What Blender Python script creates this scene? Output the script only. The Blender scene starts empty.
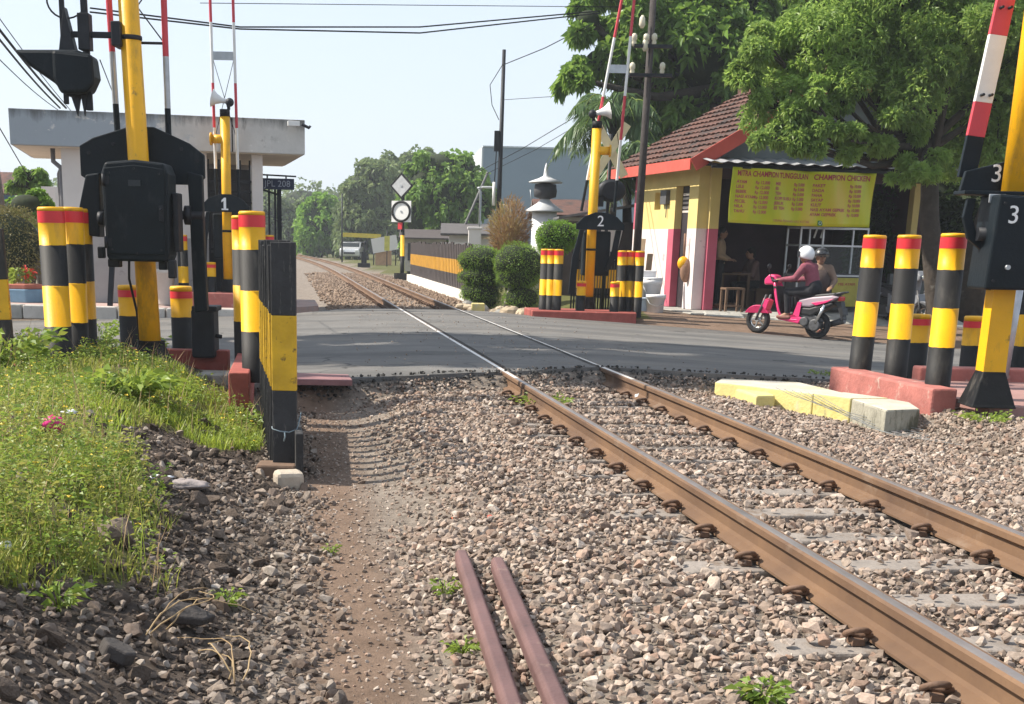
import bpy, bmesh, math, random
import numpy as np
from mathutils import Vector, Matrix
random.seed(7); RG = np.random.default_rng(11)
SC = bpy.context.scene; COL = SC.collection
# ------------------------------------------------------------------ camera model
F, CX, CY, RO, HC = 1300., 440., 593., .022, 1.22
PT = math.atan((CY - (240 + RO*(CX-285)))/F)
def yh(px): return 240 + RO*(px-285)
def ray(px, py):
    x = (px-CX)/F; y = -(py-CY)/F
    xr = math.cos(RO)*x - math.sin(RO)*y; yr = math.sin(RO)*x + math.cos(RO)*y
    return Vector((xr, math.cos(PT)+yr*math.sin(PT), -math.sin(PT)+yr*math.cos(PT)))
def P(px, py, Y):
    d = ray(px, py); return Vector((0, 0, HC)) + d*(Y/d.y)
def G(px, py, z=0.):
    d = ray(px, py); return Vector((0, 0, HC)) + d*((z-HC)/d.z)
def W(X, Y, z=0.):
    px = CX+F*X/Y; y2 = G(px, yh(px)+F*HC/Y, 0).y
    return P(px, yh(px)+F*(HC-z)/Y, y2)
def BW(px, Y, z=0., row=300):
    w = W((px-CX)/F*Y, Y, z); return Vector((P(px, row, w.y).x, w.y, w.z))
def WP(pts): return [tuple(W(*p))[:2] for p in pts]
TX, TY = -.1205, .9927          # direction of the track
V0 = 2.755                      # track centre, metres right of the camera line
def tv(x, y):                   # across-track coordinate
    u = TX*x + TY*y
    return TY*x - TX*y + .0004*np.maximum(0, u-50)**2
def txy(u, v):
    v = v - .0004*max(0, u-50)**2
    return (TX*u + TY*v, TY*u - TX*v)
# ------------------------------------------------------------------ value noise
_H = RG.random((256, 256))
def vnoise(x, y):
    x = np.asarray(x, float); y = np.asarray(y, float)
    xi = np.floor(x).astype(int); yi = np.floor(y).astype(int); fx = x-xi; fy = y-yi
    fx = fx*fx*(3-2*fx); fy = fy*fy*(3-2*fy)
    a = _H[xi & 255, yi & 255]; b = _H[(xi+1) & 255, yi & 255]; c = _H[xi & 255, (yi+1) & 255]; d = _H[(xi+1) & 255, (yi+1) & 255]
    return (a*(1-fx)+b*fx)*(1-fy) + (c*(1-fx)+d*fx)*fy
def fbm(x, y): return .5*vnoise(x, y)+.3*vnoise(x*2.1+7, y*2.1+3)+.2*vnoise(x*4.3+1, y*4.3+9)
def sst(a, b, x): t = np.clip((np.asarray(x, float)-a)/(b-a), 0, 1); return t*t*(3-2*t)
# ------------------------------------------------------------------ ground heights
NX = [-60, -6, -2.1, -1.75, -.4, .6, 1.5, 2.6, 4, 60]; NYv = [13.6, 13.5, 13.3, 11.7, 12.2, 12.5, 13.2, 13.1, 13.3, 13.3]
FX = [-60, -8, -5, -2.7, -1.9, .2, 1.5, 3.5, 6.9, 12, 60]; FYv = [23.4, 22.7, 22.5, 22.7, 24., 24.2, 23.3, 22.8, 21.8, 21., 20.]
_n = [W(a, b) if abs(a) < 50 else Vector((a, b*1.05, 0)) for a, b in zip(NX, NYv)]; NX = [p.x for p in _n]; NYv = [p.y for p in _n]
_n = [W(a, b) if abs(a) < 50 else Vector((a, b*1.07, 0)) for a, b in zip(FX, FYv)]; FX = [p.x for p in _n]; FYv = [p.y for p in _n]
def ynear(x): return np.interp(x, NX, NYv)
def yfar(x): return np.interp(x, FX, FYv)
def zroad(x, y):
    d = np.maximum(0, np.abs(tv(x, y)-V0)-1.1)
    return -.004 - np.minimum(.34, .045*d)
def zg(x, y):
    x = np.asarray(x, float); y = np.asarray(y, float)
    v = tv(x, y); dv = v - V0
    # near side of the crossing
    n = np.full(x.shape, -.19) if x.shape else np.array(-.19)
    n = n - .13*sst(1.2, .5, v)
    mound = sst(.12, -1.5, v)*(.40 + .06*sst(9, 11, y))
    n = n + mound
    n = n + sst(0.05, -.5, v)*(fbm(x*2.2, y*2.2)-.5)*.16
    n = n - .09*sst(4.1, 5., v) + .15*sst(5.25, 5.7, v)
    n = n + (fbm(x*3, y*3)-.5)*.035*sst(.2, 2, np.abs(v-.35))
    # far side
    f = -.19 - .06*sst(1.5, 2.4, np.abs(dv)) + (fbm(x*.8, y*.8)-.5)*.06
    r = zroad(x, y) - .035
    wn = sst(-.35, .05, y - ynear(x))
    wn = np.where(dv < -3.6, sst(-1., .0, y - ynear(x)), wn)
    wf = sst(-.05, .5, y - yfar(x))
    side = sst(2.5, 4, dv)
    f = f*(1-side) + side*np.maximum(-.3, (zroad(x, yfar(x))+.02 + .13*sst(0, 3.2, y-yfar(x))))
    far = sst(33, 45, y)
    f = f*(1-far) + far*np.where(np.abs(dv) < 1.5, -.18, -.22)
    z = n*(1-wn) + r*wn
    return z*(1-wf) + f*wf
def zgs(x, y): return float(zg(np.array(x), np.array(y)))
# ------------------------------------------------------------------ mesh collector
class MB:
    def __init__(s): s.v = []; s.f = []; s.m = []; s.sm = []
    def add(s, vs, fs, m=0, sm=False):
        o = len(s.v); s.v += [tuple(v) for v in vs]
        for f in fs: s.f.append([i+o for i in f]); s.m.append(m); s.sm.append(sm)
        return s
    def box(s, c, d, m=0, R=None, taper=1.):
        vs = []
        for z in (-.5, .5):
            k = taper if z > 0 else 1.
            for x, y in ((-.5, -.5), (.5, -.5), (.5, .5), (-.5, .5)):
                p = Vector((x*d[0]*k, y*d[1]*k, z*d[2]))
                if R is not None: p = R @ p
                vs.append(p + Vector(c))
        return s.add(vs, [(3, 2, 1, 0), (4, 5, 6, 7), (0, 1, 5, 4), (1, 2, 6, 5), (2, 3, 7, 6), (3, 0, 4, 7)], m)
    def bar(s, a, b, w, h, m=0, up=(0, 0, 1)):
        a = Vector(a); b = Vector(b); d = b-a; L = d.length; d.normalize(); up = Vector(up)
        if abs(d.dot(up)) > .98: up = Vector((0, 1, 0))
        x = d.cross(up).normalized(); y = x.cross(d)
        R = Matrix((x, y, d)).transposed()
        return s.box((a+b)/2, (w, h, L), m, R)
    def tube(s, pts, r, n=8, m=0, cap=True, sm=True):
        pts = [Vector(p) for p in pts]; rs = r if isinstance(r, (list, tuple)) else [r]*len(pts)
        vs = []; up = None
        for i, p in enumerate(pts):
            d = (pts[min(i+1, len(pts)-1)] - pts[max(i-1, 0)]).normalized()
            if up is None:
                up = Vector((0, 0, 1)) if abs(d.z) < .9 else Vector((1, 0, 0))
            x = d.cross(up).normalized(); y = x.cross(d).normalized(); up = y
            for k in range(n):
                a = 2*math.pi*k/n; vs.append(p + (x*math.cos(a)+y*math.sin(a))*rs[i])
        fs = []
        for i in range(len(pts)-1):
            for k in range(n): fs.append((i*n+k, i*n+(k+1) % n, (i+1)*n+(k+1) % n, (i+1)*n+k))
        s.add(vs, fs, m, sm)
        if cap:
            o = len(s.v)-len(vs)
            s.f.append([o+k for k in reversed(range(n))]); s.m.append(m); s.sm.append(False)
            s.f.append([o+(len(pts)-1)*n+k for k in range(n)]); s.m.append(m); s.sm.append(False)
        return s
    def lathe(s, prof, c=(0, 0, 0), n=20, ms=0, sm=True, axis=None, cap=True):
        """prof: [(r,z)]; ms: int or list per segment; axis: matrix"""
        vs = []
        for r, z in prof:
            for k in range(n):
                a = 2*math.pi*k/n; p = Vector((r*math.cos(a), r*math.sin(a), z))
                if axis is not None: p = axis @ p
                vs.append(p+Vector(c))
        o = len(s.v); s.v += [tuple(v) for v in vs]
        for i in range(len(prof)-1):
            m = ms[i] if isinstance(ms, (list, tuple)) else ms
            for k in range(n):
                s.f.append([o+i*n+k, o+i*n+(k+1) % n, o+(i+1)*n+(k+1) % n, o+(i+1)*n+k]); s.m.append(m); s.sm.append(sm)
        if not cap: return s
        m0 = ms[0] if isinstance(ms, (list, tuple)) else ms; m1 = ms[-1] if isinstance(ms, (list, tuple)) else ms
        if prof[0][0] > 1e-4: s.f.append([o+k for k in reversed(range(n))]); s.m.append(m0); s.sm.append(False)
        if prof[-1][0] > 1e-4: s.f.append([o+(len(prof)-1)*n+k for k in range(n)]); s.m.append(m1); s.sm.append(False)
        return s
    def prism(s, poly, a, b, m=0, M=None):
        """poly [(x,z)] in the XZ plane extruded along y from a to b"""
        n = len(poly); vs = [Vector((x, a, z)) for x, z in poly]+[Vector((x, b, z)) for x, z in poly]
        if M is not None: vs = [M @ v for v in vs]
        fs = [tuple(range(n)), tuple(reversed(range(n, 2*n)))]+[(i, i+n, (i+1) % n+n, (i+1) % n) for i in range(n)]
        return s.add(vs, fs, m)
    def slab(s, poly, z0, z1, m=0, mt=None):
        n = len(poly); vs = [(x, y, z0) for x, y in poly]+[(x, y, z1) for x, y in poly]
        fs = [tuple(reversed(range(n))), tuple(range(n, 2*n))]+[(i, (i+1) % n, (i+1) % n+n, i+n) for i in range(n)]
        s.add(vs, fs, m)
        if mt is not None: s.m[-n-1] = mt
        return s
    def ball(s, c, r, m=0, n=14, R=None):
        r = r if isinstance(r, (tuple, list)) else (r, r, r)
        prof = [(math.sin(math.pi*i/n), -math.cos(math.pi*i/n)) for i in range(n+1)]; prof[0] = (0.0001, -1); prof[-1] = (.0001, 1)
        A = Matrix.Diagonal(Vector(r)); A = (R @ A) if R is not None else A
        return s.lathe(prof, c, n+4, m, True, A)
    def torus(s, c, R, r, m=0, n=28, k=10, axis=None):
        vs = []; fs = []
        for i in range(n):
            a = 2*math.pi*i/n
            for j in range(k):
                b = 2*math.pi*j/k; p = Vector(((R+r*math.cos(b))*math.cos(a), (R+r*math.cos(b))*math.sin(a), r*math.sin(b)))
                if axis is not None: p = axis @ p
                vs.append(p+Vector(c))
        for i in range(n):
            for j in range(k): fs.append((i*k+j, ((i+1) % n)*k+j, ((i+1) % n)*k+(j+1) % k, i*k+(j+1) % k))
        return s.add(vs, fs, m, True)
    def build(s, name, mats, parent=None, loc=None, rotz=0, bevel=0, fix=True):
        me = bpy.data.meshes.new(name); me.from_pydata(s.v, [], s.f)
        if not isinstance(mats, (list, tuple)): mats = [mats]
        for m in mats: me.materials.append(m)
        me.polygons.foreach_set('material_index', s.m); me.polygons.foreach_set('use_smooth', s.sm)
        if fix:
            b = bmesh.new(); b.from_mesh(me); bmesh.ops.recalc_face_normals(b, faces=b.faces); b.to_mesh(me); b.free()
        me.update()
        o = bpy.data.objects.new(name, me); COL.objects.link(o)
        if parent: o.parent = parent
        if loc is not None: o.location = loc
        if rotz: o.rotation_euler = (0, 0, rotz)
        if bevel:
            w = o.modifiers.new('Bevel', 'BEVEL'); w.width = bevel; w.segments = 2; w.limit_method = 'ANGLE'; w.angle_limit = .6
        return o
def np_mesh(name, V, Fq, mat, parent=None, smooth=False, loc=None):
    """V (N,3), Fq (M,k) with constant k"""
    me = bpy.data.meshes.new(name); k = Fq.shape[1]
    me.vertices.add(len(V)); me.vertices.foreach_set('co', np.ascontiguousarray(V, np.float32).ravel())
    me.loops.add(Fq.size); me.loops.foreach_set('vertex_index', np.ascontiguousarray(Fq, np.int32).ravel())
    me.polygons.add(len(Fq)); me.polygons.foreach_set('loop_start', np.arange(0, Fq.size, k, dtype=np.int32))
    try: me.polygons.foreach_set('loop_total', np.full(len(Fq), k, np.int32))
    except Exception: pass
    me.polygons.foreach_set('use_smooth', np.full(len(Fq), smooth, bool))
    me.update(calc_edges=True); me.validate()
    for m in (mat if isinstance(mat, (list, tuple)) else [mat]): me.materials.append(m)
    o = bpy.data.objects.new(name, me); COL.objects.link(o)
    if parent: o.parent = parent
    if loc is not None: o.location = loc
    return o
def thing(name, label, cat, loc=(0, 0, 0), rotz=0, group=None):
    o = bpy.data.objects.new(name, None); COL.objects.link(o); o.empty_display_size = .2
    o.location = loc; o.rotation_euler = (0, 0, rotz); return tag(o, label, cat, group)
def tag(o, label, cat, group=None, kind=None):
    o['label'] = label; o['category'] = cat
    if group: o['group'] = group
    if kind: o['kind'] = kind
    return o
def setting(o, kind='structure', label=None):
    o['kind'] = kind
    if label: o['label'] = label; o['category'] = o.name.replace('_', ' ')
    return o
def dup(root, loc, rotz=0, label=None, group=None, scale=None):
    r = root.copy(); COL.objects.link(r); r.location = loc; r.rotation_euler = (0, 0, rotz)
    if label: r['label'] = label
    if group: r['group'] = group
    if scale: r.scale = (scale,)*3
    for ch in list(root.children):
        c = ch.copy(); COL.objects.link(c); c.parent = r
        for g in list(ch.children):
            d = g.copy(); COL.objects.link(d); d.parent = c
    return r
def text_mesh(txt, size, name, mat, parent, M, depth=.002, squeeze=1., align='CENTER', bold=0.):
    cu = bpy.data.curves.new('txt', 'FONT'); cu.body = txt; cu.size = size; cu.align_x = align; cu.align_y = 'CENTER'
    cu.extrude = depth; cu.offset = bold; cu.resolution_u = 3
    to = bpy.data.objects.new('txt', cu); COL.objects.link(to); dg = bpy.context.evaluated_depsgraph_get()
    me = bpy.data.meshes.new_from_object(to.evaluated_get(dg)); bpy.data.objects.remove(to)
    me.transform(Matrix.Diagonal(Vector((squeeze, 1, 1, 1)))); me.transform(M)
    me.materials.clear(); me.materials.append(mat); me.name = name
    o = bpy.data.objects.new(name, me); COL.objects.link(o); o.parent = parent; return o
FACE = Matrix.Rotation(math.radians(90), 4, 'X')   # text in XY -> XZ facing -Y
# ------------------------------------------------------------------ materials
def N(nt, t, **kw):
    n = nt.nodes.new(t)
    for k, v in kw.items(): setattr(n, k, v)
    return n
def base_mat(name):
    m = bpy.data.materials.new(name); m.use_nodes = True; nt = m.node_tree
    return m, nt, nt.nodes['Principled BSDF']
def ramp(nt, src, stops, const=False):
    r = N(nt, 'ShaderNodeValToRGB'); r.color_ramp.interpolation = 'CONSTANT' if const else 'LINEAR'
    e = r.color_ramp.elements
    while len(e) < len(stops): e.new(.5)
    for i, (p, c) in enumerate(stops): e[i].position = p; e[i].color = (*c, 1) if len(c) == 3 else c
    nt.links.new(src, r.inputs[0]); return r.outputs[0]
def noise(nt, sc, det=4, rough=.6, coord='Object', sv=None):
    tc = N(nt, 'ShaderNodeTexCoord'); n = N(nt, 'ShaderNodeTexNoise'); n.inputs['Scale'].default_value = sc
    n.inputs['Detail'].default_value = det; n.inputs['Roughness'].default_value = rough
    src = tc.outputs[coord]
    if coord == 'Object':
        oi = N(nt, 'ShaderNodeObjectInfo'); ml = N(nt, 'ShaderNodeMath', operation='MULTIPLY'); ml.inputs[1].default_value = 41.; nt.links.new(oi.outputs['Random'], ml.inputs[0])
        ad = N(nt, 'ShaderNodeVectorMath', operation='ADD'); nt.links.new(src, ad.inputs[0]); nt.links.new(ml.outputs[0], ad.inputs[1]); src = ad.outputs[0]
    if sv:
        mp = N(nt, 'ShaderNodeMapping'); mp.inputs['Scale'].default_value = sv; nt.links.new(src, mp.inputs[0]); src = mp.outputs[0]
    nt.links.new(src, n.inputs['Vector']); return n.outputs['Fac']
def mixc(nt, fac, a, b):
    m = N(nt, 'ShaderNodeMix', data_type='RGBA')
    for s, v in ((m.inputs['Factor'], fac), (m.inputs[6], a), (m.inputs[7], b)):
        if hasattr(v, 'node'): nt.links.new(v, s)
        elif isinstance(v, (int, float)): s.default_value = v
        else: s.default_value = (*v, 1)
    return m.outputs[2]
def mat(name, col, rough=.65, var=.18, sc=5., bump=.15, bsc=45., metal=0., stain=None, spec=.4, streak=None, coat=0):
    m, nt, b = base_mat(name); L = nt.links
    lo = tuple(c*(1-var) for c in col); hi = tuple(min(1, c*(1+var)) for c in col)
    c = ramp(nt, noise(nt, sc, 6), [(.3, lo), (.7, hi)])
    for st in ([stain] if stain and not isinstance(stain, list) else (stain or [])):
        scol, thr, ssc = st[:3]
        f = ramp(nt, noise(nt, ssc, 8, .7, sv=st[3] if len(st) > 3 else None), [(thr, (0, 0, 0)), (min(1, thr+.1), (1, 1, 1))])
        c = mixc(nt, f, c, scol)
    L.new(c, b.inputs['Base Color']); b.inputs['Metallic'].default_value = metal; b.inputs['Specular IOR Level'].default_value = spec
    r = N(nt, 'ShaderNodeMapRange'); r.inputs[3].default_value = max(.05, rough-.12); r.inputs[4].default_value = min(1, rough+.12)
    L.new(noise(nt, sc*2.3, 5), r.inputs[0]); L.new(r.outputs[0], b.inputs['Roughness'])
    if coat: b.inputs['Coat Weight'].default_value = coat
    if bump:
        bp = N(nt, 'ShaderNodeBump'); bp.inputs['Strength'].default_value = bump; bp.inputs['Distance'].default_value = .02
        L.new(noise(nt, bsc, 5), bp.inputs['Height']); L.new(bp.outputs[0], b.inputs['Normal'])
    return m
def leafmat(name, cols, trans=.35, rough=.45, tcol=None):
    m, nt, b = base_mat(name); L = nt.links
    g = N(nt, 'ShaderNodeNewGeometry')
    n = len(cols); c = ramp(nt, g.outputs['Random Per Island'], [(i/(n-1), cc) for i, cc in enumerate(cols)])
    c = mixc(nt, ramp(nt, noise(nt, .9, 3), [(.35, (0, 0, 0)), (.65, (1, 1, 1))]), c, tuple(min(1, x*1.25) for x in cols[n//2]))
    L.new(c, b.inputs['Base Color']); b.inputs['Roughness'].default_value = rough; b.inputs['Specular IOR Level'].default_value = .35
    t = N(nt, 'ShaderNodeBsdfTranslucent'); hs = N(nt, 'ShaderNodeHueSaturation'); hs.inputs['Value'].default_value = 1.5; hs.inputs['Hue'].default_value = .485
    L.new(c, hs.inputs['Color']); L.new(hs.outputs[0], t.inputs[0])
    mx = N(nt, 'ShaderNodeMixShader'); mx.inputs[0].default_value = trans; L.new(b.outputs[0], mx.inputs[1]); L.new(t.outputs[0], mx.inputs[2])
    L.new(mx.outputs[0], nt.nodes['Material Output'].inputs[0]); return m
def islandmat(name, cols, rough=.9, bump=.3, bsc=60, mixcol=None):
    m, nt, b = base_mat(name); L = nt.links; g = N(nt, 'ShaderNodeNewGeometry'); n = len(cols)
    c = ramp(nt, g.outputs['Random Per Island'], [(i/(n-1), cc) for i, cc in enumerate(cols)])
    f = ramp(nt, noise(nt, bsc, 6, .7), [(.3, (.62, .62, .62)), (.7, (1.25, 1.25, 1.25))])
    mm = N(nt, 'ShaderNodeMix', data_type='RGBA', blend_type='MULTIPLY'); mm.inputs[0].default_value = 1; L.new(c, mm.inputs[6]); L.new(f, mm.inputs[7]); c = mm.outputs[2]
    if mixcol: c = mixc(nt, ramp(nt, noise(nt, 1.1, 4), [(.45, (0, 0, 0)), (.62, (.7, .7, .7))]), c, mixcol)
    L.new(c, b.inputs['Base Color']); b.inputs['Roughness'].default_value = rough; b.inputs['Specular IOR Level'].default_value = .25
    bp = N(nt, 'ShaderNodeBump'); bp.inputs['Strength'].default_value = bump; bp.inputs['Distance'].default_value = .01
    L.new(noise(nt, bsc*1.5, 4), bp.inputs['Height']); L.new(bp.outputs[0], b.inputs['Normal']); return m
GRIME = (.10, .08, .06)
YEL = mat('yellow_paint', (.78, .40, .004), .45, .1, 3, .10, 60, stain=[((.50, .27, .02), .56, 4, (1, 1, .3)), ((.30, .17, .03), .63, 9), ((.07, .05, .035), .70, 22), ((.55, .42, .20), .68, 6)])
BLK = mat('black_paint', (.006, .0065, .0075), .62, .3, 4, .12, 50, stain=[((.055, .05, .044), .55, 5, (1, 1, .35)), ((.13, .115, .095), .67, 14)], spec=.22)
REDP = mat('red_reflector', (.62, .03, .04), .4, .1, 4, .03)
WHT = mat('white_paint', (.72, .72, .70), .5, .08, 4, .05, stain=((.4, .38, .34), .68, 8))
NAVY = mat('navy_black_steel', (.004, .0085, .0125), .55, .25, 3, .15, 40, stain=[((.018, .022, .026), .58, 5, (1, 1, .4)), ((.06, .055, .05), .68, 10)], spec=.22)
BRICKR = mat('red_kerb_paint', (.30, .075, .06), .8, .22, 5, .35, 30, stain=[((.42, .28, .24), .63, 7), ((.12, .07, .06), .66, 14)])
CONC = mat('old_concrete', (.34, .33, .30), .85, .2, 4, .4, 30, stain=[((.13, .13, .12), .58, 5), ((.5, .48, .44), .68, 9)])
STEEL = mat('galvanised_steel', (.42, .44, .46), .42, .15, 9, .05, metal=.6)
DKMET = mat('dark_steel', (.018, .02, .025), .55, .25, 8, .1, metal=.2, spec=.3)
GLASS = None

def banded(name, bands):
    """hand painted bands by height: [(z_top, 'B' or 'Y')], wobbling edges, chips and grime"""
    m, nt, b = base_mat(name); L = nt.links
    tc = N(nt, 'ShaderNodeTexCoord'); sx = N(nt, 'ShaderNodeSeparateXYZ'); L.new(tc.outputs['Object'], sx.inputs[0])
    wb = N(nt, 'ShaderNodeMath', operation='MULTIPLY_ADD'); L.new(noise(nt, 11, 5, .65), wb.inputs[0]); wb.inputs[1].default_value = .022; L.new(sx.outputs[2], wb.inputs[2])
    zt = bands[-1][0]+.2; mr = N(nt, 'ShaderNodeMapRange'); L.new(wb.outputs[0], mr.inputs[0]); mr.inputs[1].default_value = -.2; mr.inputs[2].default_value = zt
    st = []; z = -.2
    for ztop, k in bands: st.append(((z+.011+.2)/(zt+.2) if z > -.2 else 0, (1, 1, 1) if k == 'Y' else (0, 0, 0))); z = ztop
    msk = ramp(nt, mr.outputs[0], st, True)
    y = ramp(nt, noise(nt, 3, 6), [(.3, (.70, .35, .004)), (.7, (.82, .44, .006))]); y = mixc(nt, ramp(nt, noise(nt, 5, 8, .7, sv=(1, 1, .25)), [(.56, (0, 0, 0)), (.70, (.8, .8, .8))]), y, (.46, .25, .03))
    k = ramp(nt, noise(nt, 4, 6), [(.3, (.005, .0055, .006)), (.7, (.013, .013, .014))]); k = mixc(nt, ramp(nt, noise(nt, 5, 8, .7, sv=(1, 1, .3)), [(.54, (0, 0, 0)), (.72, (.8, .8, .8))]), k, (.06, .055, .048))
    c = mixc(nt, msk, k, y)
    c = mixc(nt, ramp(nt, noise(nt, 17, 9, .75), [(.665, (0, 0, 0)), (.685, (1, 1, 1))]), c, (.10, .085, .065)); c = mixc(nt, ramp(nt, noise(nt, 9, 9, .8), [(.68, (0, 0, 0)), (.70, (.8, .8, .8))]), c, (.30, .27, .22))
    L.new(c, b.inputs['Base Color']); rr = N(nt, 'ShaderNodeMapRange'); L.new(msk, rr.inputs[0]); rr.inputs[3].default_value = .62; rr.inputs[4].default_value = .45; L.new(rr.outputs[0], b.inputs['Roughness']); b.inputs['Specular IOR Level'].default_value = .3
    bp = N(nt, 'ShaderNodeBump'); bp.inputs['Strength'].default_value = .18; bp.inputs['Distance'].default_value = .01; L.new(noise(nt, 38, 5, .7), bp.inputs['Height']); L.new(bp.outputs[0], b.inputs['Normal']); return m
# ================================================================== GROUND
def axis_pts(lo, hi, fine, outs):
    a = list(np.arange(lo, hi, fine)); s = fine; x = hi
    up = []
    while x < outs[1]: up.append(x); s *= 1.17; x += s
    s = fine; x = lo; dn = []
    while x > outs[0]: s *= 1.17; x -= s; dn.append(x)
    return np.array(dn[::-1]+a+up)
gx = axis_pts(-6.5, 8.5, .07, (-900, 900))
gy = np.concatenate([axis_pts(2.5, 14.5, .07, (-60, 14.6))[:-1], np.arange(14.7, 40, .3), 40*1.13**np.arange(0, 26)])
XX, YY = np.meshgrid(gx, gy); ZZ = zg(XX, YY)
V = np.stack([XX.ravel(), YY.ravel(), ZZ.ravel()], 1); nx, ny = len(gx), len(gy)
I = (np.arange(ny-1)[:, None]*nx+np.arange(nx-1)[None]).ravel()
Q = np.stack([I, I+1, I+nx+1, I+nx], 1)
# where the left bank is grassy: outline on the ground
GP = [G(px, py, z) for px, py, z in [(-260, 640, -.05), (-20, 600, -.02), (60, 575, -.02), (130, 560, -.05), (150, 520, -.05), (130, 470, 0), (118, 425, 0.02), (170, 415, 0), (215, 428, -.02), (262, 424, -.08), (262, 396, 0), (240, 384, 0), (60, 352, .08), (-140, 350, .08), (-500, 420, .1)]]
GPX = np.array([p.x for p in GP]); GPY = np.array([p.y for p in GP])
def inpoly(x, y, px=GPX, py=GPY):
    c = np.zeros(x.shape, bool); j = len(px)-1
    for i in range(len(px)):
        k = ((py[i] > y) != (py[j] > y)) & (x < (px[j]-px[i])*(y-py[i])/(py[j]-py[i]+1e-12)+px[i]); c ^= k; j = i
    return c
vv = tv(XX, YY); dvv = vv-V0; nearm = (YY < ynear(XX)+.2)
path = np.exp(-((vv-.28-.12*(fbm(XX*.9, YY*.9)-.5))/.23)**4)*nearm
dark = sst(.05, -.35, vv)*nearm
grs = inpoly(XX+(fbm(XX*2, YY*2)-.5)*.4, YY)*1.*nearm
farv = (YY > yfar(XX)-.2)*(dvv > 1.9)
fargrass = (YY > 25)*(((dvv > 2.)&((XX < 3.9)|(YY > 33)))|((dvv < -3.4)&(YY > 40)))*1.
verge = farv*(YY < 26.5)*1.
m, nt, b = base_mat('ground_soil'); L = nt.links
at = N(nt, 'ShaderNodeAttribute'); at.attribute_name = 'soil'; sp = N(nt, 'ShaderNodeSeparateColor'); L.new(at.outputs['Color'], sp.inputs[0])
c0 = ramp(nt, noise(nt, 9, 8, .75), [(.3, (.10, .085, .07)), (.5, (.21, .175, .145)), (.72, (.33, .285, .24))])
cp = ramp(nt, noise(nt, 5, 9, .7), [(.3, (.13, .088, .063)), (.7, (.235, .165, .122))])
cd = ramp(nt, noise(nt, 12, 8, .75), [(.35, (.035, .028, .024)), (.7, (.14, .11, .09))])
cg = ramp(nt, noise(nt, 4, 8, .7), [(.3, (.06, .055, .02)), (.7, (.13, .14, .045))])
c = mixc(nt, sp.outputs[0], c0, cp); c = mixc(nt, sp.outputs[1], c, cd); c = mixc(nt, sp.outputs[2], c, cg)
L.new(c, b.inputs['Base Color']); b.inputs['Roughness'].default_value = .95; b.inputs['Specular IOR Level'].default_value = .15
bp = N(nt, 'ShaderNodeBump'); bp.inputs['Strength'].default_value = .8; bp.inputs['Distance'].default_value = .03
L.new(noise(nt, 22, 8, .75), bp.inputs['Height']); L.new(bp.outputs[0], b.inputs['Normal'])
GROUND = m
go = np_mesh('ground', V, Q, GROUND, smooth=True); setting(go)
at = go.data.color_attributes.new('soil', 'FLOAT_COLOR', 'POINT')
colr = np.stack([np.maximum(path, verge), dark*(1-grs)*(1-path), np.maximum(grs*.9, fargrass), np.ones_like(grs)], -1).reshape(-1, 4)
at.data.foreach_set('color', colr.astype(np.float32).ravel())
# ------------------------------------------------------------------ road
rx = np.concatenate([np.linspace(-160, -12, 40)[:-1], np.arange(-12, 13, .12), np.linspace(13, 160, 40)]); K = 26
ra = ynear(rx)+(fbm(rx*1.6, rx*0+3)-.5)*.22+(fbm(rx*6, rx*0+9)-.5)*.10; rb = yfar(rx)+(fbm(rx*1.3, rx*0+8)-.5)*.2
T = np.linspace(0, 1, K)
RX = np.repeat(rx[None], K, 0); RY = ra[None]*(1-T[:, None])+rb[None]*T[:, None]; RZ = zroad(RX, RY)+(fbm(RX*.5, RY*.5)-.5)*.012
RX = np.concatenate([RX[:1], RX, RX[-1:]]); RY = np.concatenate([RY[:1]-.03, RY, RY[-1:]+.05]); RZ = np.concatenate([RZ[:1]-.16, RZ, RZ[-1:]-.12]); K += 2
nx = len(rx); I = (np.arange(K-1)[:, None]*nx+np.arange(nx-1)[None]).ravel()
m, nt, b = base_mat('asphalt'); L = nt.links
a0 = ramp(nt, noise(nt, 1.3, 8, .7), [(.3, (.085, .083, .08)), (.7, (.15, .143, .135))])
a0 = mixc(nt, ramp(nt, noise(nt, 110, 3), [(.35, (0, 0, 0)), (.65, (.35, .35, .35))]), a0, (.26, .25, .235))
a0 = mixc(nt, ramp(nt, noise(nt, .55, 7, .7, sv=(.35, 1.6, 1)), [(.5, (0, 0, 0)), (.75, (.8, .8, .8))]), a0, (.22, .195, .165))
a0 = mixc(nt, ramp(nt, noise(nt, 2.2, 6, .7, sv=(.12, 2.5, 1)), [(.56, (0, 0, 0)), (.7, (.6, .6, .6))]), a0, (.05, .05, .05))
tc_ = N(nt, 'ShaderNodeTexCoord'); wn_ = N(nt, 'ShaderNodeTexNoise'); wn_.inputs['Scale'].default_value = 2.; L.new(tc_.outputs['Object'], wn_.inputs['Vector']); vm_ = N(nt, 'ShaderNodeVectorMath', operation='MULTIPLY_ADD'); L.new(wn_.outputs['Color'], vm_.inputs[0]); vm_.inputs[1].default_value = (.9, .9, 0); L.new(tc_.outputs['Object'], vm_.inputs[2])
vo_ = N(nt, 'ShaderNodeTexVoronoi', feature='DISTANCE_TO_EDGE'); vo_.inputs['Scale'].default_value = .55; L.new(vm_.outputs[0], vo_.inputs['Vector'])
ck_ = N(nt, 'ShaderNodeMath', operation='MULTIPLY'); L.new(ramp(nt, vo_.outputs['Distance'], [(.004, (1, 1, 1)), (.012, (0, 0, 0))]), ck_.inputs[0]); L.new(ramp(nt, noise(nt, .5, 4), [(.46, (0, 0, 0)), (.56, (.8, .8, .8))]), ck_.inputs[1])
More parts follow.
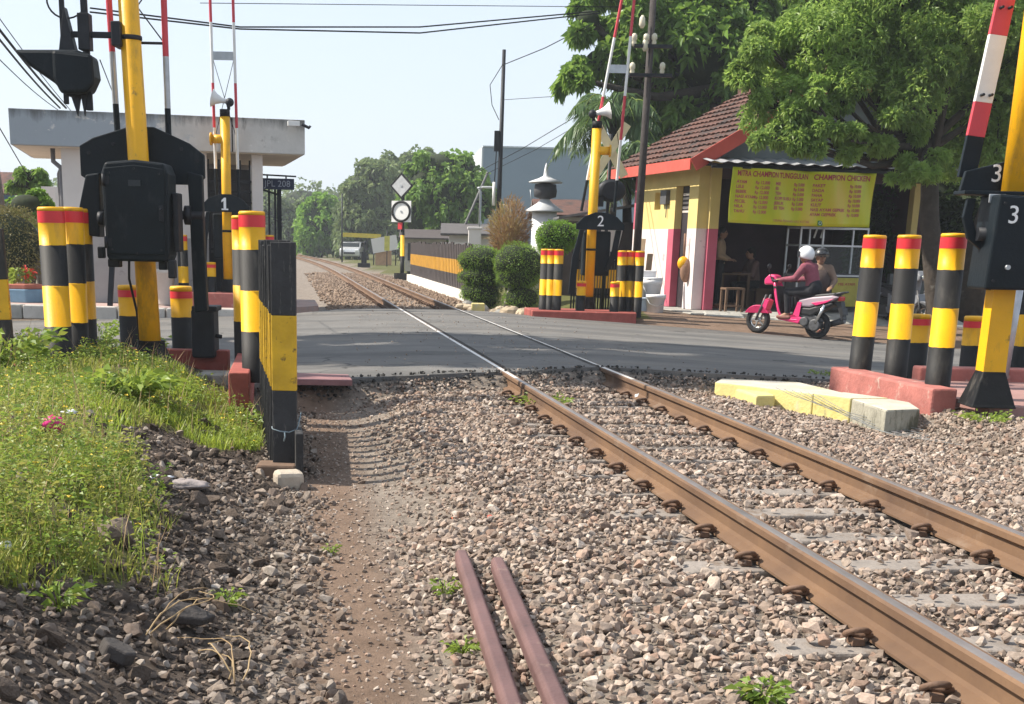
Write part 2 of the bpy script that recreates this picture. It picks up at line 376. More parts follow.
a0 = mixc(nt, ck_.outputs[0], a0, (.025, .025, .025)); a0 = mixc(nt, ramp(nt, noise(nt, 1.1, 8, .75), [(.66, (0, 0, 0)), (.70, (.75, .75, .75))]), a0, (.055, .054, .052)); a0 = mixc(nt, ramp(nt, noise(nt, 28, 6, .7), [(.70, (0, 0, 0)), (.74, (.8, .8, .8))]), a0, (.32, .28, .23))
a0 = mixc(nt, ramp(nt, noise(nt, .8, 5, .6, sv=(.1, 1.6, 1)), [(.40, (.55, .55, .55)), (.52, (0, 0, 0))]), a0, (.07, .069, .068))
L.new(a0, b.inputs['Base Color']); b.inputs['Roughness'].default_value = .88; b.inputs['Specular IOR Level'].default_value = .25
bp = N(nt, 'ShaderNodeBump'); bp.inputs['Strength'].default_value = .35; bp.inputs['Distance'].default_value = .01
L.new(noise(nt, 90, 5, .7), bp.inputs['Height']); L.new(bp.outputs[0], b.inputs['Normal'])
ro = np_mesh('road', np.stack([RX.ravel(), RY.ravel(), RZ.ravel()], 1), np.stack([I, I+1, I+nx+1, I+nx], 1), m, smooth=False); setting(ro)
# ------------------------------------------------------------------ rails
m, nt, b = base_mat('rusty_rail'); L = nt.links
c = ramp(nt, noise(nt, 1.2, 6, .65, 'Object'), [(.3, (.105, .063, .041)), (.7, (.195, .116, .066))])
c = mixc(nt, ramp(nt, noise(nt, 14, 8, .7), [(.5, (0, 0, 0)), (.75, (.55, .55, .55))]), c, (.12, .07, .045))
c = mixc(nt, ramp(nt, noise(nt, 2.5, 6, .7), [(.58, (0, 0, 0)), (.72, (.5, .5, .5))]), c, (.26, .205, .16))
L.new(c, b.inputs['Base Color']); b.inputs['Roughness'].default_value = .8; b.inputs['Specular IOR Level'].default_value = .3
bp = N(nt, 'ShaderNodeBump'); bp.inputs['Strength'].default_value = .25; bp.inputs['Distance'].default_value = .004; L.new(noise(nt, 70, 5), bp.inputs['Height']); L.new(bp.outputs[0], b.inputs['Normal'])
RUST = m
RTOP = mat('rail_running_band', (.23, .205, .195), .40, .25, 3, .05, 40, metal=.5, stain=((.24, .16, .11), .64, 4))
PROF = [(-.07, -.157), (.07, -.157), (.07, -.146), (.018, -.128), (.009, -.112), (.009, -.055), (.034, -.040), (.035, -.012), (.026, -.002), (.012, 0), (-.012, 0), (-.026, -.002), (-.035, -.012), (-.034, -.040), (-.009, -.055), (-.009, -.112), (-.018, -.128), (-.07, -.146)]
RPOL = mat('polished_rail', (.62, .60, .57), .45, .1, 3, .05, 40, metal=.3)
us = [-3]+list(np.arange(1.5, 50, 1.2))+list(np.arange(50, 190, 3.))
def rail(side, label):
    vs = []; fs = []; ms = []
    n = len(PROF)
    for u in us:
        for p, z in PROF:
            x, y = txy(u, V0+side*.5685+p); vs.append((x, y, z))
    M_ = MB(); M_.v = vs
    for i in range(len(us)-1):
        for k in range(n):
            M_.f.append([i*n+k, i*n+(k+1) % n, (i+1)*n+(k+1) % n, (i+1)*n+k]); M_.m.append((2 if 11.2 < us[i] < 25 else 1) if 9 <= k <= 10 else 0); M_.sm.append(False)
    o = M_.build('rail', [RUST, RTOP, RPOL]); tag(o, label, 'rail'); return o
rail(-1, 'rusty steel rail of the track, nearer the dirt path, with its clips outside'); rail(1, 'rusty steel rail of the track, nearer the yellow concrete edging')
GRV = mat('groove_dark', (.035, .032, .03), .95, .3, 6, .5, 30)  # thin dark strips laid on the asphalt beside the rails
for s_ in (-1, 1):
    vs = []
    for u in np.arange(11.4, 26.2, .3):
        for q in (.037, .062):
            x, y = txy(u, V0+s_*.5685-s_*q); y0 = float(np.clip(y, ynear(x)+.1, yfar(x)-.1)); vs.append((x, y0, float(zroad(x, y0))+.011+.012*float(fbm(np.array(x*.5), np.array(y0*.5))-.5)))
    a = MB(); a.add(vs, [(2*i, 2*i+1, 2*i+3, 2*i+2) for i in range(len(vs)//2-1)]); o = a.build('road_groove', GRV); setting(o)
# ------------------------------------------------------------------ sleepers with spring clips
SLP = mat('sleeper_concrete', (.235, .205, .18), .9, .18, 6, .5, 30, stain=[((.17, .13, .10), .55, 7), ((.42, .39, .36), .7, 15)])
CLIP = mat('spring_clip_iron', (.135, .08, .052), .75, .3, 12, .3)
sl0 = MB()
sl0.prism([(-1., -.36), (1., -.36), (1., -.175), (.93, -.163), (-.93, -.163), (-1., -.175)], -.10, .10, 0)
def clip_mesh():
    c = MB(); pts = []
    for t in np.linspace(-20, 235, 20): q = math.radians(t); pts.append((.064+.040*math.cos(q), .034*math.sin(q), .034+.021*math.sin(q)))
    pts += [(.038, -.046, .016), (.012, -.054, .020), (-.014, -.046, .020)]
    c.tube(pts, .0118, 8); c.tube([(.10, -.012, .028), (.078, -.024, .024), (.045, -.006, .022), (.0, .0, .022)], .011, 8); c.box((.064, .0, .004), (.05, .06, .022), 0, taper=.85)
    return c
CL = clip_mesh(); CL = CL.build('rail_clip', CLIP); clip_me = CL.data; bpy.data.objects.remove(CL)
def sleeper(u, proto=None):
    x, y = txy(u, V0); rz = math.atan2(TX, TY)*-1
    rz = math.atan2(-TX, TY)
    if proto is None:
        o = sl0.build('sleeper', SLP, bevel=.012)
        tag(o, 'grey concrete railway sleeper half buried in the ballast under both rusty rails', 'sleeper', 'concrete sleepers under the track')
        for s in (-1, 1):
            for q in (-1, 1):
                k = bpy.data.objects.new('rail_clip', clip_me); COL.objects.link(k); k.parent = o
                k.location = (s*.5685+q*.055, 0, -.152); k.rotation_euler = (0, 0, 0 if q > 0 else math.pi)
    else: o = dup(proto, (0, 0, 0))
    o.location = (x, y, random.uniform(-.008, .004)); o.rotation_euler = (0, 0, rz+random.uniform(-.01, .01)); return o
sp0 = None
for i in range(-2, 16):
    u = 3.15+.6*i
    if u < 1.5 or u > 12.2: continue
    o = sleeper(u, sp0); sp0 = sp0 or o
for i in range(0, 40):
    u = 25.0+.6*i
    if u < 44: sleeper(u, sp0)
# ------------------------------------------------------------------ stones
def rock_protos(n, seed, npt=(13, 20)):
    r = random.Random(seed); out = []
    for i in range(n):
        b = bmesh.new()
        for k in range(r.randint(*npt)):
            v = Vector((r.gauss(0, 1), r.gauss(0, 1), r.gauss(0, 1))).normalized()
            b.verts.new(v*r.uniform(.84, 1.03))
        bmesh.ops.convex_hull(b, input=b.verts); bmesh.ops.delete(b, geom=[v for v in b.verts if not v.link_faces], context='VERTS')
        bmesh.ops.triangulate(b, faces=b.faces); bmesh.ops.recalc_face_normals(b, faces=b.faces); b.verts.ensure_lookup_table(); b.verts.index_update()
        out.append((np.array([v.co[:] for v in b.verts]), np.array([[v.index for v in f.verts] for f in b.faces]))); b.free()
    return out
def pebble_protos(n, seed):
    r = random.Random(seed); out = []
    for i in range(n):
        b = bmesh.new(); bmesh.ops.create_icosphere(b, subdivisions=2, radius=1.); ds = [(Vector((r.gauss(0, 1), r.gauss(0, 1), r.gauss(0, 1))).normalized(), r.uniform(.62, .95)) for k in range(9)]
        for v in b.verts:
            d = v.co.normalized(); rad = 1.
            for nn, dd in ds:
                c = d.dot(nn)
                if c > .05: rad = min(rad, dd/c)
            v.co = d*rad*r.uniform(.97, 1.03)
        b.verts.ensure_lookup_table(); b.verts.index_update(); out.append((np.array([v.co[:] for v in b.verts]), np.array([[v.index for v in f.verts] for f in b.faces]))); b.free()
    return out
PROT = rock_protos(20, 3, (11, 18)); PEB = pebble_protos(14, 8); MIXP = rock_protos(14, 77, (10, 18))+[PEB[i] for i in range(3)]
def rotm(n, rg, tilt=1.):
    q = rg.normal(size=(n, 4)); q /= np.linalg.norm(q, axis=1)[:, None]; w, x, y, z = q.T
    return np.stack([1-2*(y*y+z*z), 2*(x*y-z*w), 2*(x*z+y*w), 2*(x*y+z*w), 1-2*(x*x+z*z), 2*(y*z-x*w), 2*(x*z-y*w), 2*(y*z+x*w), 1-2*(x*x+y*y)], 1).reshape(n, 3, 3)
def stones(name, pos, size, mat_, rg, parent=None, flat=.72, protos=None):
    protos = protos or PROT; Vs = []; Fs = []; off = 0; n = len(pos); pid = rg.integers(0, len(protos), n)
    for k, (pv, pf) in enumerate(protos):
        idx = np.nonzero(pid == k)[0]
        if not len(idx): continue
        R = rotm(len(idx), rg); sc = np.stack([rg.uniform(.9, 1.25, len(idx)), rg.uniform(.75, 1.0, len(idx)), rg.uniform(flat-.2, flat+.15, len(idx))], 1)
        Q = np.einsum('nij,nvj->nvi', R, pv[None]*sc[:, None]*size[idx, None, None])
        Q[:, :, 2] *= .85
        Q += pos[idx, None]
        Vs.append(Q.reshape(-1, 3)); Fs.append((pf[None]+(np.arange(len(idx))*len(pv))[:, None, None]+off).reshape(-1, 3)); off += len(idx)*len(pv)
    return np_mesh(name, np.concatenate(Vs), np.concatenate(Fs), mat_, parent, smooth=protos is PEB)
BAL = islandmat('ballast_stone', [(.115, .09, .072), (.26, .198, .156), (.36, .272, .212), (.22, .175, .145), (.44, .36, .295), (.32, .215, .162), (.19, .142, .11), (.48, .41, .35), (.30, .232, .186), (.15, .113, .092)], .9, .35, 55)
RUB = islandmat('rubble_stone', [(.07, .052, .041), (.19, .15, .12), (.30, .245, .20), (.11, .083, .066), (.38, .33, .285), (.085, .063, .05), (.23, .175, .14), (.15, .115, .09)], .92, .4, 45)
def jit(x0, x1, y0, y1, s, rg):
    x, y = np.meshgrid(np.arange(x0, x1, s), np.arange(y0, y1, s)); x = x.ravel(); y = y.ravel()
    return x+rg.uniform(-.6, .6, x.shape)*s, y+rg.uniform(-.6, .6, x.shape)*s
def infront(x, y, m=.5): return (x > -.345*y-m) & (x < .455*y+m+1.6)
rg = np.random.default_rng(5)
x, y = jit(-4, 9.5, 3.6, 14.4, .0335, rg); v = tv(x, y); k = infront(x, y) & (y < ynear(x)-.06) & (v > .36+(fbm(x*3, y*3)-.5)*.4); x, y, v = x[k], y[k], v[k]
u = TX*x+TY*y; sl = np.abs((u-3.15+.3) % .6-.3) < .085
sz = rg.uniform(.010, .030, x.shape)*(1+.6*(rg.random(x.shape) < .06))*(.85+.35*fbm(x*1.7+20, y*1.7)); z = zg(x, y)+rg.uniform(-.006, .024, x.shape)+(fbm(x*4+5, y*4)-.5)*.03
on = sl & (np.abs(v-V0) < 1.0); keep = np.ones(x.shape, bool)
cover = (np.abs(v-V0) > .72)*(.30+.5*(np.floor((u-2.85)/.6) % 2)) + (np.abs(v-V0) < .72)*.14
cover = np.where((u > 7.5), .85, cover)
keep &= ~on | (rg.random(x.shape) < cover)
z = np.where(on, -.155+sz*.25, z)
rl = np.minimum(np.abs(v-V0-.5685), np.abs(v-V0+.5685)); keep &= (rl > .055+sz*.6); z = np.where((rl < .11+sz) & ~on, np.minimum(z, -.168), z)
va = np.where(y > 7., sst(.44, 1.2, v), sst(.30, .68, v)); keep &= (rg.random(x.shape) < va*.87+.14); sz = sz*(.62+.38*np.clip(va, 0, 1)); z = z-.016*(1-va)
x, y, z, sz = x[keep], y[keep], z[keep], sz[keep]
o = stones('ballast_gravel', np.stack([x, y, z], 1), sz, BAL, rg); setting(o, 'stuff', 'pinkish grey crushed stone ballast around the rails on this side of the road')
x, y = jit(-8, 7, 23.4, 60, .12, rg); v = tv(x, y); k = (y > yfar(x)+.1) & (np.abs(v-V0) < 1.9-.2*rg.random(x.shape)); x, y, v = x[k], y[k], v[k]
rl = np.minimum(np.abs(v-V0-.5685), np.abs(v-V0+.5685)); k = rl > .1; x, y = x[k], y[k]
FARB = islandmat('far_ballast_stone', [(.17, .12, .085), (.26, .185, .135), (.31, .23, .17), (.22, .16, .12)], .9, .2, 30)
o = stones('far_ballast_gravel', np.stack([x, y, zg(x, y)+.015], 1), rg.uniform(.03, .065, x.shape), FARB, rg); setting(o, 'stuff', 'brown ballast stones along the track beyond the road')
x = rg.uniform(-2.2, 6.5, 1700); y = ynear(x)-.02+rg.normal(size=x.shape)*.10-.05; k = y < ynear(x)+.16; x, y = x[k], y[k]; s = rg.uniform(.006, .026, x.shape); z = np.where(y > ynear(x)+.02, zroad(x, y)+.01, zg(x, y)+.02)
o = stones('asphalt_crumbs', np.stack([x, y, z], 1), s, islandmat('asphalt_crumb', [(.03, .03, .03), (.055, .053, .05), (.09, .085, .08), (.13, .12, .11)], .95, .4, 50), rg, flat=.5); setting(o, 'stuff', 'dark crumbs of broken asphalt along the near road edge')
x = rg.uniform(-1.5, 5.5, 900); y = rg.uniform(12.6, 24.5, 900); k = np.abs(tv(x, y)-V0) < 1.9; x, y = x[k], y[k]; s = rg.uniform(.004, .014, x.shape)
o = stones('road_grit', np.stack([x, y, zroad(x, y)+.012], 1), s, BAL, rg); setting(o, 'stuff', 'loose grit lying on the asphalt between the rails')
# loose pebbles on the dirt path
x, y = jit(-2.5, 1.5, 3.9, 12.5, .045, rg); v = tv(x, y); k = infront(x, y) & (v > .0) & (v < .75) & (rg.random(x.shape) < .9); x, y = x[k], y[k]; s = rg.uniform(.003, .016, x.shape)
o = stones('path_pebbles', np.stack([x, y, zg(x, y)+s*.2], 1), s, BAL, rg); setting(o, 'stuff', 'small pebbles scattered over the brown dirt path')
# rubble on the bank
x, y = jit(-5.2, .5, 3.4, 12.2, .042, rg); v = tv(x, y)
gin = inpoly(x, y)
k = infront(x, y, .3) & (v < .20+(fbm(x*4, y*4)-.5)*.45) & ~(gin & (rg.random(x.shape) < .85)) & ~((x < -1.45) & (y > 10.9)); x, y, v = x[k], y[k], v[k]
k = rg.random(x.shape) < .30+.6*sst(.40, .56, fbm(x*1.6+4, y*1.6))+.3*sst(-.45, .0, v); x, y = x[k], y[k]
s = rg.uniform(.007, .026, x.shape)*(1+.9*(rg.random(x.shape) < .07)); s = np.where(rg.random(x.shape) < .003, s*2.2, s)
o = stones('rubble', np.stack([x, y, zg(x, y)+s*.35+rg.uniform(0, .012, x.shape)], 1), s, RUB, rg); setting(o, 'stuff', 'dark loose stones and earth clods on the bank below the grass')
CLOD = islandmat('earth_clod', [(.05, .039, .031), (.085, .064, .05), (.13, .10, .08)], .95, 1.0, 50)
x, y = jit(-5, .2, 3.6, 11, .17, rg); v = tv(x, y); k = infront(x, y) & (v < -.05) & (v > -1.6) & (rg.random(x.shape) < .5) & ~((x < -1.3) & (y > 10)); x, y = x[k], y[k]
o = stones('earth_clods', np.stack([x, y, zg(x, y)+.01], 1), rg.uniform(.02, .085, x.shape), CLOD, rg, flat=.6, protos=MIXP); setting(o, 'stuff', 'dark crumbling lumps of earth between the stones on the bank')
x, y = jit(-4.5, .4, 3.6, 11.5, .026, rg); v = tv(x, y); k = infront(x, y, .2) & (v < .06) & (v > -1.5) & (rg.random(x.shape) < .55*sst(.08, -.15, v)) & ~inpoly(x, y); x, y = x[k], y[k]; s = rg.uniform(.004, .011, x.shape)
o = stones('earth_crumbs', np.stack([x, y, zg(x, y)+s*.3], 1), s, CLOD, rg); setting(o, 'stuff', 'fine dark crumbs of earth and grit between the stones of the bank')
# ------------------------------------------------------------------ leaves and blades
def leaf_mesh(name, C, D, Ln, W, mat_, parent=None, rg=RG, droop=.25, fold=.18):
    n = len(C); up = rg.normal(size=(n, 3))*.55+np.array([0, 0, 1.]); S = np.cross(D, up); S /= np.linalg.norm(S, axis=1)[:, None]+1e-9
    Nn = np.cross(S, D); Ln = np.broadcast_to(Ln, n)[:, None]; W = np.broadcast_to(W, n)[:, None]
    mid = C+D*Ln*.5
    tip = C+D*Ln; tip = tip-np.array([0, 0, 1.])*Ln*droop
    a = mid+S*W*.5+Nn*W*fold; b_ = mid-S*W*.5+Nn*W*fold
    V = np.stack([C, a, tip, b_], 1).reshape(-1, 3)
    return np_mesh(name, V, np.arange(4*n).reshape(n, 4), mat_, parent, smooth=False)
def unit(a): return a/(np.linalg.norm(a, axis=1)[:, None]+1e-9)
def blades(name, x, y, z, h, mat_, rg, w=.006, lean=.45):
    n = len(x); ang = rg.uniform(0, 6.283, n); d = np.stack([np.cos(ang), np.sin(ang), np.zeros(n)], 1); s = np.stack([-d[:, 1], d[:, 0], np.zeros(n)], 1)
    b0 = np.stack([x, y, z], 1); ln = rg.uniform(.05, lean, n)[:, None]*h[:, None]
    zz = np.array([0, 0, 1.])
    p1 = b0+zz*h[:, None]*.55+d*ln*.35; p2 = b0+zz*h[:, None]+d*ln
    wv = np.broadcast_to(w, n)[:, None]
    V = np.stack([b0-s*wv, b0+s*wv, p1+s*wv*.8, p1-s*wv*.8, p2], 1).reshape(-1, 3); i = np.arange(n)*5
    F3 = np.concatenate([np.stack([i, i+1, i+2], 1), np.stack([i, i+2, i+3], 1), np.stack([i+3, i+2, i+4], 1)])
    return np_mesh(name, V, F3, mat_)
GRM = leafmat('grass_blade', [(.10, .155, .025), (.17, .225, .036), (.25, .285, .055), (.32, .26, .12), (.12, .185, .026)], .4, .5)
GRN = leafmat('weed_leaf', [(.065, .14, .022), (.11, .195, .03), (.185, .26, .042), (.09, .165, .025), (.24, .24, .055)], .4, .45)
DRY = leafmat('dry_stalk', [(.34, .24, .13), (.42, .31, .17), (.24, .15, .08)], .2, .7)
rg = np.random.default_rng(21)
def scatter(n, dens=None, pts=(-5.8, .2, 3.6, 13.6)):
    x = rg.uniform(pts[0], pts[1], n); y = rg.uniform(pts[2], pts[3], n)
    k = inpoly(x+(fbm(x*2.7+3, y*2.7)-.5)*.75, y+(fbm(x*2.7, y*2.7+8)-.5)*.9) & infront(x, y, .6)
    if dens is not None: k &= rg.random(n) < dens(x, y)
    return x[k], y[k]
x, y = scatter(95000, lambda x, y: .08+.92*sst(.40, .60, fbm(x*1.9, y*1.9)))
keepk = ~((x > -1.8) & (y > 12.2)); x, y = x[keepk], y[keepk]
h = rg.uniform(.03, .13, x.shape)*(1+.5*sst(-1.1, -1.6, x)*sst(7.5, 5, y))*(.5+.9*fbm(x*2.3+3, y*2.3))
o = blades('grass', x, y, zg(x, y)-.01, h, GRM, rg, .0045, 1.1); setting(o, 'stuff', 'bright unkempt grass on the bank beside the rubble')
x = rg.uniform(-2.6, -.9, 16000); y = rg.uniform(8.2, 12.2, 16000); k = inpoly(x, y) & (y < 11.6+.4*(x < -1.9)) & (rg.random(16000) < sst(.3, .5, fbm(x*2+31, y*2))); x, y = x[k], y[k]
o = blades('bright_grass', x, y, zg(x, y)-.01, rg.uniform(.04, .12, x.shape), leafmat('bright_grass_blade', [(.14, .22, .025), (.22, .30, .04), (.31, .36, .07)], .45, .5), rg, .0045, .9); setting(o, 'stuff', 'short bright yellow green grass between the rubble and the striped fence')
# leafy weeds: stems of small leaves
def weeds(name, x, y, hs, mat_, label, ll=.035, nl=16):
    n = len(x); C = []; D = []
    z = zg(x, y)
    t = rg.random((n, nl))**.8; an = rg.uniform(0, 6.283, (n, nl)); le = rg.uniform(-.35, .35, (n, 2))
    px_ = x[:, None]+le[:, :1]*hs[:, None]*t+np.cos(an)*.02; py_ = y[:, None]+le[:, 1:]*hs[:, None]*t+np.sin(an)*.02; pz_ = z[:, None]+hs[:, None]*t
    C = np.stack([px_.ravel(), py_.ravel(), pz_.ravel()], 1); D = unit(np.stack([np.cos(an).ravel(), np.sin(an).ravel(), rg.uniform(-.1, .7, n*nl)], 1))
    o = leaf_mesh(name, C, D, rg.uniform(.6, 1.3, n*nl)*ll, rg.uniform(.35, .6, n*nl)*ll, mat_, rg=rg); setting(o, 'stuff', label); return o
x, y = scatter(13000, lambda x, y: sst(.42, .56, fbm(x*1.6+9, y*1.6))*.9+.1); hs = rg.uniform(.06, .27, x.shape)*(.4+1.1*fbm(x*1.7, y*1.7+4))*(1+.9*sst(6.8, 4.6, y)); hs = np.where(y > 9., hs*.7, hs)*(1+.5*sst(-1.25, -1.9, x)*sst(7.2, 5.2, y))
k = ~((x > -1.9) & (y > 11.)); x, y, hs = x[k], y[k], hs[k]
weeds('bank_weeds', x, y, hs, GRN, 'leafy green weeds growing through the grass on the bank', .032, 17)
xt = rg.uniform(-3.4, -1.05, 1100); yt = rg.uniform(4.3, 7.8, 1100); kt = inpoly(xt+(fbm(xt*3, yt*3)-.5)*.5, yt) & (rg.random(1100) < .06+.94*sst(.46, .60, fbm(xt*2.6+50, yt*2.6))); xt, yt = xt[kt], yt[kt]; ht = rg.uniform(.14, .42, xt.shape)
weeds('tall_weeds', xt, yt, ht, leafmat('tall_weed_leaf', [(.10, .145, .026), (.16, .20, .038), (.24, .26, .06), (.30, .27, .09)], .42, .5), 'tall scruffy flowering weeds at the left edge of the bank', .036, 20)
o = blades('weed_stems', xt, yt, zg(xt, yt), ht*1.05, GRN, rg, .0024, .6); setting(o, 'stuff', 'thin stems of the tall weeds at the left edge')
xx_ = np.repeat(xt[::4], 5); yy_ = np.repeat(yt[::4], 5); a5 = rg.uniform(0, 6.28, len(xx_)); o = leaf_mesh('tall_weed_flowers', np.stack([xx_+np.cos(a5)*.01, yy_+np.sin(a5)*.01, zg(xx_, yy_)+np.repeat(ht[::4], 5)*1.02], 1), unit(np.stack([np.cos(a5), np.sin(a5), a5*0+.5], 1)), .016, .012, FLW, rg=rg) if False else None
k = rg.random(x.shape) < .16; xx, yy = x[k], y[k]; zf = zg(xx, yy)+hs[k]*rg.uniform(.9, 1.15, xx.shape)
FLW = mat('yellow_flower', (.75, .55, .05), .6, .15)
nF = len(xx); C = np.repeat(np.stack([xx, yy, zf], 1), 3, 0); an = np.tile([0, 2.1, 4.2], nF)+np.repeat(rg.uniform(0, 2, nF), 3)
o = leaf_mesh('weed_flowers', C, unit(np.stack([np.cos(an), np.sin(an), an*0+.3], 1)), .017, .016, FLW, rg=rg); setting(o, 'stuff', 'tiny yellow flowers on the weeds of the bank')
# dry stalks
x, y = scatter(5200, lambda x, y: sst(.45, .6, fbm(x*1.3+2, y*1.3+5))*.7+.12)
o = blades('dry_grass', x, y, zg(x, y), rg.uniform(.12, .36, x.shape), DRY, rg, .0025, .8); setting(o, 'stuff', 'dry straw coloured stalks among the grass')
# single plants one can tell apart
def GH(px, py):
    z = -.15
    for i in range(25): p = G(px, py, z); z = .6*z+.4*zgs(p.x, p.y)
    return G(px, py, z)
def plant(px, py, z, n, h, ll, label, sp=.12, name='weed_plant', m_=GRN, cat='weed', Y=None):
    p = GH(px, py); zz = zgs(p.x, p.y); o = thing(name, label, cat, (p.x, p.y, zz))
    a = rg.uniform(0, 6.283, n); t = rg.random(n)**.7; r = sp*t*rg.uniform(.3, 1, n)
    C = np.stack([np.cos(a)*r, np.sin(a)*r, h*t*rg.uniform(.6, 1, n)], 1); D = unit(np.stack([np.cos(a), np.sin(a), rg.uniform(-.2, .8, n)], 1))
    leaf_mesh('leaf_mass', C, D, rg.uniform(.7, 1.3, n)*ll, rg.uniform(.4, .6, n)*ll, m_, o, rg)
    s = MB()
    for i in range(7):
        q = rg.uniform(0, 6.283); e = Vector((math.cos(q)*sp*.6, math.sin(q)*sp*.6, h*.8)); s.tube([(0, 0, -.02), e*.5+Vector((0, 0, h*.1)), e], .003, 5)
    s.build('stem', m_, o); return o
plant(762, 703, -.15, 90, .07, .05, 'small bright green tuft growing in the ballast at the bottom of the photo', .10)
plant(128, 398, 0, 340, .20, .12, 'low dark leafy weed spreading at the top of the rubble', .42)
plant(240, 425, -.05, 160, .10, .07, 'flat patch of weed leaves at the edge of the bright grass', .30)
plant(100, 352, .08, 220, .42, .10, 'tall leafy weed in front of the three left bollards', .30)
plant(15, 372, .08, 320, .38, .10, 'broad leafy weed clump at the left edge below the worn post', .42)
plant(160, 362, .02, 70, .30, .07, 'leafy weed sprig in front of the yellow mast base', .10)
plant(60, 612, -.05, 60, .12, .05, 'small pale green weed on the dark earth below the tall grass', .10)
plant(228, 606, -.15, 60, .07, .035, 'tiny weed tuft between the dark stones of the bank', .06)
plant(445, 600, -.26, 50, .10, .03, 'sparse weed beside the two loose rusty bars', .07)
plant(462, 655, -.26, 60, .06, .03, 'low weed at the path edge close to the two loose bars', .08)
plant(330, 555, -.29, 40, .05, .03, 'little green sprout at the left edge of the dirt path', .05)
plant(540, 408, -.17, 200, .12, .05, 'green weed patch growing between the two rails near the road', .32)
plant(985, 424, -.25, 160, .10, .05, 'grass tuft on the paving edge in front of the right barrier mast', .30)
plant(820, 378, -.2, 60, .10, .04, 'small weed behind the yellow concrete edging at the road edge', .2)
# ================================================================== BOLLARDS
def bollard_parts(r, h, tall=True):
    a = MB(); k = h/1.3 if tall else h/.64
    if tall: pr = [(r, -.1), (r, .32*k), (r, .32*k), (r, .655*k), (r, .655*k), (r, .99*k), (r, .99*k), (r, 1.172*k)]; ms = [1, 1, 0, 0, 1, 1, 0]
    else: pr = [(r, -.1), (r, .33*k), (r, .33*k), (r, .52*k)]; ms = [1, 1, 0]
    a.lathe(pr, n=22, ms=ms, cap=False)
    b = MB(); z0 = pr[-1][1]; t = .095*k if tall else .07*k
    b.lathe([(r*1.015, z0+.001), (r*1.015, z0+t)], n=22, ms=0, cap=False)
    c = MB(); c.lathe([(r, z0+t), (r*1.01, h-.012), (r*.93, h), (.001, h+.004)], n=22, ms=0)
    return a, b, c
PROTO = {}
def bollard(p, label, h=1.3, r=.11, group=None, tall=True):
    key = (round(h, 2), round(r, 3), tall)
    if key not in PROTO:
        o = thing('bollard', label, 'bollard', p, random.uniform(0, 6), group); a, b, c = bollard_parts(r, h, tall)
        a.m = [0]*len(a.m); kk = h/1.3 if tall else h/.64; a.build('post', banded('band_paint', [(.32*kk, 'B'), (.655*kk, 'Y'), (.99*kk, 'B'), (1.4*kk, 'Y')] if tall else [(.33*kk, 'B'), (.8*kk, 'Y')]), o); b.build('reflector_band', REDP, o); c.build('cap', YEL, o); PROTO[key] = o
    else: o = dup(PROTO[key], p, random.uniform(0, 6), label, group)
    o.rotation_euler.x = random.uniform(-.012, .012); o.rotation_euler.y = random.uniform(-.012, .012)
    return o
GL = 'tall bollards in a tight row left of the barrier box'; GR = 'tall bollards on the red kerb at the right'
bollard(BW(57, 10.85, .14, 300), 'foremost and widest of the three tall yellow black bollards left of the barrier box', group=GL)
bollard(BW(74, 11.25, .15, 300), 'middle of the three tall bollards left of the barrier box, half hidden', group=GL)
bollard(BW(83.5, 11.75, .15, 300), 'hindmost of the three tall bollards left of the barrier box, next to its lever', group=GL)
bollard(BW(254, 10.76, .14, 300), 'tall yellow black bollard right behind the striped fence end', group='tall bollards behind the striped fence')
bollard(BW(245, 12.2, .13, 300), 'tall bollard mostly hidden behind the one at the striped fence', group='tall bollards behind the striped fence')
bollard(BW(867, 12.7, .087, 300), 'tall bollard farthest along the red kerb, closest to the scooter', group=GR)
bollard(BW(903.5, 12.35, .09, 300), 'middle tall bollard on the red kerb at the right', group=GR)
bollard(BW(947.5, 11.34, .097, 300), 'tall bollard nearest the barrier box with the 3 on the red kerb', group=GR)
GS = 'short bollards around the barrier boxes'
for px, Y, z, lb in ((130.5, 13.0, .1, 'short bollard with red band left of the yellow mast under the big black box'), (182.5, 13.0, .1, 'short bollard with red band between the yellow mast and the black motor box'),
                     (921, 14., -.06, 'short chipped yellow bollard seen between two tall ones at the right'), (976, 13.6, -.05, 'short chipped yellow bollard beside the leaning yellow mast at the right')):
    bollard(BW(px, Y, z, 320), lb, .64, .112, GS, False)
bollard(BW(1026, 13.8, -.05, 320), 'tall bollard cut by the right edge of the photo', group=GR)
GF = 'slim bollards around the far barriers'
for px, Y, lb in ((544, 23.35, 'leftmost slim bollard in front of the clipped bush'), (550.5, 23.3, 'second slim bollard in front of the clipped bush'), (557, 23.2, 'third slim bollard of the row beside the barrier with the 2'),
                  (621, 23.3, 'slim bollard of the right trio near the wooden pole, left one'), (628.5, 23.35, 'slim bollard in the middle of the right trio by the wooden pole'), (638, 23.25, 'slim bollard closest to the white buckets')):
    bollard(BW(px, Y, .07, 290), lb, 1.09, .085, GF)
for px, Y, lb in ((581, 23.2, 'short slim bollard left of the post with the 2'), (615, 23.1, 'short slim bollard in front of the right trio')):
    bollard(BW(px, Y, .07, 290), lb, .54, .085, GS, False)
bollard(BW(183.5, 23.5, .12, 270), 'tall slim bollard across the road behind the barrier box lever', 1.15, .095, GF)
bollard(BW(211, 23.5, .25, 270), 'short slim bollard across the road left of the post with the 1', .54, .09, GS, False)
bollard(BW(239, 23.7, .25, 270), 'short slim bollard across the road right of the post with the 1', .54, .09, GS, False)
bollard(BW(270, 24.0, .1, 270), 'slim bollard at the far road edge just left of the black fence top', 1.2, .09, GF)
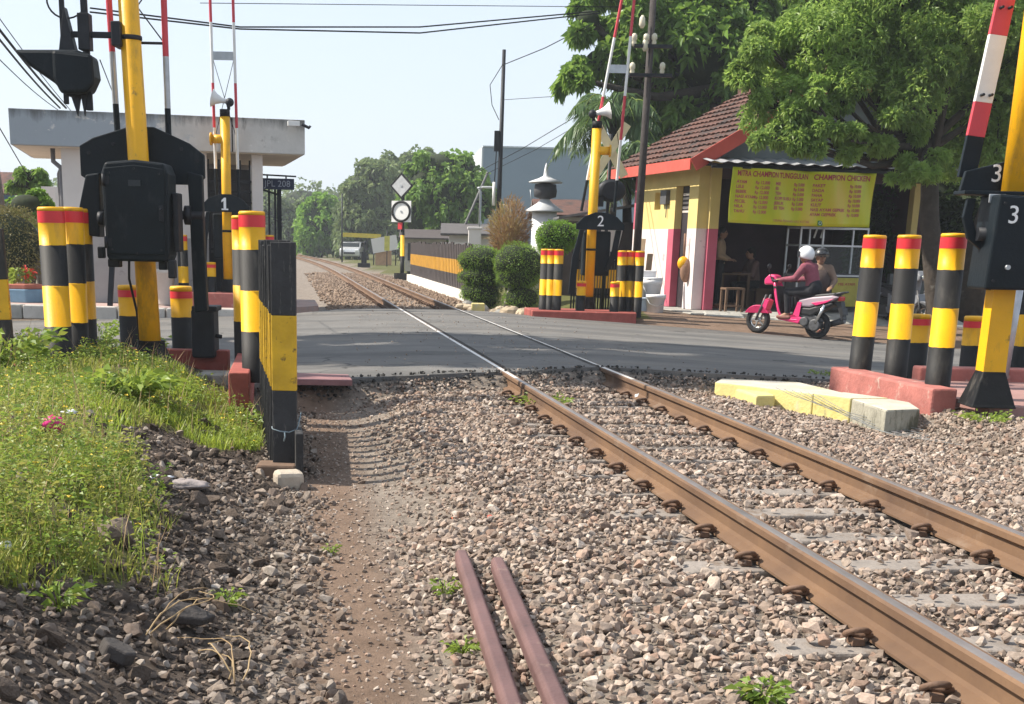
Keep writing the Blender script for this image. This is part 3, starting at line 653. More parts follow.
# ------------------------------------------------------------------ worn post at the left edge
a = MB(); a.box((0, 0, .20), (.13, .10, .5), 1).box((0, 0, .62), (.13, .1, .34), 0).box((0, 0, 1.0), (.13, .1, .42), 1)
WOODY = mat('worn_yellow', (.62, .37, .02), .7, .25, 4, .3, 30, stain=[((.12, .075, .03), .56, 9), ((.03, .028, .025), .66, 5)])
WOODK = mat('worn_black', (.03, .03, .032), .75, .35, 4, .35, 30, stain=[((.15, .14, .12), .58, 8, (4, 4, .5)), ((.25, .24, .22), .72, 20)])
o = a.build('worn_post', [WOODY, WOODK], bevel=.008, loc=BW(4, 11., .05, 300), rotz=.2); tag(o, 'worn black and yellow square post at the left edge', 'post'); o.rotation_euler.y = -.03
# ------------------------------------------------------------------ striped fence of upright old rails
fa, fb = W(-.985, 8.28, -.2), W(-1.36, 10.4, -.1); fa.z = fb.z = 0
o = thing('striped_fence', 'fence of upright black and yellow old rails beside the dirt path', 'fence', fa)
for i in range(10):
    t = i/9; p = (fb-fa)*t; zb = zgs(fa.x+p.x, fa.y+p.y)-.15; s = MB(); top = 1.2+random.uniform(-.03, .02); yo = random.uniform(-.01, .01)
    def seg(z0, z1, m):
        s.box((p.x, p.y+yo, (z0+z1)/2), (.16, .046, z1-z0), m); s.box((p.x-.065, p.y+yo+.035, (z0+z1)/2), (.025, .045, z1-z0-.001), m); s.box((p.x+.065, p.y+yo+.03, (z0+z1)/2), (.025, .045, z1-z0-.001), m)
    seg(zb, .27, 1); seg(.27, .75, 0); seg(.75, top, 1)
    q = s.build('slat', [WOODY, WOODK], o, bevel=.005); q.rotation_euler = (0, random.uniform(-.006, .006), 0)
pl = MB(); pl.bar((.11, -.14, -.17), ((fb-fa).x+.11, (fb-fa).y, .02), .05, .36, 0); pl.build('bottom_rail', WOODK, o, bevel=.006)
w = MB(); w.tube([(-.085, .0, .03), (-.08, -.025, .02), (-.03, -.028, .005), (.03, -.028, .0), (.08, -.025, .02), (.085, .02, .04), (.10, .05, .12)], .0045, 6); w.tube([(0, -.03, 0), (.005, -.034, -.03), (-.005, -.034, -.06)], .006, 6); w.build('wire_tie', mat('blue_grey_wire', (.22, .28, .31), .6, .1), o)
a = MB(); a.box((0, 0, 0), (.18, .16, .18), 0); o = a.build('stone_block', mat('pale_stone', (.42, .36, .29), .9, .2, 6, .5, 25), loc=W(-.93, 7.98, -.28), rotz=.3, bevel=.03); tag(o, 'pale broken stone block at the foot of the striped fence end', 'stone')
a = MB(); a.box((0, 0, 0), (.26, .2, .16), 0); o = a.build('foundation_block', mat('brown_block', (.17, .11, .075), .9, .2, 6, .5, 25), loc=W(-1.03, 8.25, -.27), bevel=.015); tag(o, 'brown concrete block carrying the striped fence end', 'block')
# ------------------------------------------------------------------ red kerbs
def kerb(pts, w, z0, z1, name, label, mats=BRICKR, cat='kerb', closed=False):
    a = MB(); n = len(pts); pts = WP(pts)
    for i in range(n-1):
        p, q = Vector((*pts[i], 0)), Vector((*pts[i+1], 0)); d = (q-p).normalized(); s = Vector((d.y, -d.x, 0))*w/2
        e0 = d*(w/2 if i > 0 else 0)
        a.slab([tuple((p+s+e0)[:2]), tuple((q+s+d*(w/2 if i < n-2 else 0))[:2]), tuple((q-s+d*(w/2 if i < n-2 else 0))[:2]), tuple((p-s+e0)[:2])], z0+i*.002, z1-i*.003)
    o = a.build(name, mats, bevel=.012); return tag(o, label, cat)
kerb([(-3.42, 10.5), (-3.42, 12.45), (-2.02, 12.45)], .16, -.25, .16, 'red_kerb', 'low red painted kerb behind the black barrier box on the left')
kerb([(-1.86, 12.6), (-1.60, 10.35)], .17, -.25, .16, 'red_kerb', 'short red painted kerb behind the striped fence')
a = MB(); a.slab(WP([(-3.33, 12.34), (-2.0, 12.34), (-1.86, 11.9), (-3.33, 11.9)]), -.2, -.03); o = a.build('concrete_strip', CONC, bevel=.01); tag(o, 'dusty concrete strip along the left red kerb at the barrier mast', 'kerb')
RK = mat('weathered_red_kerb', (.36, .13, .11), .85, .2, 5, .4, 26, stain=[((.44, .33, .28), .58, 6), ((.15, .09, .08), .66, 13)])
def rbox(cx0, y0, cx1, y1, w, z0, z1, label):
    (cx0, y0), (cx1, y1) = WP([(cx0, y0), (cx1, y1)]); d = Vector((cx1-cx0, y1-y0, 0)).normalized(); s = Vector((d.y, -d.x, 0))*w
    a = MB(); a.slab([(cx0, y0), (cx0+s.x, y0+s.y), (cx1+s.x, y1+s.y), (cx1, y1)], z0, z1); o = a.build('red_kerb', RK, bevel=.02); return tag(o, label, 'kerb')
rbox(4.14, 10.95, 3.85, 12.85, .24, -.3, .09, 'weathered red kerb carrying the three tall right bollards')
rbox(4.75, 13.1, 7.6, 13.1, .25, -.25, .10, 'red kerb running behind the leaning mast to the right edge')
a = MB(); a.slab(WP([(4.55, 10.75), (8.5, 10.5), (8.5, 13.0), (4.3, 13.0)]), -.3, -.03); o = a.build('paving', mat('pink_paving', (.30, .17, .15), .85, .2, 3, .3, 30, stain=((.2, .17, .15), .6, 5))); setting(o)
# far kerbs
a = MB(); a.slab(WP([(1.62, 22.95), (3.45, 22.85), (3.6, 23.9), (1.55, 24.0)]), -.3, .075); o = a.build('red_kerb', BRICKR, bevel=.02); tag(o, 'dark red kerb island under the barrier with the 2', 'kerb')
a = MB(); a.slab(WP([(-4.55, 23.2), (-3.25, 23.3), (-3.3, 24.1), (-4.6, 24.0)]), -.2, .25); o = a.build('red_kerb', RK, bevel=.02); tag(o, 'red kerb island under the post with the 1', 'kerb')
# ------------------------------------------------------------------ concrete edging right of the track
YC = mat('pale_yellow_concrete', (.60, .52, .21), .85, .12, 4, .4, 24, stain=[((.56, .52, .34), .58, 3), ((.22, .2, .14), .62, 9, (1, 1, .35)), ((.46, .38, .08), .60, 2)])
PT_ = mat('dusty_concrete_top', (.46, .43, .36), .9, .15, 4, .4, 22, stain=[((.56, .50, .26), .56, 2.5), ((.2, .19, .16), .62, 7)])
o = thing('concrete_edging', 'long concrete edging painted yellow, bare and grey at its near end', 'edging', (0, 0, 0))
a = MB(); a.slab(WP([(2.66, 12.55), (2.98, 12.2), (3.36, 11.70), (3.68, 11.85), (3.52, 12.7), (2.8, 12.9)]), -.36, -.06, 0, 1); a.build('yellow_section', [YC, PT_], o, bevel=.012)
a = MB(); a.slab(WP([(3.365, 11.69), (3.6, 11.38), (3.96, 11.45), (3.69, 11.845)]), -.36, -.055, 0, 1); a.build('yellow_end_section', [YC, PT_], o, bevel=.012)
MOSS = mat('mossy_concrete', (.30, .285, .23), .9, .25, 5, .6, 22, stain=[((.10, .095, .065), .5, 6, (1, 1, .3)), ((.45, .43, .38), .66, 8)])
a = MB(); a.slab(WP([(3.605, 11.37), (3.65, 10.62), (3.98, 10.75), (4.06, 11.2), (3.965, 11.44)]), -.40, -.06, 0, 1); a.build('grey_section', [MOSS, PT_], o, bevel=.02)
a = MB(); a.slab(WP([(2.82, 12.38), (2.88, 11.8), (3.07, 11.86), (3.08, 12.2)]), -.36, -.10); o = a.build('concrete_block', YC, bevel=.02); tag(o, 'small pale yellow block standing in front of the long yellow edging', 'block')
WSTR = mat('dull_wire', (.20, .21, .21), .6, .15)
# wire strands lying in front of it
o = thing('wire_strands', 'loose grey wire strands sagging past the grey end of the edging', 'wire')
for k in range(6):
    a = MB(); pts = []
    p0 = P(775+k*8, 396+k*2.2, 12.1-.1*k); p1 = P(1040, 455+k*6, 10.4-.12*k)
    for t in np.linspace(0, 1, 14):
        q = p0.lerp(p1, t); q.z -= .10*math.sin(math.pi*t)*(.6+.2*k*.3); q.z = max(q.z, -.30+.25*max(0, 1-t*3))+.05; pts.append(q)
    a.tube(pts, .0028, 5); a.build('strand', WSTR, o)
# ------------------------------------------------------------------ loose bars, litter, broken slab
BAR = mat('purple_rust_bar', (.15, .085, .08), .6, .2, 4, .2, 40, stain=[((.25, .17, .14), .6, 6), ((.07, .05, .05), .64, 12)], metal=.2)
def loose(p0, p1, lb):
    a = MB(); n = 10
    q0, q1 = GH(*p0), GH(*p1); q0.z = zgs(q0.x, q0.y)+.055; q1.z = zgs(q1.x, q1.y)+.055; q1 = q0+(q1-q0)*1.5
    d = (q1-q0).normalized(); s = d.cross(Vector((0, 0, 1))).normalized(); up = s.cross(d)
    prof = [(-.036, -.03), (.036, -.03), (.036, .012), (.022, .03), (-.022, .03), (-.036, .012)]; vs = []; fs = []
    for i in range(n):
        c = q0.lerp(q1, i/(n-1))
        for x, z in prof: vs.append(c+s*x*(1 if i else .85)+up*z)
    for i in range(n-1):
        for k in range(6): fs.append((i*6+k, i*6+(k+1) % 6, (i+1)*6+(k+1) % 6, (i+1)*6+k))
    fs += [tuple(range(6)), tuple(range((n-1)*6, n*6))]
    a.add(vs, fs); o = a.build('loose_bar', BAR, bevel=.006); tag(o, lb, 'metal bar')
loose((461, 567), (504, 700), 'rusty purple steel bar lying on the ballast, closer to the dirt path'); loose((497, 575), (548, 700), 'rusty purple steel bar lying on the ballast, nearer the rails')
def crumple(name, px, py, z, s, m_, label, cat, seed):
    r = random.Random(seed); a = MB(); a.ball((0, 0, 0), (1, 1, 1), 0, 8); a.v = [tuple(c*r.uniform(.6, 1.1)*k for c, k in zip(v, s)) for v in a.v]
    p = GH(px, py); o = a.build(name, m_, loc=(p.x, p.y, zgs(p.x, p.y)+s[2]*.6+(.13 if 'magenta' in label else 0))); tag(o, label, cat); return o
PLA = mat('white_plastic', (.75, .77, .8), .4, .05, 5, .1)
crumple('plastic_litter', 638, 402, -.17, (.055, .06, .05), PLA, 'white plastic bag scrap between the rails near the road', 'litter', 1)
crumple('plastic_litter', 55, 452, -.02, (.07, .05, .05), mat('pink_plastic', (.6, .03, .2), .4, .1, 5, .1), 'crumpled magenta wrapper lying in the grass', 'litter', 2)
crumple('plastic_litter', 6, 553, -.03, (.035, .03, .035), PLA, 'white plastic cup scrap in the grass at the left edge', 'litter', 3)
crumple('plastic_litter', 70, 414, .03, (.06, .05, .02), PLA, 'flattened white wrapper at the top of the rubble', 'litter', 4)
crumple('plastic_litter', 185, 488, -.1, (.17, .10, .035), mat('grey_rag', (.30, .26, .25), .8, .2, 6, .4), 'dusty grey rag half buried in the rubble', 'rag', 5)
crumple('plastic_litter', 455, 520, -.2, (.02, .02, .015), mat('orange_scrap', (.7, .13, .04), .5, .1), 'orange plastic scrap on the ballast left of the red one', 'litter', 6)
crumple('plastic_litter', 490, 519, -.2, (.018, .02, .015), mat('red_scrap', (.6, .06, .03), .5, .1), 'small red scrap on the ballast beside the orange one', 'litter', 7)
crumple('plastic_litter', 160, 480, -.05, (.09, .03, .02), PLA, 'torn white plastic strip on the rubble slope', 'litter', 8)
TARM = mat('broken_tarmac', (.06, .052, .048), .9, .25, 6, .6, 30)
for px, py, s, rz, lb in ((185, 628, (.20, .12, .035), .5, 'flat dark slab of broken tarmac at the bottom of the bank'), (118, 668, (.10, .13, .05), 1.1, 'upright dark slab chunk near the bottom left')):
    p = GH(px, py); a = MB(); r = random.Random(px); poly = [(math.cos(t)*s[0]*r.uniform(.7, 1.1)*.6, math.sin(t)*s[1]*r.uniform(.7, 1.1)*.6) for t in np.linspace(0, 6.28, 7)[:-1]]
    a.slab(poly, -s[2]/2, s[2]/2); o = a.build('tarmac_slab', TARM, bevel=.008, loc=(p.x, p.y, zgs(p.x, p.y)+.06)); o.rotation_euler = (.35, .3, rz); tag(o, lb, 'rubble slab')
for i, (px, py, L_, rz, lb) in enumerate(((150, 640, .5, .9, 'long bent dry stem on the dark earth'), (245, 690, .4, 2.2, 'dry straw bent above the bottom of the bank'))):
    p = GH(px, py); o = thing('straw_tuft', lb, 'straw', (p.x, p.y, zgs(p.x, p.y)+.04), rz); a = MB()
    r = random.Random(i+4)
    for k in range(4):
        P0, P1, P2_, P3 = (Vector(q) for q in ((r.uniform(-.05, .05), r.uniform(-.05, .05), 0), (L_*.3, r.uniform(-.12, .12), .10+r.uniform(0, .06)), (L_*.6, r.uniform(-.2, .2), .07), (L_*r.uniform(.6, 1.), r.uniform(-.2, .2), r.uniform(-.03, .06))))
        a.tube([P0*(1-t)**3+P1*3*t*(1-t)**2+P2_*3*t*t*(1-t)+P3*t**3+Vector((0, r.uniform(-.006, .006), r.uniform(-.004, .004))) for t in np.linspace(0, 1, 12)], [.0032*(1-.6*t) for t in np.linspace(0, 1, 12)], 5)
    a.build('stalk', DRY, o)
a = MB(); p = GH(325, 398); a.slab([(-.45, -.3), (.28, -.25), (.2, .3), (-.4, .35)], -.03, .02); o = a.build('fallen_sheet', mat('faded_pink_sheet', (.26, .13, .13), .8, .2, 5, .3), loc=(p.x, p.y, zgs(p.x, p.y)+.04)); tag(o, 'faded pink sheet lying in the shade beside the fence near the road', 'sheet')
# ================================================================== BARRIER MACHINES
LETW = mat('white_lettering', (.8, .8, .8), .5, .02, 5, 0)
def boom(parent, pts, r, bands, name='boom'):
    """round boom pole along pts[0]->pts[1] with coloured bands (length, material index)"""
    a = MB(); p, q = Vector(pts[0]), Vector(pts[1]); d = (q-p); L_ = d.length; t = 0
    for ln, m_ in bands:
        t1 = min(1, t+ln/L_); a.tube([p+d*t, p+d*t1], r, 10, m_, cap=False); t = t1
        if t >= 1: break
    a.build(name, [WHT, mat('boom_red', (.55, .05, .07), .45, .1, 4, .05) if 'boom_red' not in bpy.data.materials else bpy.data.materials['boom_red'], NAVY, STEEL], parent)
# --- near left machine (big black box)
Y0 = 11.8; k = Y0/1300
def LX(px, Y=Y0): return (px-CX)/F*Y
o = thing('barrier_machine', 'level crossing barrier with a large black box on a yellow mast, left of the fence', 'barrier', W(-2.61, Y0, -.05)); o.scale = (1.03, 1.03, 1.0)
a = MB(); a.lathe([(.098, .05), (.092, 1.4), (.082, 4.6)], n=24, ms=0); mq = a.build('mast', YEL, o); mq.rotation_euler.y = -.028
a = MB(); a.lathe([(.30, 0), (.30, .03), (.16, .22), (.125, .30), (.125, .34)], n=10, ms=0, sm=False); a.build('base_flange', BLK, o)
a = MB(); bx = .275
a.prism([(-bx*.96, 1.10), (-bx*.88, 1.06), (bx*.88, 1.06), (bx*.98, 1.12), (bx*1.02, 1.80), (bx*.9, 1.89), (0, 1.915), (-bx*.9, 1.89), (-bx*1.03, 1.80)], -.50, -.14)
a.v = [(x+.02, y, z) for x, y, z in a.v]
hb = a.build('housing', NAVY, o, bevel=.02)
a = MB(); a.prism([(-bx*.9, 1.12), (bx*.9, 1.12), (bx*.93, 1.84), (0, 1.87), (-bx*.93, 1.84)], -.515, -.501); a.v = [(x+.02, y, z) for x, y, z in a.v]; a.build('door_panel', NAVY, hb, bevel=.006)
a = MB(); a.box((.30, -.42, 1.0), (.06, .1, .16)).box((-.21, -.35, 1.04), (.1, .12, .07)).box((.21, -.35, 1.03), (.07, .1, .08)).box((-.31, -.4, 1.13), (.05, .1, .1)).box((.335, -.3, 1.4), (.05, .2, .5)); a.build('bracket', DKMET, hb, bevel=.01)
a = MB(); a.prism([(-.60, 1.80), (-.60, 2.06), (-.48, 2.13), (-.15, 2.235), (.06, 2.235), (.37, 2.10), (.50, 2.0), (.50, 1.80), (.4, 1.74), (-.5, 1.74)], .12, .17); a.build('hood_plate', NAVY, o, bevel=.008)
a = MB(); a.prism([(-.50, 1.80), (-.38, 1.82), (-.38, 1.45), (-.40, 1.34), (-.40, 1.26), (-.58, 1.28), (-.60, 1.38), (-.56, 1.56)], -.1, .1); a.build('counterweight', NAVY, o, bevel=.015)
a = MB(); a.prism([(.37, 1.85), (.50, 1.82), (.505, 1.2), (.52, .62), (.40, .60), (.39, 1.1), (.38, 1.6)], -.02, .08); a.build('lever_arm', NAVY, o, bevel=.012)
a = MB(); a.tube([(-.56, 0, 1.47), (.5, 0, 1.47)], .04, 12); a.tube([(.34, 0, 1.47), (.40, 0, 1.47)], .085, 16); a.tube([(-.35, -.3, 1.42), (-.30, -.3, 1.42)], .06, 12); a.build('axle', DKMET, o)
for zz_ in (1.22, 1.74): q = MB(); q.tube([(.02-bx*.93, -.53, zz_-.05), (.02-bx*.93, -.53, zz_+.05)], .014, 10); q.box((.02-bx*.86, -.520, zz_), (.05, .006, .07)); q.build('hinge', DKMET, hb)
q = MB(); q.box((.02+bx*.80, -.523, 1.47), (.035, .02, .13)); q.tube([(.02+bx*.80, -.53, 1.50), (.02+bx*.80, -.56, 1.50)], .012, 8); q.build('latch', DKMET, hb, bevel=.004)
q = MB(); q.box((.02, -.518, 1.72), (.10, .006, .05)); q.build('name_plate', mat('dim_plate', (.03, .035, .04), .4, .2, metal=.4), hb)
for i_, (xx, zz_) in enumerate(((-.21, 1.16), (.21, 1.16), (-.21, 1.80), (.21, 1.80), (0, 1.13), (0, 1.84))): q = MB(); q.tube([(.02+xx, -.515, zz_), (.02+xx, -.526, zz_)], .010, 6); q.build('bolt', DKMET, hb)
for xx, zz_ in ((-.52, 2.0), (.44, 1.95), (-.30, 2.08), (.30, 2.05), (-.5, 1.8), (.44, 1.8)): q = MB(); q.tube([(xx, .125, zz_), (xx, .105, zz_)], .016, 6); q.build('bolt', DKMET, o)
q = MB(); q.tube([(-.1, -.3, 1.06), (-.13, -.2, .9), (-.115, -.02, .6), (-.105, .0, .3), (-.12, .02, .05)], .011, 8); q.build('conduit', DKMET, o)
bl = [(.30, 2), (.44, 3), (.52, 1), (.5, 0), (.5, 1), (.5, 0), (.5, 1)]
boom(o, ((-.275, .2, 2.13), (-.345, .2, 4.9)), .027, bl); boom(o, ((.175, .2, 2.10), (.165, .2, 4.9)), .027, bl)
a = MB()
for i in range(4):
    z = 2.95+i*.6; a.bar((-.29, .2, z), (.17, .2, z), .03, .02)
    a.tube([(-.29, .2, z), (.165, .2, z+.6)], .006, 5); a.tube([(.165, .2, z), (-.29, .2, z+.6)], .006, 5)
a.build('boom_bracing', DKMET, o)
a = MB(); a.bar((-.64, 0, 2.98), (-.05, 0, 2.98), .045, .05); a.box((-.18, 0, 2.98), (.08, .26, .2)); a.lathe([(.098, 2.94), (.098, 2.98)], (-.083, 0, 0), n=20, ms=0); a.build('lamp_bracket', DKMET, o, bevel=.008)
lm = MB(); lm.prism([(-1.06, 2.83), (-.52, 2.84), (-.40, 2.80), (-.38, 2.62), (-.44, 2.50), (-.62, 2.45), (-.72, 2.56), (-.93, 2.70)], -.14, .14)
lm = lm.build('warning_lamp', NAVY, o, bevel=.03)
a = MB(); a.prism([(-.72, 2.83), (-.38, 2.8), (-.37, 2.56), (-.45, 2.48), (-.66, 2.47), (-.72, 2.6)], -.18, -.10); a.build('lamp_back', NAVY, lm, bevel=.03)
a = MB(); a.bar((-.66, 0, 2.4), (-.66, 0, 3.9), .04, .04); a.bar((-.46, 0, 2.35), (-.48, 0, 4.0), .055, .04); a.box((-.47, 0, 3.0), (.1, .12, .3)); a.prism([(-.69, 2.83), (-.55, 2.84), (-.63, 3.2)], -.06, .06); a.build('lamp_hanger', DKMET, lm, bevel=.005)
a = MB(); a.torus((-.63, .05, 3.28), .17, .008, 0, 26, 6, Matrix.Rotation(math.radians(80), 3, 'X')); a.tube([(-.66, .05, 3.45), (-.3, .05, 3.4), (.0, .1, 3.3)], .01, 6); a.build('cable_loop', BLK, lm)
a = MB(); a.prism([(-.62, 2.5), (-.52, 2.5), (-.56, 2.3)], -.03, .0); a.prism([(-.53, 2.5), (-.47, 2.5), (-.5, 2.3)], -.03, .0); a.build('visor_flap', DKMET, lm)
# motor box and leg at its right
o = thing('motor_box', 'small dark motor box on the red kerb behind the barrier lever', 'machine', BW(205, 12.4, .1, 320))
a = MB(); a.box((0, 0, .22), (.22, .3, .46)); a.build('body', DKMET, o, bevel=.02); a = MB(); a.box((.02, 0, .46), (.24, .32, .05)); a.build('lid', DKMET, o, bevel=.012); a = MB(); a.tube([(.11, -.05, .2), (.17, -.05, .19)], .02, 10); a.build('crank', DKMET, o)
# --- right machine with the 3
Y0 = 10.8; kx = Y0/1300
o = thing('barrier_machine', 'level crossing barrier with black box and white 3 at the right edge', 'barrier', W(4.535, Y0, -.03)); M3 = W(4.535, Y0, -.03)
a = MB(); a.lathe([(.132, .29), (.128, 1.02)], n=4, ms=0, sm=False, axis=Matrix.Rotation(.75, 3, 'Z')); a.lathe([(.1, 1.4), (.095, 4.3)], n=22, ms=0); a.build('mast', YEL, o)
a = MB(); a.lathe([(.27, 0), (.25, .03), (.142, .28), (.135, .30)], n=4, ms=0, sm=False, axis=Matrix.Rotation(.75, 3, 'Z')); a.build('base_flange', BLK, o, bevel=.01)
a = MB(); a.prism([(-.26, .98), (.75, .98), (.78, 1.68), (-.23, 1.73)], -.30, .1); hb = a.build('housing', NAVY, o, bevel=.02)
text_mesh('3', .20, 'number', LETW, hb, Matrix.Translation((-.10, -.3035, 1.565)) @ FACE, .003)
a = MB(); a.prism([(-.42, 1.76), (-.39, 1.92), (.04, 2.03), (.7, 2.03), (.7, 1.77)], .06, .11); mhp = a
for xx, zz_ in ((-.20, 1.05), (.1, 1.03), (-.18, 1.66), (.25, 1.67), (.25, 1.02)): q = MB(); q.tube([(xx, -.298, zz_), (xx, -.314, zz_)], .013, 6); q.build('bolt', DKMET, hb)
q = MB(); q.tube([(-.10, -.298, 1.16), (-.10, -.33, 1.16)], .02, 10); q.build('lock', STEEL, hb)
pl = mhp.build('hood_plate', NAVY, o, bevel=.008)
text_mesh('3', .20, 'number', LETW, pl, Matrix.Translation((-.135, .055, 1.90)) @ FACE, .003)
a = MB(); a.box((-.2, .0, 1.745), (.5, .25, .03)); a.box((-.18, -.13, 1.70), (.14, .02, .07), 1); a.build('bracket', [NAVY, STEEL], o, bevel=.006)
ring = [(-.40, 1.70), (-.42, 1.55), (-.36, 1.38), (-.22, 1.28), (-.10, 1.3), (-.12, 1.36), (-.2, 1.36), (-.30, 1.44), (-.345, 1.56), (-.33, 1.70)]
a = MB(); a.prism(ring, -.08, -.03); a.prism([(-.2, 1.7), (-.05, 1.7), (-.02, .95), (-.22, 1.0)], -.02, .1); a.build('lever_arm', NAVY, o, bevel=.008)
a = MB(); a.tube([(-.30, -.1, 1.42), (.05, -.1, 1.42)], .055, 14); a.tube([(-.16, -.1, 1.42), (-.1, -.1, 1.42)], .1, 18); a.build('axle', DKMET, o)
b0 = P(966, 178, M3.y+.2)-M3; b1 = P(1011, -25, M3.y+.2)-M3; d = (b1-b0)
a = MB(); tt = [0, .21, .38, .71, .93, 1.25]; cols = [2, 1, 0, 1, 0]
for i in range(5): a.bar(b0+d*tt[i], b0+d*tt[i+1], .145, .05, cols[i], up=(0, 1, 0))
a.v = a.v; a.build('boom', [WHT, bpy.data.materials['boom_red'], NAVY], o, bevel=.004)
for t in (.415, .84):
    for s_ in (-.035, .035):
        c = b0+d*t+Vector((s_, -.08, 0)); a = MB(); a.tube([c, c+Vector((0, .06, 0))], .012, 8); a.build('bolt', DKMET, o)
a = MB(); a.tube([P(1003, 378, 13.4)-M3, P(1019, 285, 13.4)-M3], .05, 12); pp = a; pp.v = [tuple(Vector(v)+M3) for v in pp.v]
o2 = pp.build('steel_pipe', STEEL); tag(o2, 'grey steel pipe standing on the red kerb at the right edge', 'pipe')
# --- far machines 1 and 2
def far_machine(px, Y, zb, hgt, num, label, plx, plz, booms, horn=-1, boomh=5.5):
    X = (px-CX)/F*Y; o = thing('barrier_machine', label, 'barrier', W(X, Y, zb)); o.scale = (1.02,)*3; r = .086
    a = MB(); a.lathe([(r, .18), (r, hgt-.12)], n=20, ms=0); a.build('mast', YEL, o)
    a = MB(); a.lathe([(.15, 0), (.15, .02), (.115, .22)], n=8, ms=0, sm=False); a.lathe([(r*1.05, hgt-.12), (r*1.05, hgt)], n=20, ms=0); a.lathe([(r*1.06, 1.05), (r*1.06, 1.09)], n=20, ms=0); a.lathe([(r*1.06, 1.45), (r*1.06, 1.49)], n=20, ms=0); a.build('collar', BLK, o)
    a = MB(); a.prism([(-.44, 0), (.44, 0), (.44, .11), (.3, .27), (.1, .36), (-.1, .36), (-.3, .27), (-.44, .11)], -.2, -.15); a.v = [(x+plx, y, z*.85+plz) for x, y, z in a.v]; p_ = a.build('hood_plate', NAVY, o, bevel=.006)
    if num == '1': q = MB(); q.prism([(plx-.022, plz+.05), (plx+.022, plz+.05), (plx+.022, plz+.245), (plx-.012, plz+.245), (plx-.06, plz+.20), (plx-.06, plz+.165), (plx-.022, plz+.19)], -.207, -.201); q.box((plx, -.204, plz+.045), (.12, .006, .025)); q.build('number', LETW, p_)
    else: text_mesh(num, .27, 'number', LETW, p_, Matrix.Translation((plx, -.204, plz+.145)) @ FACE, .003)
    a = MB(); a.box((plx-.02, .22, plz-.42), (.5, .36, .8)); a.build('housing', NAVY, o, bevel=.03)
    a = MB(); a.prism([(-.36, 0), (-.28, 0), (-.36, -.5), (-.40, -1.15), (-.52, -1.15), (-.48, -.5)], -.1, -.02); a.prism([(.3, 0), (.4, 0), (.34, -.45), (.2, -.75), (.14, -.7), (.24, -.4)], -.1, -.02); a.v = [(x+plx, y, z+plz) for x, y, z in a.v]; a.build('lever_arm', NAVY, o, bevel=.01)
    # side lug and horn loudspeaker
    a = MB(); a.tube([(0, 0, hgt-.5), (horn*.24, 0, hgt-.5)], .075, 14); a.tube([(horn*.24, 0, hgt-.5), (horn*.27, 0, hgt-.5)], .11, 14); a.build('lug', YEL, o)
    A = Matrix.Rotation(math.radians(90*horn), 3, 'Y') @ Matrix.Identity(3)
    a = MB(); a.lathe([(.035, 0), (.05, .1), (.09, .2), (.15, .27), (.155, .275), (.08, .2)], (-.05*horn, 0, hgt+.13), 18, 0, axis=Matrix.Rotation(math.radians(78*horn), 3, 'Y')); h_ = a.build('horn', WHT, o); a = MB(); a.ball((-.09*horn, 0, hgt+.12), .075); a.tube([(-.07*horn, 0, hgt), (-.07*horn, 0, hgt+.1)], .03, 8); a.build('horn_driver', DKMET, h_)
    for (x0, z0), (x1, z1) in booms: boom(o, ((x0, .12, z0), (x1, .12, z1)), .026, [(.55, 2), (.7, 0), (.75, 1), (1.0, 0), (.8, 1), (.8, 0), (.8, 1)])
    (x0, z0), (x1, z1) = booms[0]; (u0, w0), (u1, w1) = booms[1]; a = MB(); z = hgt+.9
    def at(b, z): t = (z-b[0][1])/(b[1][1]-b[0][1]); return b[0][0]+t*(b[1][0]-b[0][0])
    q0, q1 = at(booms[0], z), at(booms[1], z); a.box(((q0+q1)/2, .12, z), (abs(q1-q0), .02, .14), 0)
    a.tube([(q0, .12, z), (at(booms[1], z-1.4), .12, z-1.4)], .006, 5, 1); a.tube([(q1, .12, z), (at(booms[0], z-1.4), .12, z-1.4)], .006, 5, 1); a.build('boom_bracing', [STEEL, DKMET], o)
    return o
far_machine(228.5, 23.6, .26, 3.15, '1', 'yellow post with white 1 and horn in front of the guardhouse', .0, 1.40, [((-.20, 1.6), (-.25, 6.2)), ((.20, 1.6), (.15, 6.2))], horn=-1)
far_machine(588, 23.9, .075, 3.3, '2', 'yellow post with white 2 and horn beside the clipped bushes', .13, 1.42, [((-.20, 1.75), (.42, 5.9)), ((.40, 1.75), (.58, 5.9))], horn=1)
# warning cross behind barrier 2
p = P(611, 150, BW(611, 25, 0, 150).y); o = thing('crossing_sign', 'pale yellow and white crossed warning boards behind the post with the 2', 'sign', BW(611, 25, .0, 150))
CRS = mat('crossbuck_cream', (.70, .62, .38), .6, .1, 6, .1); a = MB(); z = p.z
a.bar((-.29, 0, z-.48), (.29, 0, z+.48), .16, .025, up=(0, 1, 0)); a.build('cross_board', CRS, o); a = MB(); a.bar((.29, .04, z-.48), (-.29, .04, z+.48), .16, .025, up=(0, 1, 0)); a.build('cross_board', CRS, o)
a = MB(); a.tube([(0, .09, 0), (0, .09, z+.3)], .035, 10); a.build('post', DKMET, o); a = MB(); a.ball((.05, 0, z-.75), (.28, .12, .22)); a.lathe([(.12, 0), (.16, .1)], (.02, -.05, z-.75), 14, 0, axis=Matrix.Rotation(math.radians(90), 3, 'X')); a.box((-.2, 0, z-.95), (.2, .15, .2)); a.build('warning_lamp', DKMET, o)

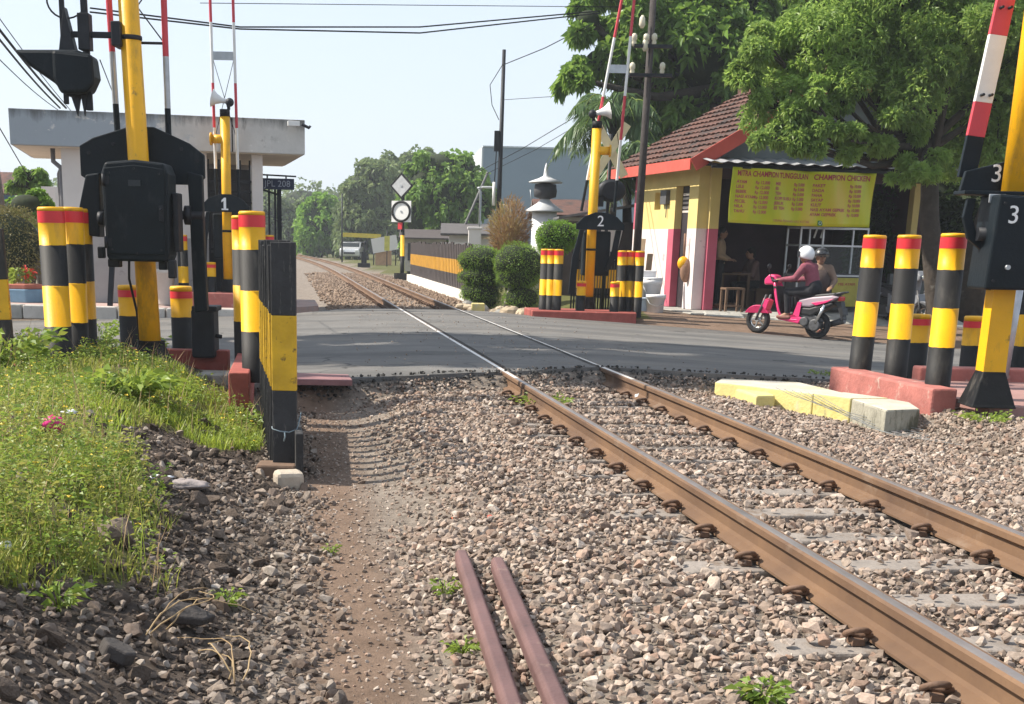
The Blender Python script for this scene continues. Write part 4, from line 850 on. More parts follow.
# thin striped palings behind the post with the 2
p0, p1 = BW(571, 25.2, 0, 300), BW(619, 25.4, 0, 300); o = thing('paling_fence', 'thin black palings with a yellow band behind the post with the 2', 'fence', p0); a = MB(); d = p1-p0
for i in range(19):
    q = d*(i/18)
    for z0, z1, m_ in ((-.1, .42, 1), (.42, .78, 0), (.78, 1.12+random.uniform(-.02, .02), 1)): a.box((q.x, q.y, (z0+z1)/2), (.032, .02, z1-z0), m_)
a.build('palings', [YEL, BLK], o); a = MB(); a.bar((0, .03, .3), d+Vector((0, .03, .3)), .04, .03); a.bar((0, .03, .95), d+Vector((0, .03, .95)), .04, .03); a.build('cross_rail', BLK, o)
# ================================================================== GUARDHOUSE (left)
PLW = mat('white_plaster', (.66, .62, .585), .85, .06, 1.6, .15, 25, stain=[((.42, .38, .34), .66, 3, (1, 1, .4))])
PLG = mat('grey_plaster', (.36, .345, .335), .85, .1, 1.8, .2, 25, stain=[((.22, .21, .2), .6, 3)])
FAS = mat('weathered_fascia', (.55, .54, .51), .85, .12, 2.2, .3, 18, stain=[((.70, .68, .64), .60, 2.6), ((.10, .10, .095), .62, 3.4, (1.3, 1.3, .25)), ((.22, .21, .19), .60, 1.7)])
_nt = FAS.node_tree; _b = _nt.nodes['Principled BSDF']; _src = _b.inputs['Base Color'].links[0].from_socket
_tc = N(_nt, 'ShaderNodeTexCoord'); _sx = N(_nt, 'ShaderNodeSeparateXYZ'); _nt.links.new(_tc.outputs['Object'], _sx.inputs[0])
_ad = N(_nt, 'ShaderNodeMath', operation='MULTIPLY_ADD'); _nt.links.new(noise(_nt, 2.6, 7, .7), _ad.inputs[0]); _ad.inputs[1].default_value = 2.4; _nt.links.new(_sx.outputs[0], _ad.inputs[2])
_f = ramp(_nt, _ad.outputs[0], [(.0, (.88, .88, .88)), (1., (.88, .88, .88))]); _mr = N(_nt, 'ShaderNodeMapRange'); _nt.links.new(_ad.outputs[0], _mr.inputs[0]); _mr.inputs[1].default_value = 3.9; _mr.inputs[2].default_value = 4.25; _mr.inputs[3].default_value = .9; _mr.inputs[4].default_value = 0
_c = mixc(_nt, _mr.outputs[0], _src, (.33, .375, .42)); _c = mixc(_nt, ramp(_nt, noise(_nt, 2.8, 8, .7, sv=(1, 1, 1.6)), [(.60, (0, 0, 0)), (.64, (.85, .85, .85))]), _c, (.66, .645, .61)); _zz = N(_nt, 'ShaderNodeMath', operation='MULTIPLY_ADD'); _nt.links.new(noise(_nt, 5, 7, .7, sv=(1, 1, .2)), _zz.inputs[0]); _zz.inputs[1].default_value = .55; _nt.links.new(_sx.outputs[2], _zz.inputs[2]); _mz = N(_nt, 'ShaderNodeMapRange'); _nt.links.new(_zz.outputs[0], _mz.inputs[0]); _mz.inputs[1].default_value = 3.60; _mz.inputs[2].default_value = 3.80; _mz.inputs[4].default_value = .75
_c = mixc(_nt, _mz.outputs[0], _c, (.07, .068, .06)); _nt.links.new(_c, _b.inputs['Base Color'])
SOF = mat('soffit_plaster', (.62, .56, .46), .85, .08, 2, .1)
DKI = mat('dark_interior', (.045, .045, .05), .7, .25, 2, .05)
gh = thing('guardhouse', 'low white guardhouse with a wide stained flat concrete roof on the left', 'guardhouse', (-7.975, 24.845, 0), math.radians(12.15)); gh.scale = (1.0, 1.07, .9715)
a = MB()
a.box((2.19, .37, .62), (2.66, .22, 1.25), 1).box((2.19, .372, 2.06), (2.66, .216, 1.63), 0)
a.box((.95, 2.2, .62), (.2, 3.4, 1.25), 1).box((.95, 2.2, 2.06), (.196, 3.4, 1.63), 0)
a.box((4.05, 3.9, 1.43), (1.1, .2, 2.87), 1).box((2.3, 3.9, 1.43), (2.5, .2, 2.87), 0); a.box((3.45, 2.2, 1.4), (.14, 3.2, 2.8), 1)
a.build('wall', [PLW, PLG], gh)
a = MB(); a.slab([(0, 0), (5.35, 0), (5.35, 3.9), (0, 3.9)], 2.872, 3.51, 0); a.slab([(.05, .05), (5.3, .05), (5.3, 3.85), (.05, 3.85)], 2.855, 2.874, 1); rf = a.build('roof_slab', [FAS, SOF], gh, bevel=.015)
a = MB(); a.box((3.99, -.004, 3.19), (.02, .01, .63)); a.build('joint', BLK, rf)
a = MB(); a.box((4.465, .36, 1.43), (.21, .22, 2.86)); a.build('pillar', PLW, gh, bevel=.01)
a = MB()
for z in (.05, 1.05, 1.75, 1.95, 2.15, 2.35): a.box((3.94, .38, z), (.84, .04, .04))
for x in (3.55, 3.75, 3.95, 4.15, 4.33): a.box((x, .38, 1.4), (.03, .035, 2.7))
w = a.build('window_grille', DKMET, gh)
a = MB(); a.box((3.94, .9, 1.3), (.84, .03, 2.6)); a.build('dark_recess_sheet', DKI, gh)
a = MB(); a.box((3.94, .52, .5), (.83, .03, .95)); a.build('lower_panel', DKMET, gh)
a = MB(); a.box((1.63, .24, 2.2), (.16, .06, .6)); a.build('fuse_box', mat('brown_box', (.10, .08, .07), .6, .2), gh, bevel=.01)
a = MB(); a.tube([(.70, .5, 2.86), (.70, .5, 2.62), (.84, .4, 2.5), (.84, .35, 2.35), (.845, .33, .1)], .045, 10); a.tube([(.84, .4, 2.5), (.78, .6, 2.4), (.79, .7, .1)], .035, 8); a.build('drain_pipe', mat('grey_pipe', (.16, .16, .17), .6, .15), gh)
a = MB(); a.tube([(5.2, -.02, 3.42), (5.2, -.16, 3.42)], .04, 10, 1); a.box((5.12, -.18, 3.42), (.22, .09, .09), 0); a.tube([(5.28, -.1, 3.42), (5.42, -.1, 3.36), (5.44, -.1, 3.4)], .03, 8, 1); a.build('security_camera', [WHT, DKMET], gh, bevel=.008)
# sign with rails
jp = thing('crossing_number_sign', 'dark blue JPL number board on rails beside the guardhouse pillar', 'sign', (P(265, 200, 27.0).x, 27.0, 0), math.radians(5)); jp.scale = (1.0, 1, 1.0)
ZJ = P(280, 184, 27.0).z
a = MB(); a.box((.25, 0, ZJ), (.66, .03, .21)); bd = a.build('board', mat('dark_blue_board', (.018, .028, .07), .5, .2), jp, bevel=.004)
text_mesh('JPL 208', .17, 'lettering', mat('faded_lettering', (.30, .34, .42), .6, .1), bd, Matrix.Translation((.25, -.018, ZJ)) @ FACE, .002, 1.0)
a = MB(); a.bar((-.1, 0, ZJ+.17), (.62, 0, ZJ+.15), .03, .03); a.bar((.05, 0, ZJ), (.05, 0, ZJ+.17), .03, .02); a.bar((.42, 0, ZJ), (.42, 0, ZJ+.16), .03, .02); a.build('top_rail', DKMET, jp)
a = MB()
for x in (-.06, .08, .2, .28): a.bar((x, .02, .1), (x, .02, 2.2), .04 if x < .25 else .09, .04)
a.bar((-.06, .02, 2.18), (.28, .02, 2.08), .04, .04); a.build('post', DKMET, jp)
# pavement + kerb stones
a = MB(); a.slab([(-60, 25.2)]+WP([(-8, 22.92), (-5, 22.72), (-3.1, 22.9), (-2.3, 24.6), (-2.6, 27)])+[(-60, 34)], -.3, -.01); o = a.build('pavement', mat('pinkish_pavement', (.38, .27, .24), .85, .12, 2, .3, 30, stain=((.3, .28, .26), .55, 3))); setting(o)
o = thing('kerb', 'pale stone kerb along the pavement in front of the guardhouse', 'kerb', (0, 0, 0)); a = MB(); xs = np.arange(-14, -3.2, .42)
kp = lambda x: float(np.interp(x, [-14, -8, -5, -3.1], [23.15, 22.76, 22.56, 22.72]))
for i, x in enumerate(xs):
    (xa, ya), (xb, yb) = WP([(x+.012, kp(x)), (x+.408, kp(x+.42))]); a.bar((xa, ya, -.13), (xb, yb, -.13), .16, .26+random.uniform(-.015, .01), i % 2 if random.random() < .3 else 0)
a.build('kerb_stones', [mat('pale_kerb', (.50, .47, .43), .85, .15, 3, .4, 20, stain=((.2, .19, .17), .6, 5)), CONC], o, bevel=.02)
o = thing('litter_bin', 'pale round concrete bin in front of the guardhouse wall', 'bin', BW(165, 23.6, -.01, 300)); a = MB(); a.lathe([(.16, 0), (.165, .03), (.19, .56), (.215, .58), (.215, .66), (.18, .66), (.17, .2)], n=24, ms=0); a.build('bin_body', mat('bin_concrete', (.55, .5, .45), .8, .08), o)
o = thing('support_strut', 'slanted dark steel strut on the pavement by the white guardhouse', 'strut', BW(110, 22.9, -.01, 305)); a = MB(); a.bar((0, 0, 0), (.12, .1, 1.5), .09, .06); a.build('strut', DKMET, o)
# topiary left, planter, shrub
HEDGE = leafmat('hedge_leaf', [(.075, .16, .02), (.11, .21, .028), (.16, .27, .04), (.09, .17, .022), (.17, .19, .05)], .35, .45)
HEDGEB = leafmat('olive_leaf', [(.11, .115, .03), (.15, .15, .045), (.19, .17, .06), (.09, .10, .025)], .25, .5)
CORE = mat('core_dark_green', (.018, .028, .009), .95, .4, 9, .6, 12)  # solid dark green balls that fill the crowns behind the leaves
BARK = mat('tree_bark', (.05, .04, .031), .95, .3, 7, .9, 14, stain=((.10, .09, .075), .62, 5))
BARKP = mat('pale_bark', (.36, .33, .29), .9, .2, 7, .6, 14)
def shell_leaves(name, balls, n, ll, mat_, parent, rg, ratio=.5, depth=.16, lump=.10):
    C = []; D = []
    tot = sum(r[0]*r[2] for c, r in balls)
    for c, r in balls:
        k = int(n*(r[0]*r[2])/tot); g_ = rg.random(k); d = unit(rg.normal(size=(k, 3))); R = np.array(r)
        w = 1+lump*(fbm(d[:, 0]*2.3+c[0]*3+9, d[:, 2]*2.3+d[:, 1]*1.7)-.5)*2 - depth*rg.random(k)**1.6
        w = np.where(g_ < .03, w*1.1, w); C.append(np.array(c)+d*R*w[:, None]); D.append(unit(d/R+rg.normal(size=(k, 3))*.55/R.mean()))
    C = np.concatenate(C); D = np.concatenate(D); m = len(C)
    return leaf_mesh(name, C, D, rg.uniform(.6, 1.3, m)*ll, rg.uniform(.7, 1.2, m)*ll*ratio, mat_, parent, rg)
def topiary(name, label, base, balls, trunk, n, ll, mat_, cat='bush', bark=BARKP, core=.8):
    o = thing(name, label, cat, base); f = shell_leaves('crown', balls, n, ll, mat_, o, rg, lump=.2, depth=.2)
    a = MB()
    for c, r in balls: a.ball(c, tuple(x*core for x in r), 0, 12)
    a.build('dark_core', CORE, f); a = MB(); a.tube(*trunk, n=10); a.build('trunk', bark, o); return o
p = P(15, 248, 24.6); topiary('round_bush', 'round olive clipped bush on a pale trunk at the left edge', BW(15, 24.6, 0, 248), [((0, 0, 1.02), (.62, .6, .68)), ((-.2, 0, 1.3), (.4, .4, .4))], ([(0.1, 0, 0), (.12, 0, .4), (.05, 0, .9)], [.07, .06, .05]), 5200, .06, HEDGEB)
o = thing('planter', 'blue sided planter with red soil below the round olive bush', 'planter', BW(22, 23.7, -.01, 295)); a = MB(); a.slab([(-.4, -.3), (.2, -.42), (.5, -.1), (.3, .3), (-.4, .3)], 0, .24, 0); a.slab([(-.34, -.25), (.18, -.36), (.43, -.08), (.26, .25), (-.35, .25)], .24, .33, 1); a.build('box', [mat('blue_paint', (.15, .26, .36), .7, .15, 4, .2), mat('red_rim', (.38, .12, .08), .8, .2)], o, bevel=.015)
n_ = 160; an = rg.uniform(0, 6.28, n_); leaf_mesh('plant_leaves', np.stack([np.cos(an)*.12, np.sin(an)*.12, rg.uniform(.35, .6, n_)], 1), unit(np.stack([np.cos(an), np.sin(an), rg.uniform(-.3, .6, n_)], 1)), .12, .05, GRN, o, rg)
REDF = mat('red_flower', (.6, .05, .03), .6); leaf_mesh('flower', np.stack([np.cos(an[:40])*.1+.15, np.sin(an[:40])*.1, rg.uniform(.45, .65, 40)], 1), unit(rg.normal(size=(40, 3))), .08, .06, REDF, o, rg)
o = thing('utility_pole', 'leaning grey pole cut by the left edge above the worn post', 'pole', BW(13, 26., 0, 300)); a = MB(); a.tube([(.0, 0, 0), (-.22, 0, 2.75)], [.11, .09], 14); a.build('pole', mat('pole_grey', (.15, .13, .12), .8, .25, 4, .4), o)
# ================================================================== SHOP (right)
SH = thing('food_stall_building', 'yellow and pink food shop with a red tiled gable roof behind the scooter', 'shop', (5.092, 27.735, 0), math.radians(12.2)); SH.scale = (1.035, 1.07, .98)
CREAM = mat('cream_yellow_wall', (.66, .52, .20), .85, .08, 1.8, .2, 20, stain=[((.42, .33, .15), .64, 2.5, (1, 1, .4))])
PINKW = mat('pink_wall', (.46, .10, .15), .8, .12, 2, .2, 20, stain=[((.34, .20, .18), .62, 3)])
PALEW = mat('pale_pinkish_wall', (.70, .60, .58), .85, .08, 2, .2, 20, stain=[((.5, .28, .30), .6, 2.2), ((.35, .3, .27), .66, 4)])  # pale pinkish white for the lower side wall
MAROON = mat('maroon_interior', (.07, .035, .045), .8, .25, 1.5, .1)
zs = 1.66; H = 3.06
a = MB()
def side(y0, y1, z0, z1, m): a.box((.11, (y0+y1)/2, (z0+z1)/2), (.22, y1-y0, z1-z0), m)
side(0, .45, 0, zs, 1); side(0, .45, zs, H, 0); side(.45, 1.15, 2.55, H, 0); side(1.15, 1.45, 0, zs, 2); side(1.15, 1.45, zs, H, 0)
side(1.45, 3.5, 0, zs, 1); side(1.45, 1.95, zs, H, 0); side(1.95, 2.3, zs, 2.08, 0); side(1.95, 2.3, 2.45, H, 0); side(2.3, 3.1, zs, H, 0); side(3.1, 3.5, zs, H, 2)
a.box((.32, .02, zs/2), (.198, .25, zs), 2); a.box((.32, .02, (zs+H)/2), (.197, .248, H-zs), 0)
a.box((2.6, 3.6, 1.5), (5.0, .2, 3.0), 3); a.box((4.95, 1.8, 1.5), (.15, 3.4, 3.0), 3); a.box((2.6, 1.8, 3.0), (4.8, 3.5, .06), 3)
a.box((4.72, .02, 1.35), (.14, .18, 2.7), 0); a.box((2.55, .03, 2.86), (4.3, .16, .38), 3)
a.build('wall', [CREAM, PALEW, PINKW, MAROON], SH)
a = MB(); a.slab([(-.5, -1.2), (5.6, -1.0), (5.6, 3.8), (-.5, 3.8)], -.5, -.008, 0); a.build('floor_slab', CONC, SH, bevel=.02)
for (y0, y1, z0, z1, nm, mm) in ((.45, 1.15, 0, 2.55, 'door', mat('doorway_shade', (.03, .025, .03), .6)), (1.95, 2.3, 2.08, 2.45, 'window', DKI)):  # dark sheet in the doorway stands in for the shade of the room
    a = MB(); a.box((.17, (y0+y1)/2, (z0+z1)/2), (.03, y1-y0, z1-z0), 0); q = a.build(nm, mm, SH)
    if nm == 'door':
        a = MB()
        for i in range(5): a.box((.15, .8, 2.02+i*.09), (.012, .6, .045))
        a.build('vent_slat', mat('pale_slat', (.5, .46, .42), .7), q)
a = MB(); a.box((-.04, 1.62, 2.33), (.1, .32, .3)); a.tube([(-.03, 1.55, 2.18), (-.03, 1.55, 1.9)], .012, 6); a.build('meter_box', mat('meter_grey', (.08, .08, .085), .6), SH, bevel=.02)
# tiled roof
def tiled(x0, z0, x1, z1, y0, y1, nm):
    L_ = math.hypot(x1-x0, z1-z0); rows = int(L_/.27); cols = int((y1-y0)/.22); su = 8; ys = np.linspace(y0, y1, cols*su+1); prof = .022*np.abs(np.sin(np.pi*cols*(ys-y0)/(y1-y0)))**.7*1.4
    vs = []; nxx = -(z1-z0)/L_*(1 if x1 > x0 else -1); nzz = abs(x1-x0)/L_
    for r_ in range(rows):
        jit_ = rg.uniform(-.007, .007, cols).repeat(su); jit_ = np.append(jit_, jit_[-1])
        for e in (0, 1):
            t = (r_+e*1.12)/rows; off = .045*(1-e)+.004
            for k, y in enumerate(ys): vs.append((x0+(x1-x0)*t+nxx*(off+prof[k]+jit_[k]), y, z0+(z1-z0)*t+nzz*(off+prof[k]+jit_[k])))
    n = len(ys); fs = []
    for r_ in range(rows):
        b_ = 2*r_*n
        fs += [(b_+k, b_+k+1, b_+n+k+1, b_+n+k) for k in range(n-1)]
        if r_: fs += [(b_-n+k, b_-n+k+1, b_+k+1, b_+k) for k in range(n-1)]
    return vs, fs
TILE = mat('clay_roof_tile', (.115, .056, .043), .88, .3, 6, .3, 30, stain=[((.055, .04, .036), .48, 2.2), ((.24, .165, .13), .63, 6)])
a = MB(); vs, fs = tiled(-.42, 2.98, 2.65, 4.86, -.62, 4.1, 'l'); a.add(vs, fs); vs, fs = tiled(5.72, 2.98, 2.65, 4.86, -.62, 4.1, 'r'); a.add(vs, fs)
a.bar((2.65, -.66, 4.92), (2.65, 4.1, 4.92), .22, .14); rf = a.build('roof', TILE, SH, fix=False)
REDB = mat('red_fascia', (.50, .085, .06), .7, .12, 3, .15, stain=((.4, .16, .12), .62, 6))
a = MB(); a.bar((-.46, -.60, 2.90), (-.46, 4.08, 2.90), .03, .22); a.build('fascia_board', REDB, rf)
a = MB(); a.bar((-.42, -.64, 2.88), (2.65, -.64, 4.78), .26, .035, up=(0, 1, 0)); a.v = a.v; a.build('barge_board', REDB, rf)
a = MB(); a.bar((5.72, -.64, 2.88), (2.65, -.64, 4.78), .26, .035, up=(0, 1, 0)); a.build('barge_board', REDB, rf)
for ob in rf.children:
    if ob.name.startswith('barge'): pass
a = MB(); a.prism([(-.1, 3.0), (5.3, 3.0), (2.65, 4.6)], -.30, -.22); a.build('gable_panel', mat('blue_grey_board', (.20, .23, .25), .7, .12, 2, .1), SH)
a = MB(); n = 90; vs = []
for i in range(n+1):
    x = -.25+6.1*i/n; z = .018*math.sin(i*1.45)
    vs += [(x, -1.05, 2.93+z), (x, -.25, 3.08+z)]
a.add(vs, [(2*i, 2*i+2, 2*i+3, 2*i+1) for i in range(n)]); o = a.build('awning', mat('zinc_sheet', (.40, .41, .42), .5, .2, 3, .1, metal=.3, stain=((.22, .15, .11), .6, 5)), SH); w = o.modifiers.new('Solid', 'SOLIDIFY'); w.thickness = .006
a = MB()
for x in np.linspace(-.1, 5.6, 9): a.bar((x, -1.0, 2.88), (x, -.1, 2.99), .03, .04)
a.bar((-.2, -.98, 2.84), (5.8, -.98, 2.84), .04, .05); a.bar((-.2, -.6, 2.90), (5.8, -.6, 2.90), .04, .05); a.build('awning_frame', DKMET, SH)
# banner
bn = thing('banner', 'yellow green price banner with red lettering hung under the shop awning', 'banner', (5.092, 27.735, 0), math.radians(12.2)); bn.scale = (1.035, 1.07, .985)
m, nt, b = base_mat('banner_vinyl'); L = nt.links
c = ramp(nt, noise(nt, 1.1, 3, .5, sv=(2.2, 1, .6)), [(.3, (.48, .56, .008)), (.5, (.62, .62, .012)), (.72, (.74, .55, .06))]); L.new(c, b.inputs['Base Color']); b.inputs['Roughness'].default_value = .32; b.inputs['Specular IOR Level'].default_value = .5
BNW, BNH, BX, BZ = 2.98, 1.06, .22, 1.77
nbx, nbz = 64, 16; vs = []
def bwave(s, t): return -1.02+.035*math.sin(s*14+1.3*t)+.02*math.sin(s*31+4*t)+.05*(1-t)
for j in range(nbz+1):
    for i in range(nbx+1):
        s, t = i/nbx, j/nbz; vs.append((BX+BNW*s, bwave(s, t), BZ+BNH*t-.03*s-.02*math.sin(math.pi*s)))
a = MB(); a.add(vs, [(j*(nbx+1)+i, j*(nbx+1)+i+1, (j+1)*(nbx+1)+i+1, (j+1)*(nbx+1)+i) for j in range(nbz) for i in range(nbx)], 0, True)
sheet = a.build('sheet', m, bn); w = sheet.modifiers.new('Solid', 'SOLIDIFY'); w.thickness = .003
BRED = mat('banner_red', (.42, .04, .075), .5, .1); BPINK = mat('banner_pink', (.50, .10, .12), .5, .1)
def btext(t, s, tz, size, m_, sq=1., align='LEFT', bold=0., nm='lettering'):
    o = text_mesh(t, size, nm, m_, bn, Matrix.Identity(4), 0, sq, align, bold)
    for v in o.data.vertices:
        x = v.co.x+BX+BNW*s; z = v.co.y+BZ+BNH*tz; ss = (x-BX)/BNW; tt = (z-BZ)/BNH; v.co = Vector((x, bwave(ss, tt)-.005, z-.03*ss-.02*math.sin(math.pi*ss)))
    return o
btext('MITRA CHAMPION TUNGGULAN', .035, .895, .145, BRED, .68, bold=.004); btext('CHAMPION CHICKEN', .565, .895, .145, BRED, .84, bold=.004)
c1 = ['AYAM', 'LELE', 'BEBEK', 'NASI AYAM', 'PECEL', 'NILA', 'TAHU']; c2 = ['MIE', 'ES', 'TEH', 'KOPI SUSU', 'JERUK', 'ES TEH']; c3 = ['PAKET', 'DADA', 'PAHA', 'SAYAP', 'KULIT', 'NASI AYAM GEPREK', 'AYAM GEPREK']
for k, (lst, s0, s1, pr) in enumerate(((c1, .035, .165, 'Rp 12.000'), (c2, .295, .43, 'Rp 5.000'), (c3, .565, .82, 'Rp 10.000'))):
    for i, t in enumerate(lst):
        tz = .745-i*.088; btext(t, s0, tz, .082, BPINK, .95, bold=.003); btext(pr, s1, tz, .082, BPINK, .78, bold=.003)
btext('TERIMA PESANAN NASI KOTAK', .30, .075, .07, BPINK, .8)
a = MB(); sx, tz = .645, .075; x = BX+BNW*sx; z = BZ+BNH*tz-.05; a.box((x, bwave(sx, tz)-.008, z), (.1, .006, .1)); a.build('green_icon', mat('icon_green', (.02, .25, .08), .5), bn)
a = MB(); a.torus((x, bwave(sx, tz)-.013, z), .028, .007, 0, 18, 6, Matrix.Rotation(math.radians(90), 3, 'X')); a.build('icon_mark', WHT, bn)
a = MB()
for s in (.02, .33, .66, .98): a.tube([(BX+BNW*s, -.98, BZ+BNH-.03*s-.02), (BX+BNW*s, -.95, 2.93)], .005, 5)
a.build('tie_rope', DKMET, bn)
def local(M_, p): return M_ @ Vector(p)
MS = Matrix.Translation((5.092, 27.735, 0)) @ Matrix.Rotation(math.radians(12.2), 4, 'Z') @ Matrix.Diagonal(Vector((1.035, 1.07, .98, 1)))
# glass food cart
p = MS @ Vector((2.75, -.45, -.008)); gc = thing('food_cart', 'aluminium food cart with glass panes and a yellow menu panel behind the riders', 'cart', p, math.radians(12))
ALU = mat('aluminium', (.55, .56, .57), .4, .1, 6, .03, metal=.7); m, nt, b = base_mat('cart_glass'); b.inputs['Base Color'].default_value = (.8, .85, .86, 1); b.inputs['Roughness'].default_value = .05; b.inputs['Transmission Weight'].default_value = .95; b.inputs['IOR'].default_value = 1.1; GLASS = m
W_, D_ = 1.5, .6; a = MB()
for x in (-W_/2, -W_/6, W_/2):
    for y in (0, D_): a.bar((x, y, .02), (x, y, 1.72), .035, .035)
for z in (.75, 1.35, 1.70):
    for y in (0, D_): a.bar((-W_/2, y, z), (W_/2, y, z), .035, .035)
    for x in (-W_/2, W_/2): a.bar((x, 0, z), (x, D_, z), .035, .035)
a.build('frame', ALU, gc)
a = MB(); a.box((0, D_/2, .4), (W_-.06, D_-.06, .66)); a.box((0, D_/2, .77), (W_, D_, .03)); a.build('cabinet', mat('cart_grey', (.10, .10, .11), .6, .2), gc)
a = MB(); a.box((0, .0, 1.05), (W_-.05, .008, .55)); a.build('glass_pane', GLASS, gc)
a = MB(); a.box((.36, -.025, .42), (.62, .02, .58)); q = a.build('menu_panel', mat('menu_yellow', (.52, .46, .10), .6, .15, 5, .05, stain=((.35, .12, .08), .62, 9)), gc)
text_mesh('MIE AYAM', .085, 'lettering', BRED, q, Matrix.Translation((.36, -.038, .58)) @ FACE, .001)
a = MB(); a.box((-.62, -.03, 1.05), (.1, .02, .28)); a.build('yellow_tag', YEL, gc, bevel=.01)
a = MB(); a.tube([(-.35, .2, 1.5), (-.3, .2, 1.68)], .02, 8); a.tube([(-.2, .2, 1.5), (-.15, .2, 1.68)], .02, 8); a.build('bottle', WHT, gc)
# stool, buckets, mops
p = MS @ Vector((.62, -.55, -.008)); st = thing('stool', 'small wooden stool at the shop corner beside the pink pilaster', 'stool', p, math.radians(12)); WD = mat('brown_wood', (.13, .08, .05), .7, .25, 4, .2); WD2 = mat('pale_wood', (.34, .24, .15), .7, .2, 4, .2)
a = MB(); a.box((0, 0, .46), (.42, .3, .04)); a.build('seat', WD, st, bevel=.006)
for x in (-.18, .18):
    for y in (-.12, .12): a = MB(); a.box((x, y, .22), (.045, .045, .44)); a.build('leg', WD, st)
a = MB(); a.box((0, -.12, .12), (.32, .03, .03)); a.build('stretcher', WD, st)
BKT = mat('white_bucket_plastic', (.72, .72, .74), .45, .05, 4, .03)
def bucket(px, Y, z, r, h, label, m_=BKT, lid=False):
    o = thing('bucket', label, 'bucket', BW(px, Y, z, 300)); a = MB(); a.lathe([(r*.8, 0), (r*.97, h*.86), (r*1.05, h*.87), (r*1.05, h), (r*.98, h), (r*.8, .03)], n=24, ms=0); a.build('body', m_, o)
    a = MB(); a.tube([(-r*1.05, 0, h*.9), (-r*.7, -r*.8, h*.62), (0, -r*1.12, h*.5), (r*.7, -r*.8, h*.62), (r*1.05, 0, h*.9)], .006, 5); a.build('handle', STEEL, o)
    if lid: a = MB(); a.lathe([(r*1.07, h), (r*1.07, h+.03), (.01, h+.04)], n=24, ms=0); a.build('lid', m_, o)
bucket(655.5, 25.0, -.12, .19, .45, 'white bucket standing in front of the shop side wall'); bucket(651, 25.6, -.05, .2, .66, 'taller white lidded bucket behind the open one', lid=True)
o = thing('plastic_crate', 'bluish white plastic crate between the pole and the buckets', 'crate', BW(643, 25.2, -.1, 300)); a = MB(); a.box((0, 0, .17), (.26, .3, .34)); a.box((0, 0, .345), (.29, .33, .03)); a.build('box', mat('pale_blue_plastic', (.50, .58, .66), .5, .08), o, bevel=.01)
o = thing('plastic_crate', 'tall white crate behind the pale blue one', 'crate', BW(645, 25.8, -.05, 300)); a = MB(); a.box((0, 0, .4), (.34, .3, .8)); a.box((0, 0, .81), (.36, .32, .03)); a.build('box', BKT, o, bevel=.01)
p = MS @ Vector((-.10, .3, 1.2)); o = thing('hanging_bag', 'yellow and brown bag hanging at the shop side door', 'bag', p, 0); a = MB(); a.ball((0, 0, -.25), (.12, .10, .14), 0); a.ball((.06, -.04, -.4), (.12, .09, .24), 1); a.tube([(0, 0, .35), (0.01, 0, -.15)], .02, 8, 1); a.build('sack', [YEL, mat('brown_cloth', (.26, .15, .10), .8, .2, 6, .4)], o)
o = thing('plank', 'brown boards leaning against the shop side wall behind the bollards', 'plank', BW(640, 26.4, 0, 300)); a = MB(); a.bar((-.1, 0, .0), (.02, .3, 1.4), .14, .03); a.bar((.1, 0, .0), (.2, .3, 1.1), .12, .03); a.build('board', WD2, o)
# concrete ramp below the slab
a = MB(); r_ = random.Random(3)
for i in range(7):
    q = MS @ Vector((.15+i*.75+r_.uniform(-.1, .1), -1.5+r_.uniform(-.1, .15), -.17)); A = Matrix.Rotation(r_.uniform(-.2, .4), 3, 'Z') @ Matrix.Rotation(.25, 3, 'X'); a.box(q, (.78, .8+r_.uniform(-.2, .2), .2), 0, A)
o = a.build('broken_ramp', CONC, bevel=.04); tag(o, 'broken concrete ramp along the foot of the shop floor', 'ramp')
# neighbour house parts left of the shop (sheds) and dark yard at the right
o = thing('lean_to_shed', 'low dark shed with a sagging zinc roof left of the shop', 'shed', BW(577, 30.6, 0, 300)); a = MB(); a.box((.45, .6, .9), (1.9, 1.2, 1.8)); a.build('wall', mat('shed_brown', (.055, .045, .042), .85, .3, 3, .2), o); a = MB(); a.prism([(-.55, 1.85), (-.55, 1.90), (1.6, 2.28), (1.6, 2.22)], -.3, 1.5); a.build('roof', mat('old_zinc', (.13, .13, .135), .6, .3, 3, .1, metal=.2), o); a = MB(); a.box((.7, -.06, 1.35), (.5, .05, .8), 0, Matrix.Rotation(.2, 3, 'Y')); a.build('white_board', PLW, o); a = MB(); a.box((-.7, -.03, 1.4), (.6, .04, .4)); a.build('pale_panel', PALEW, o)
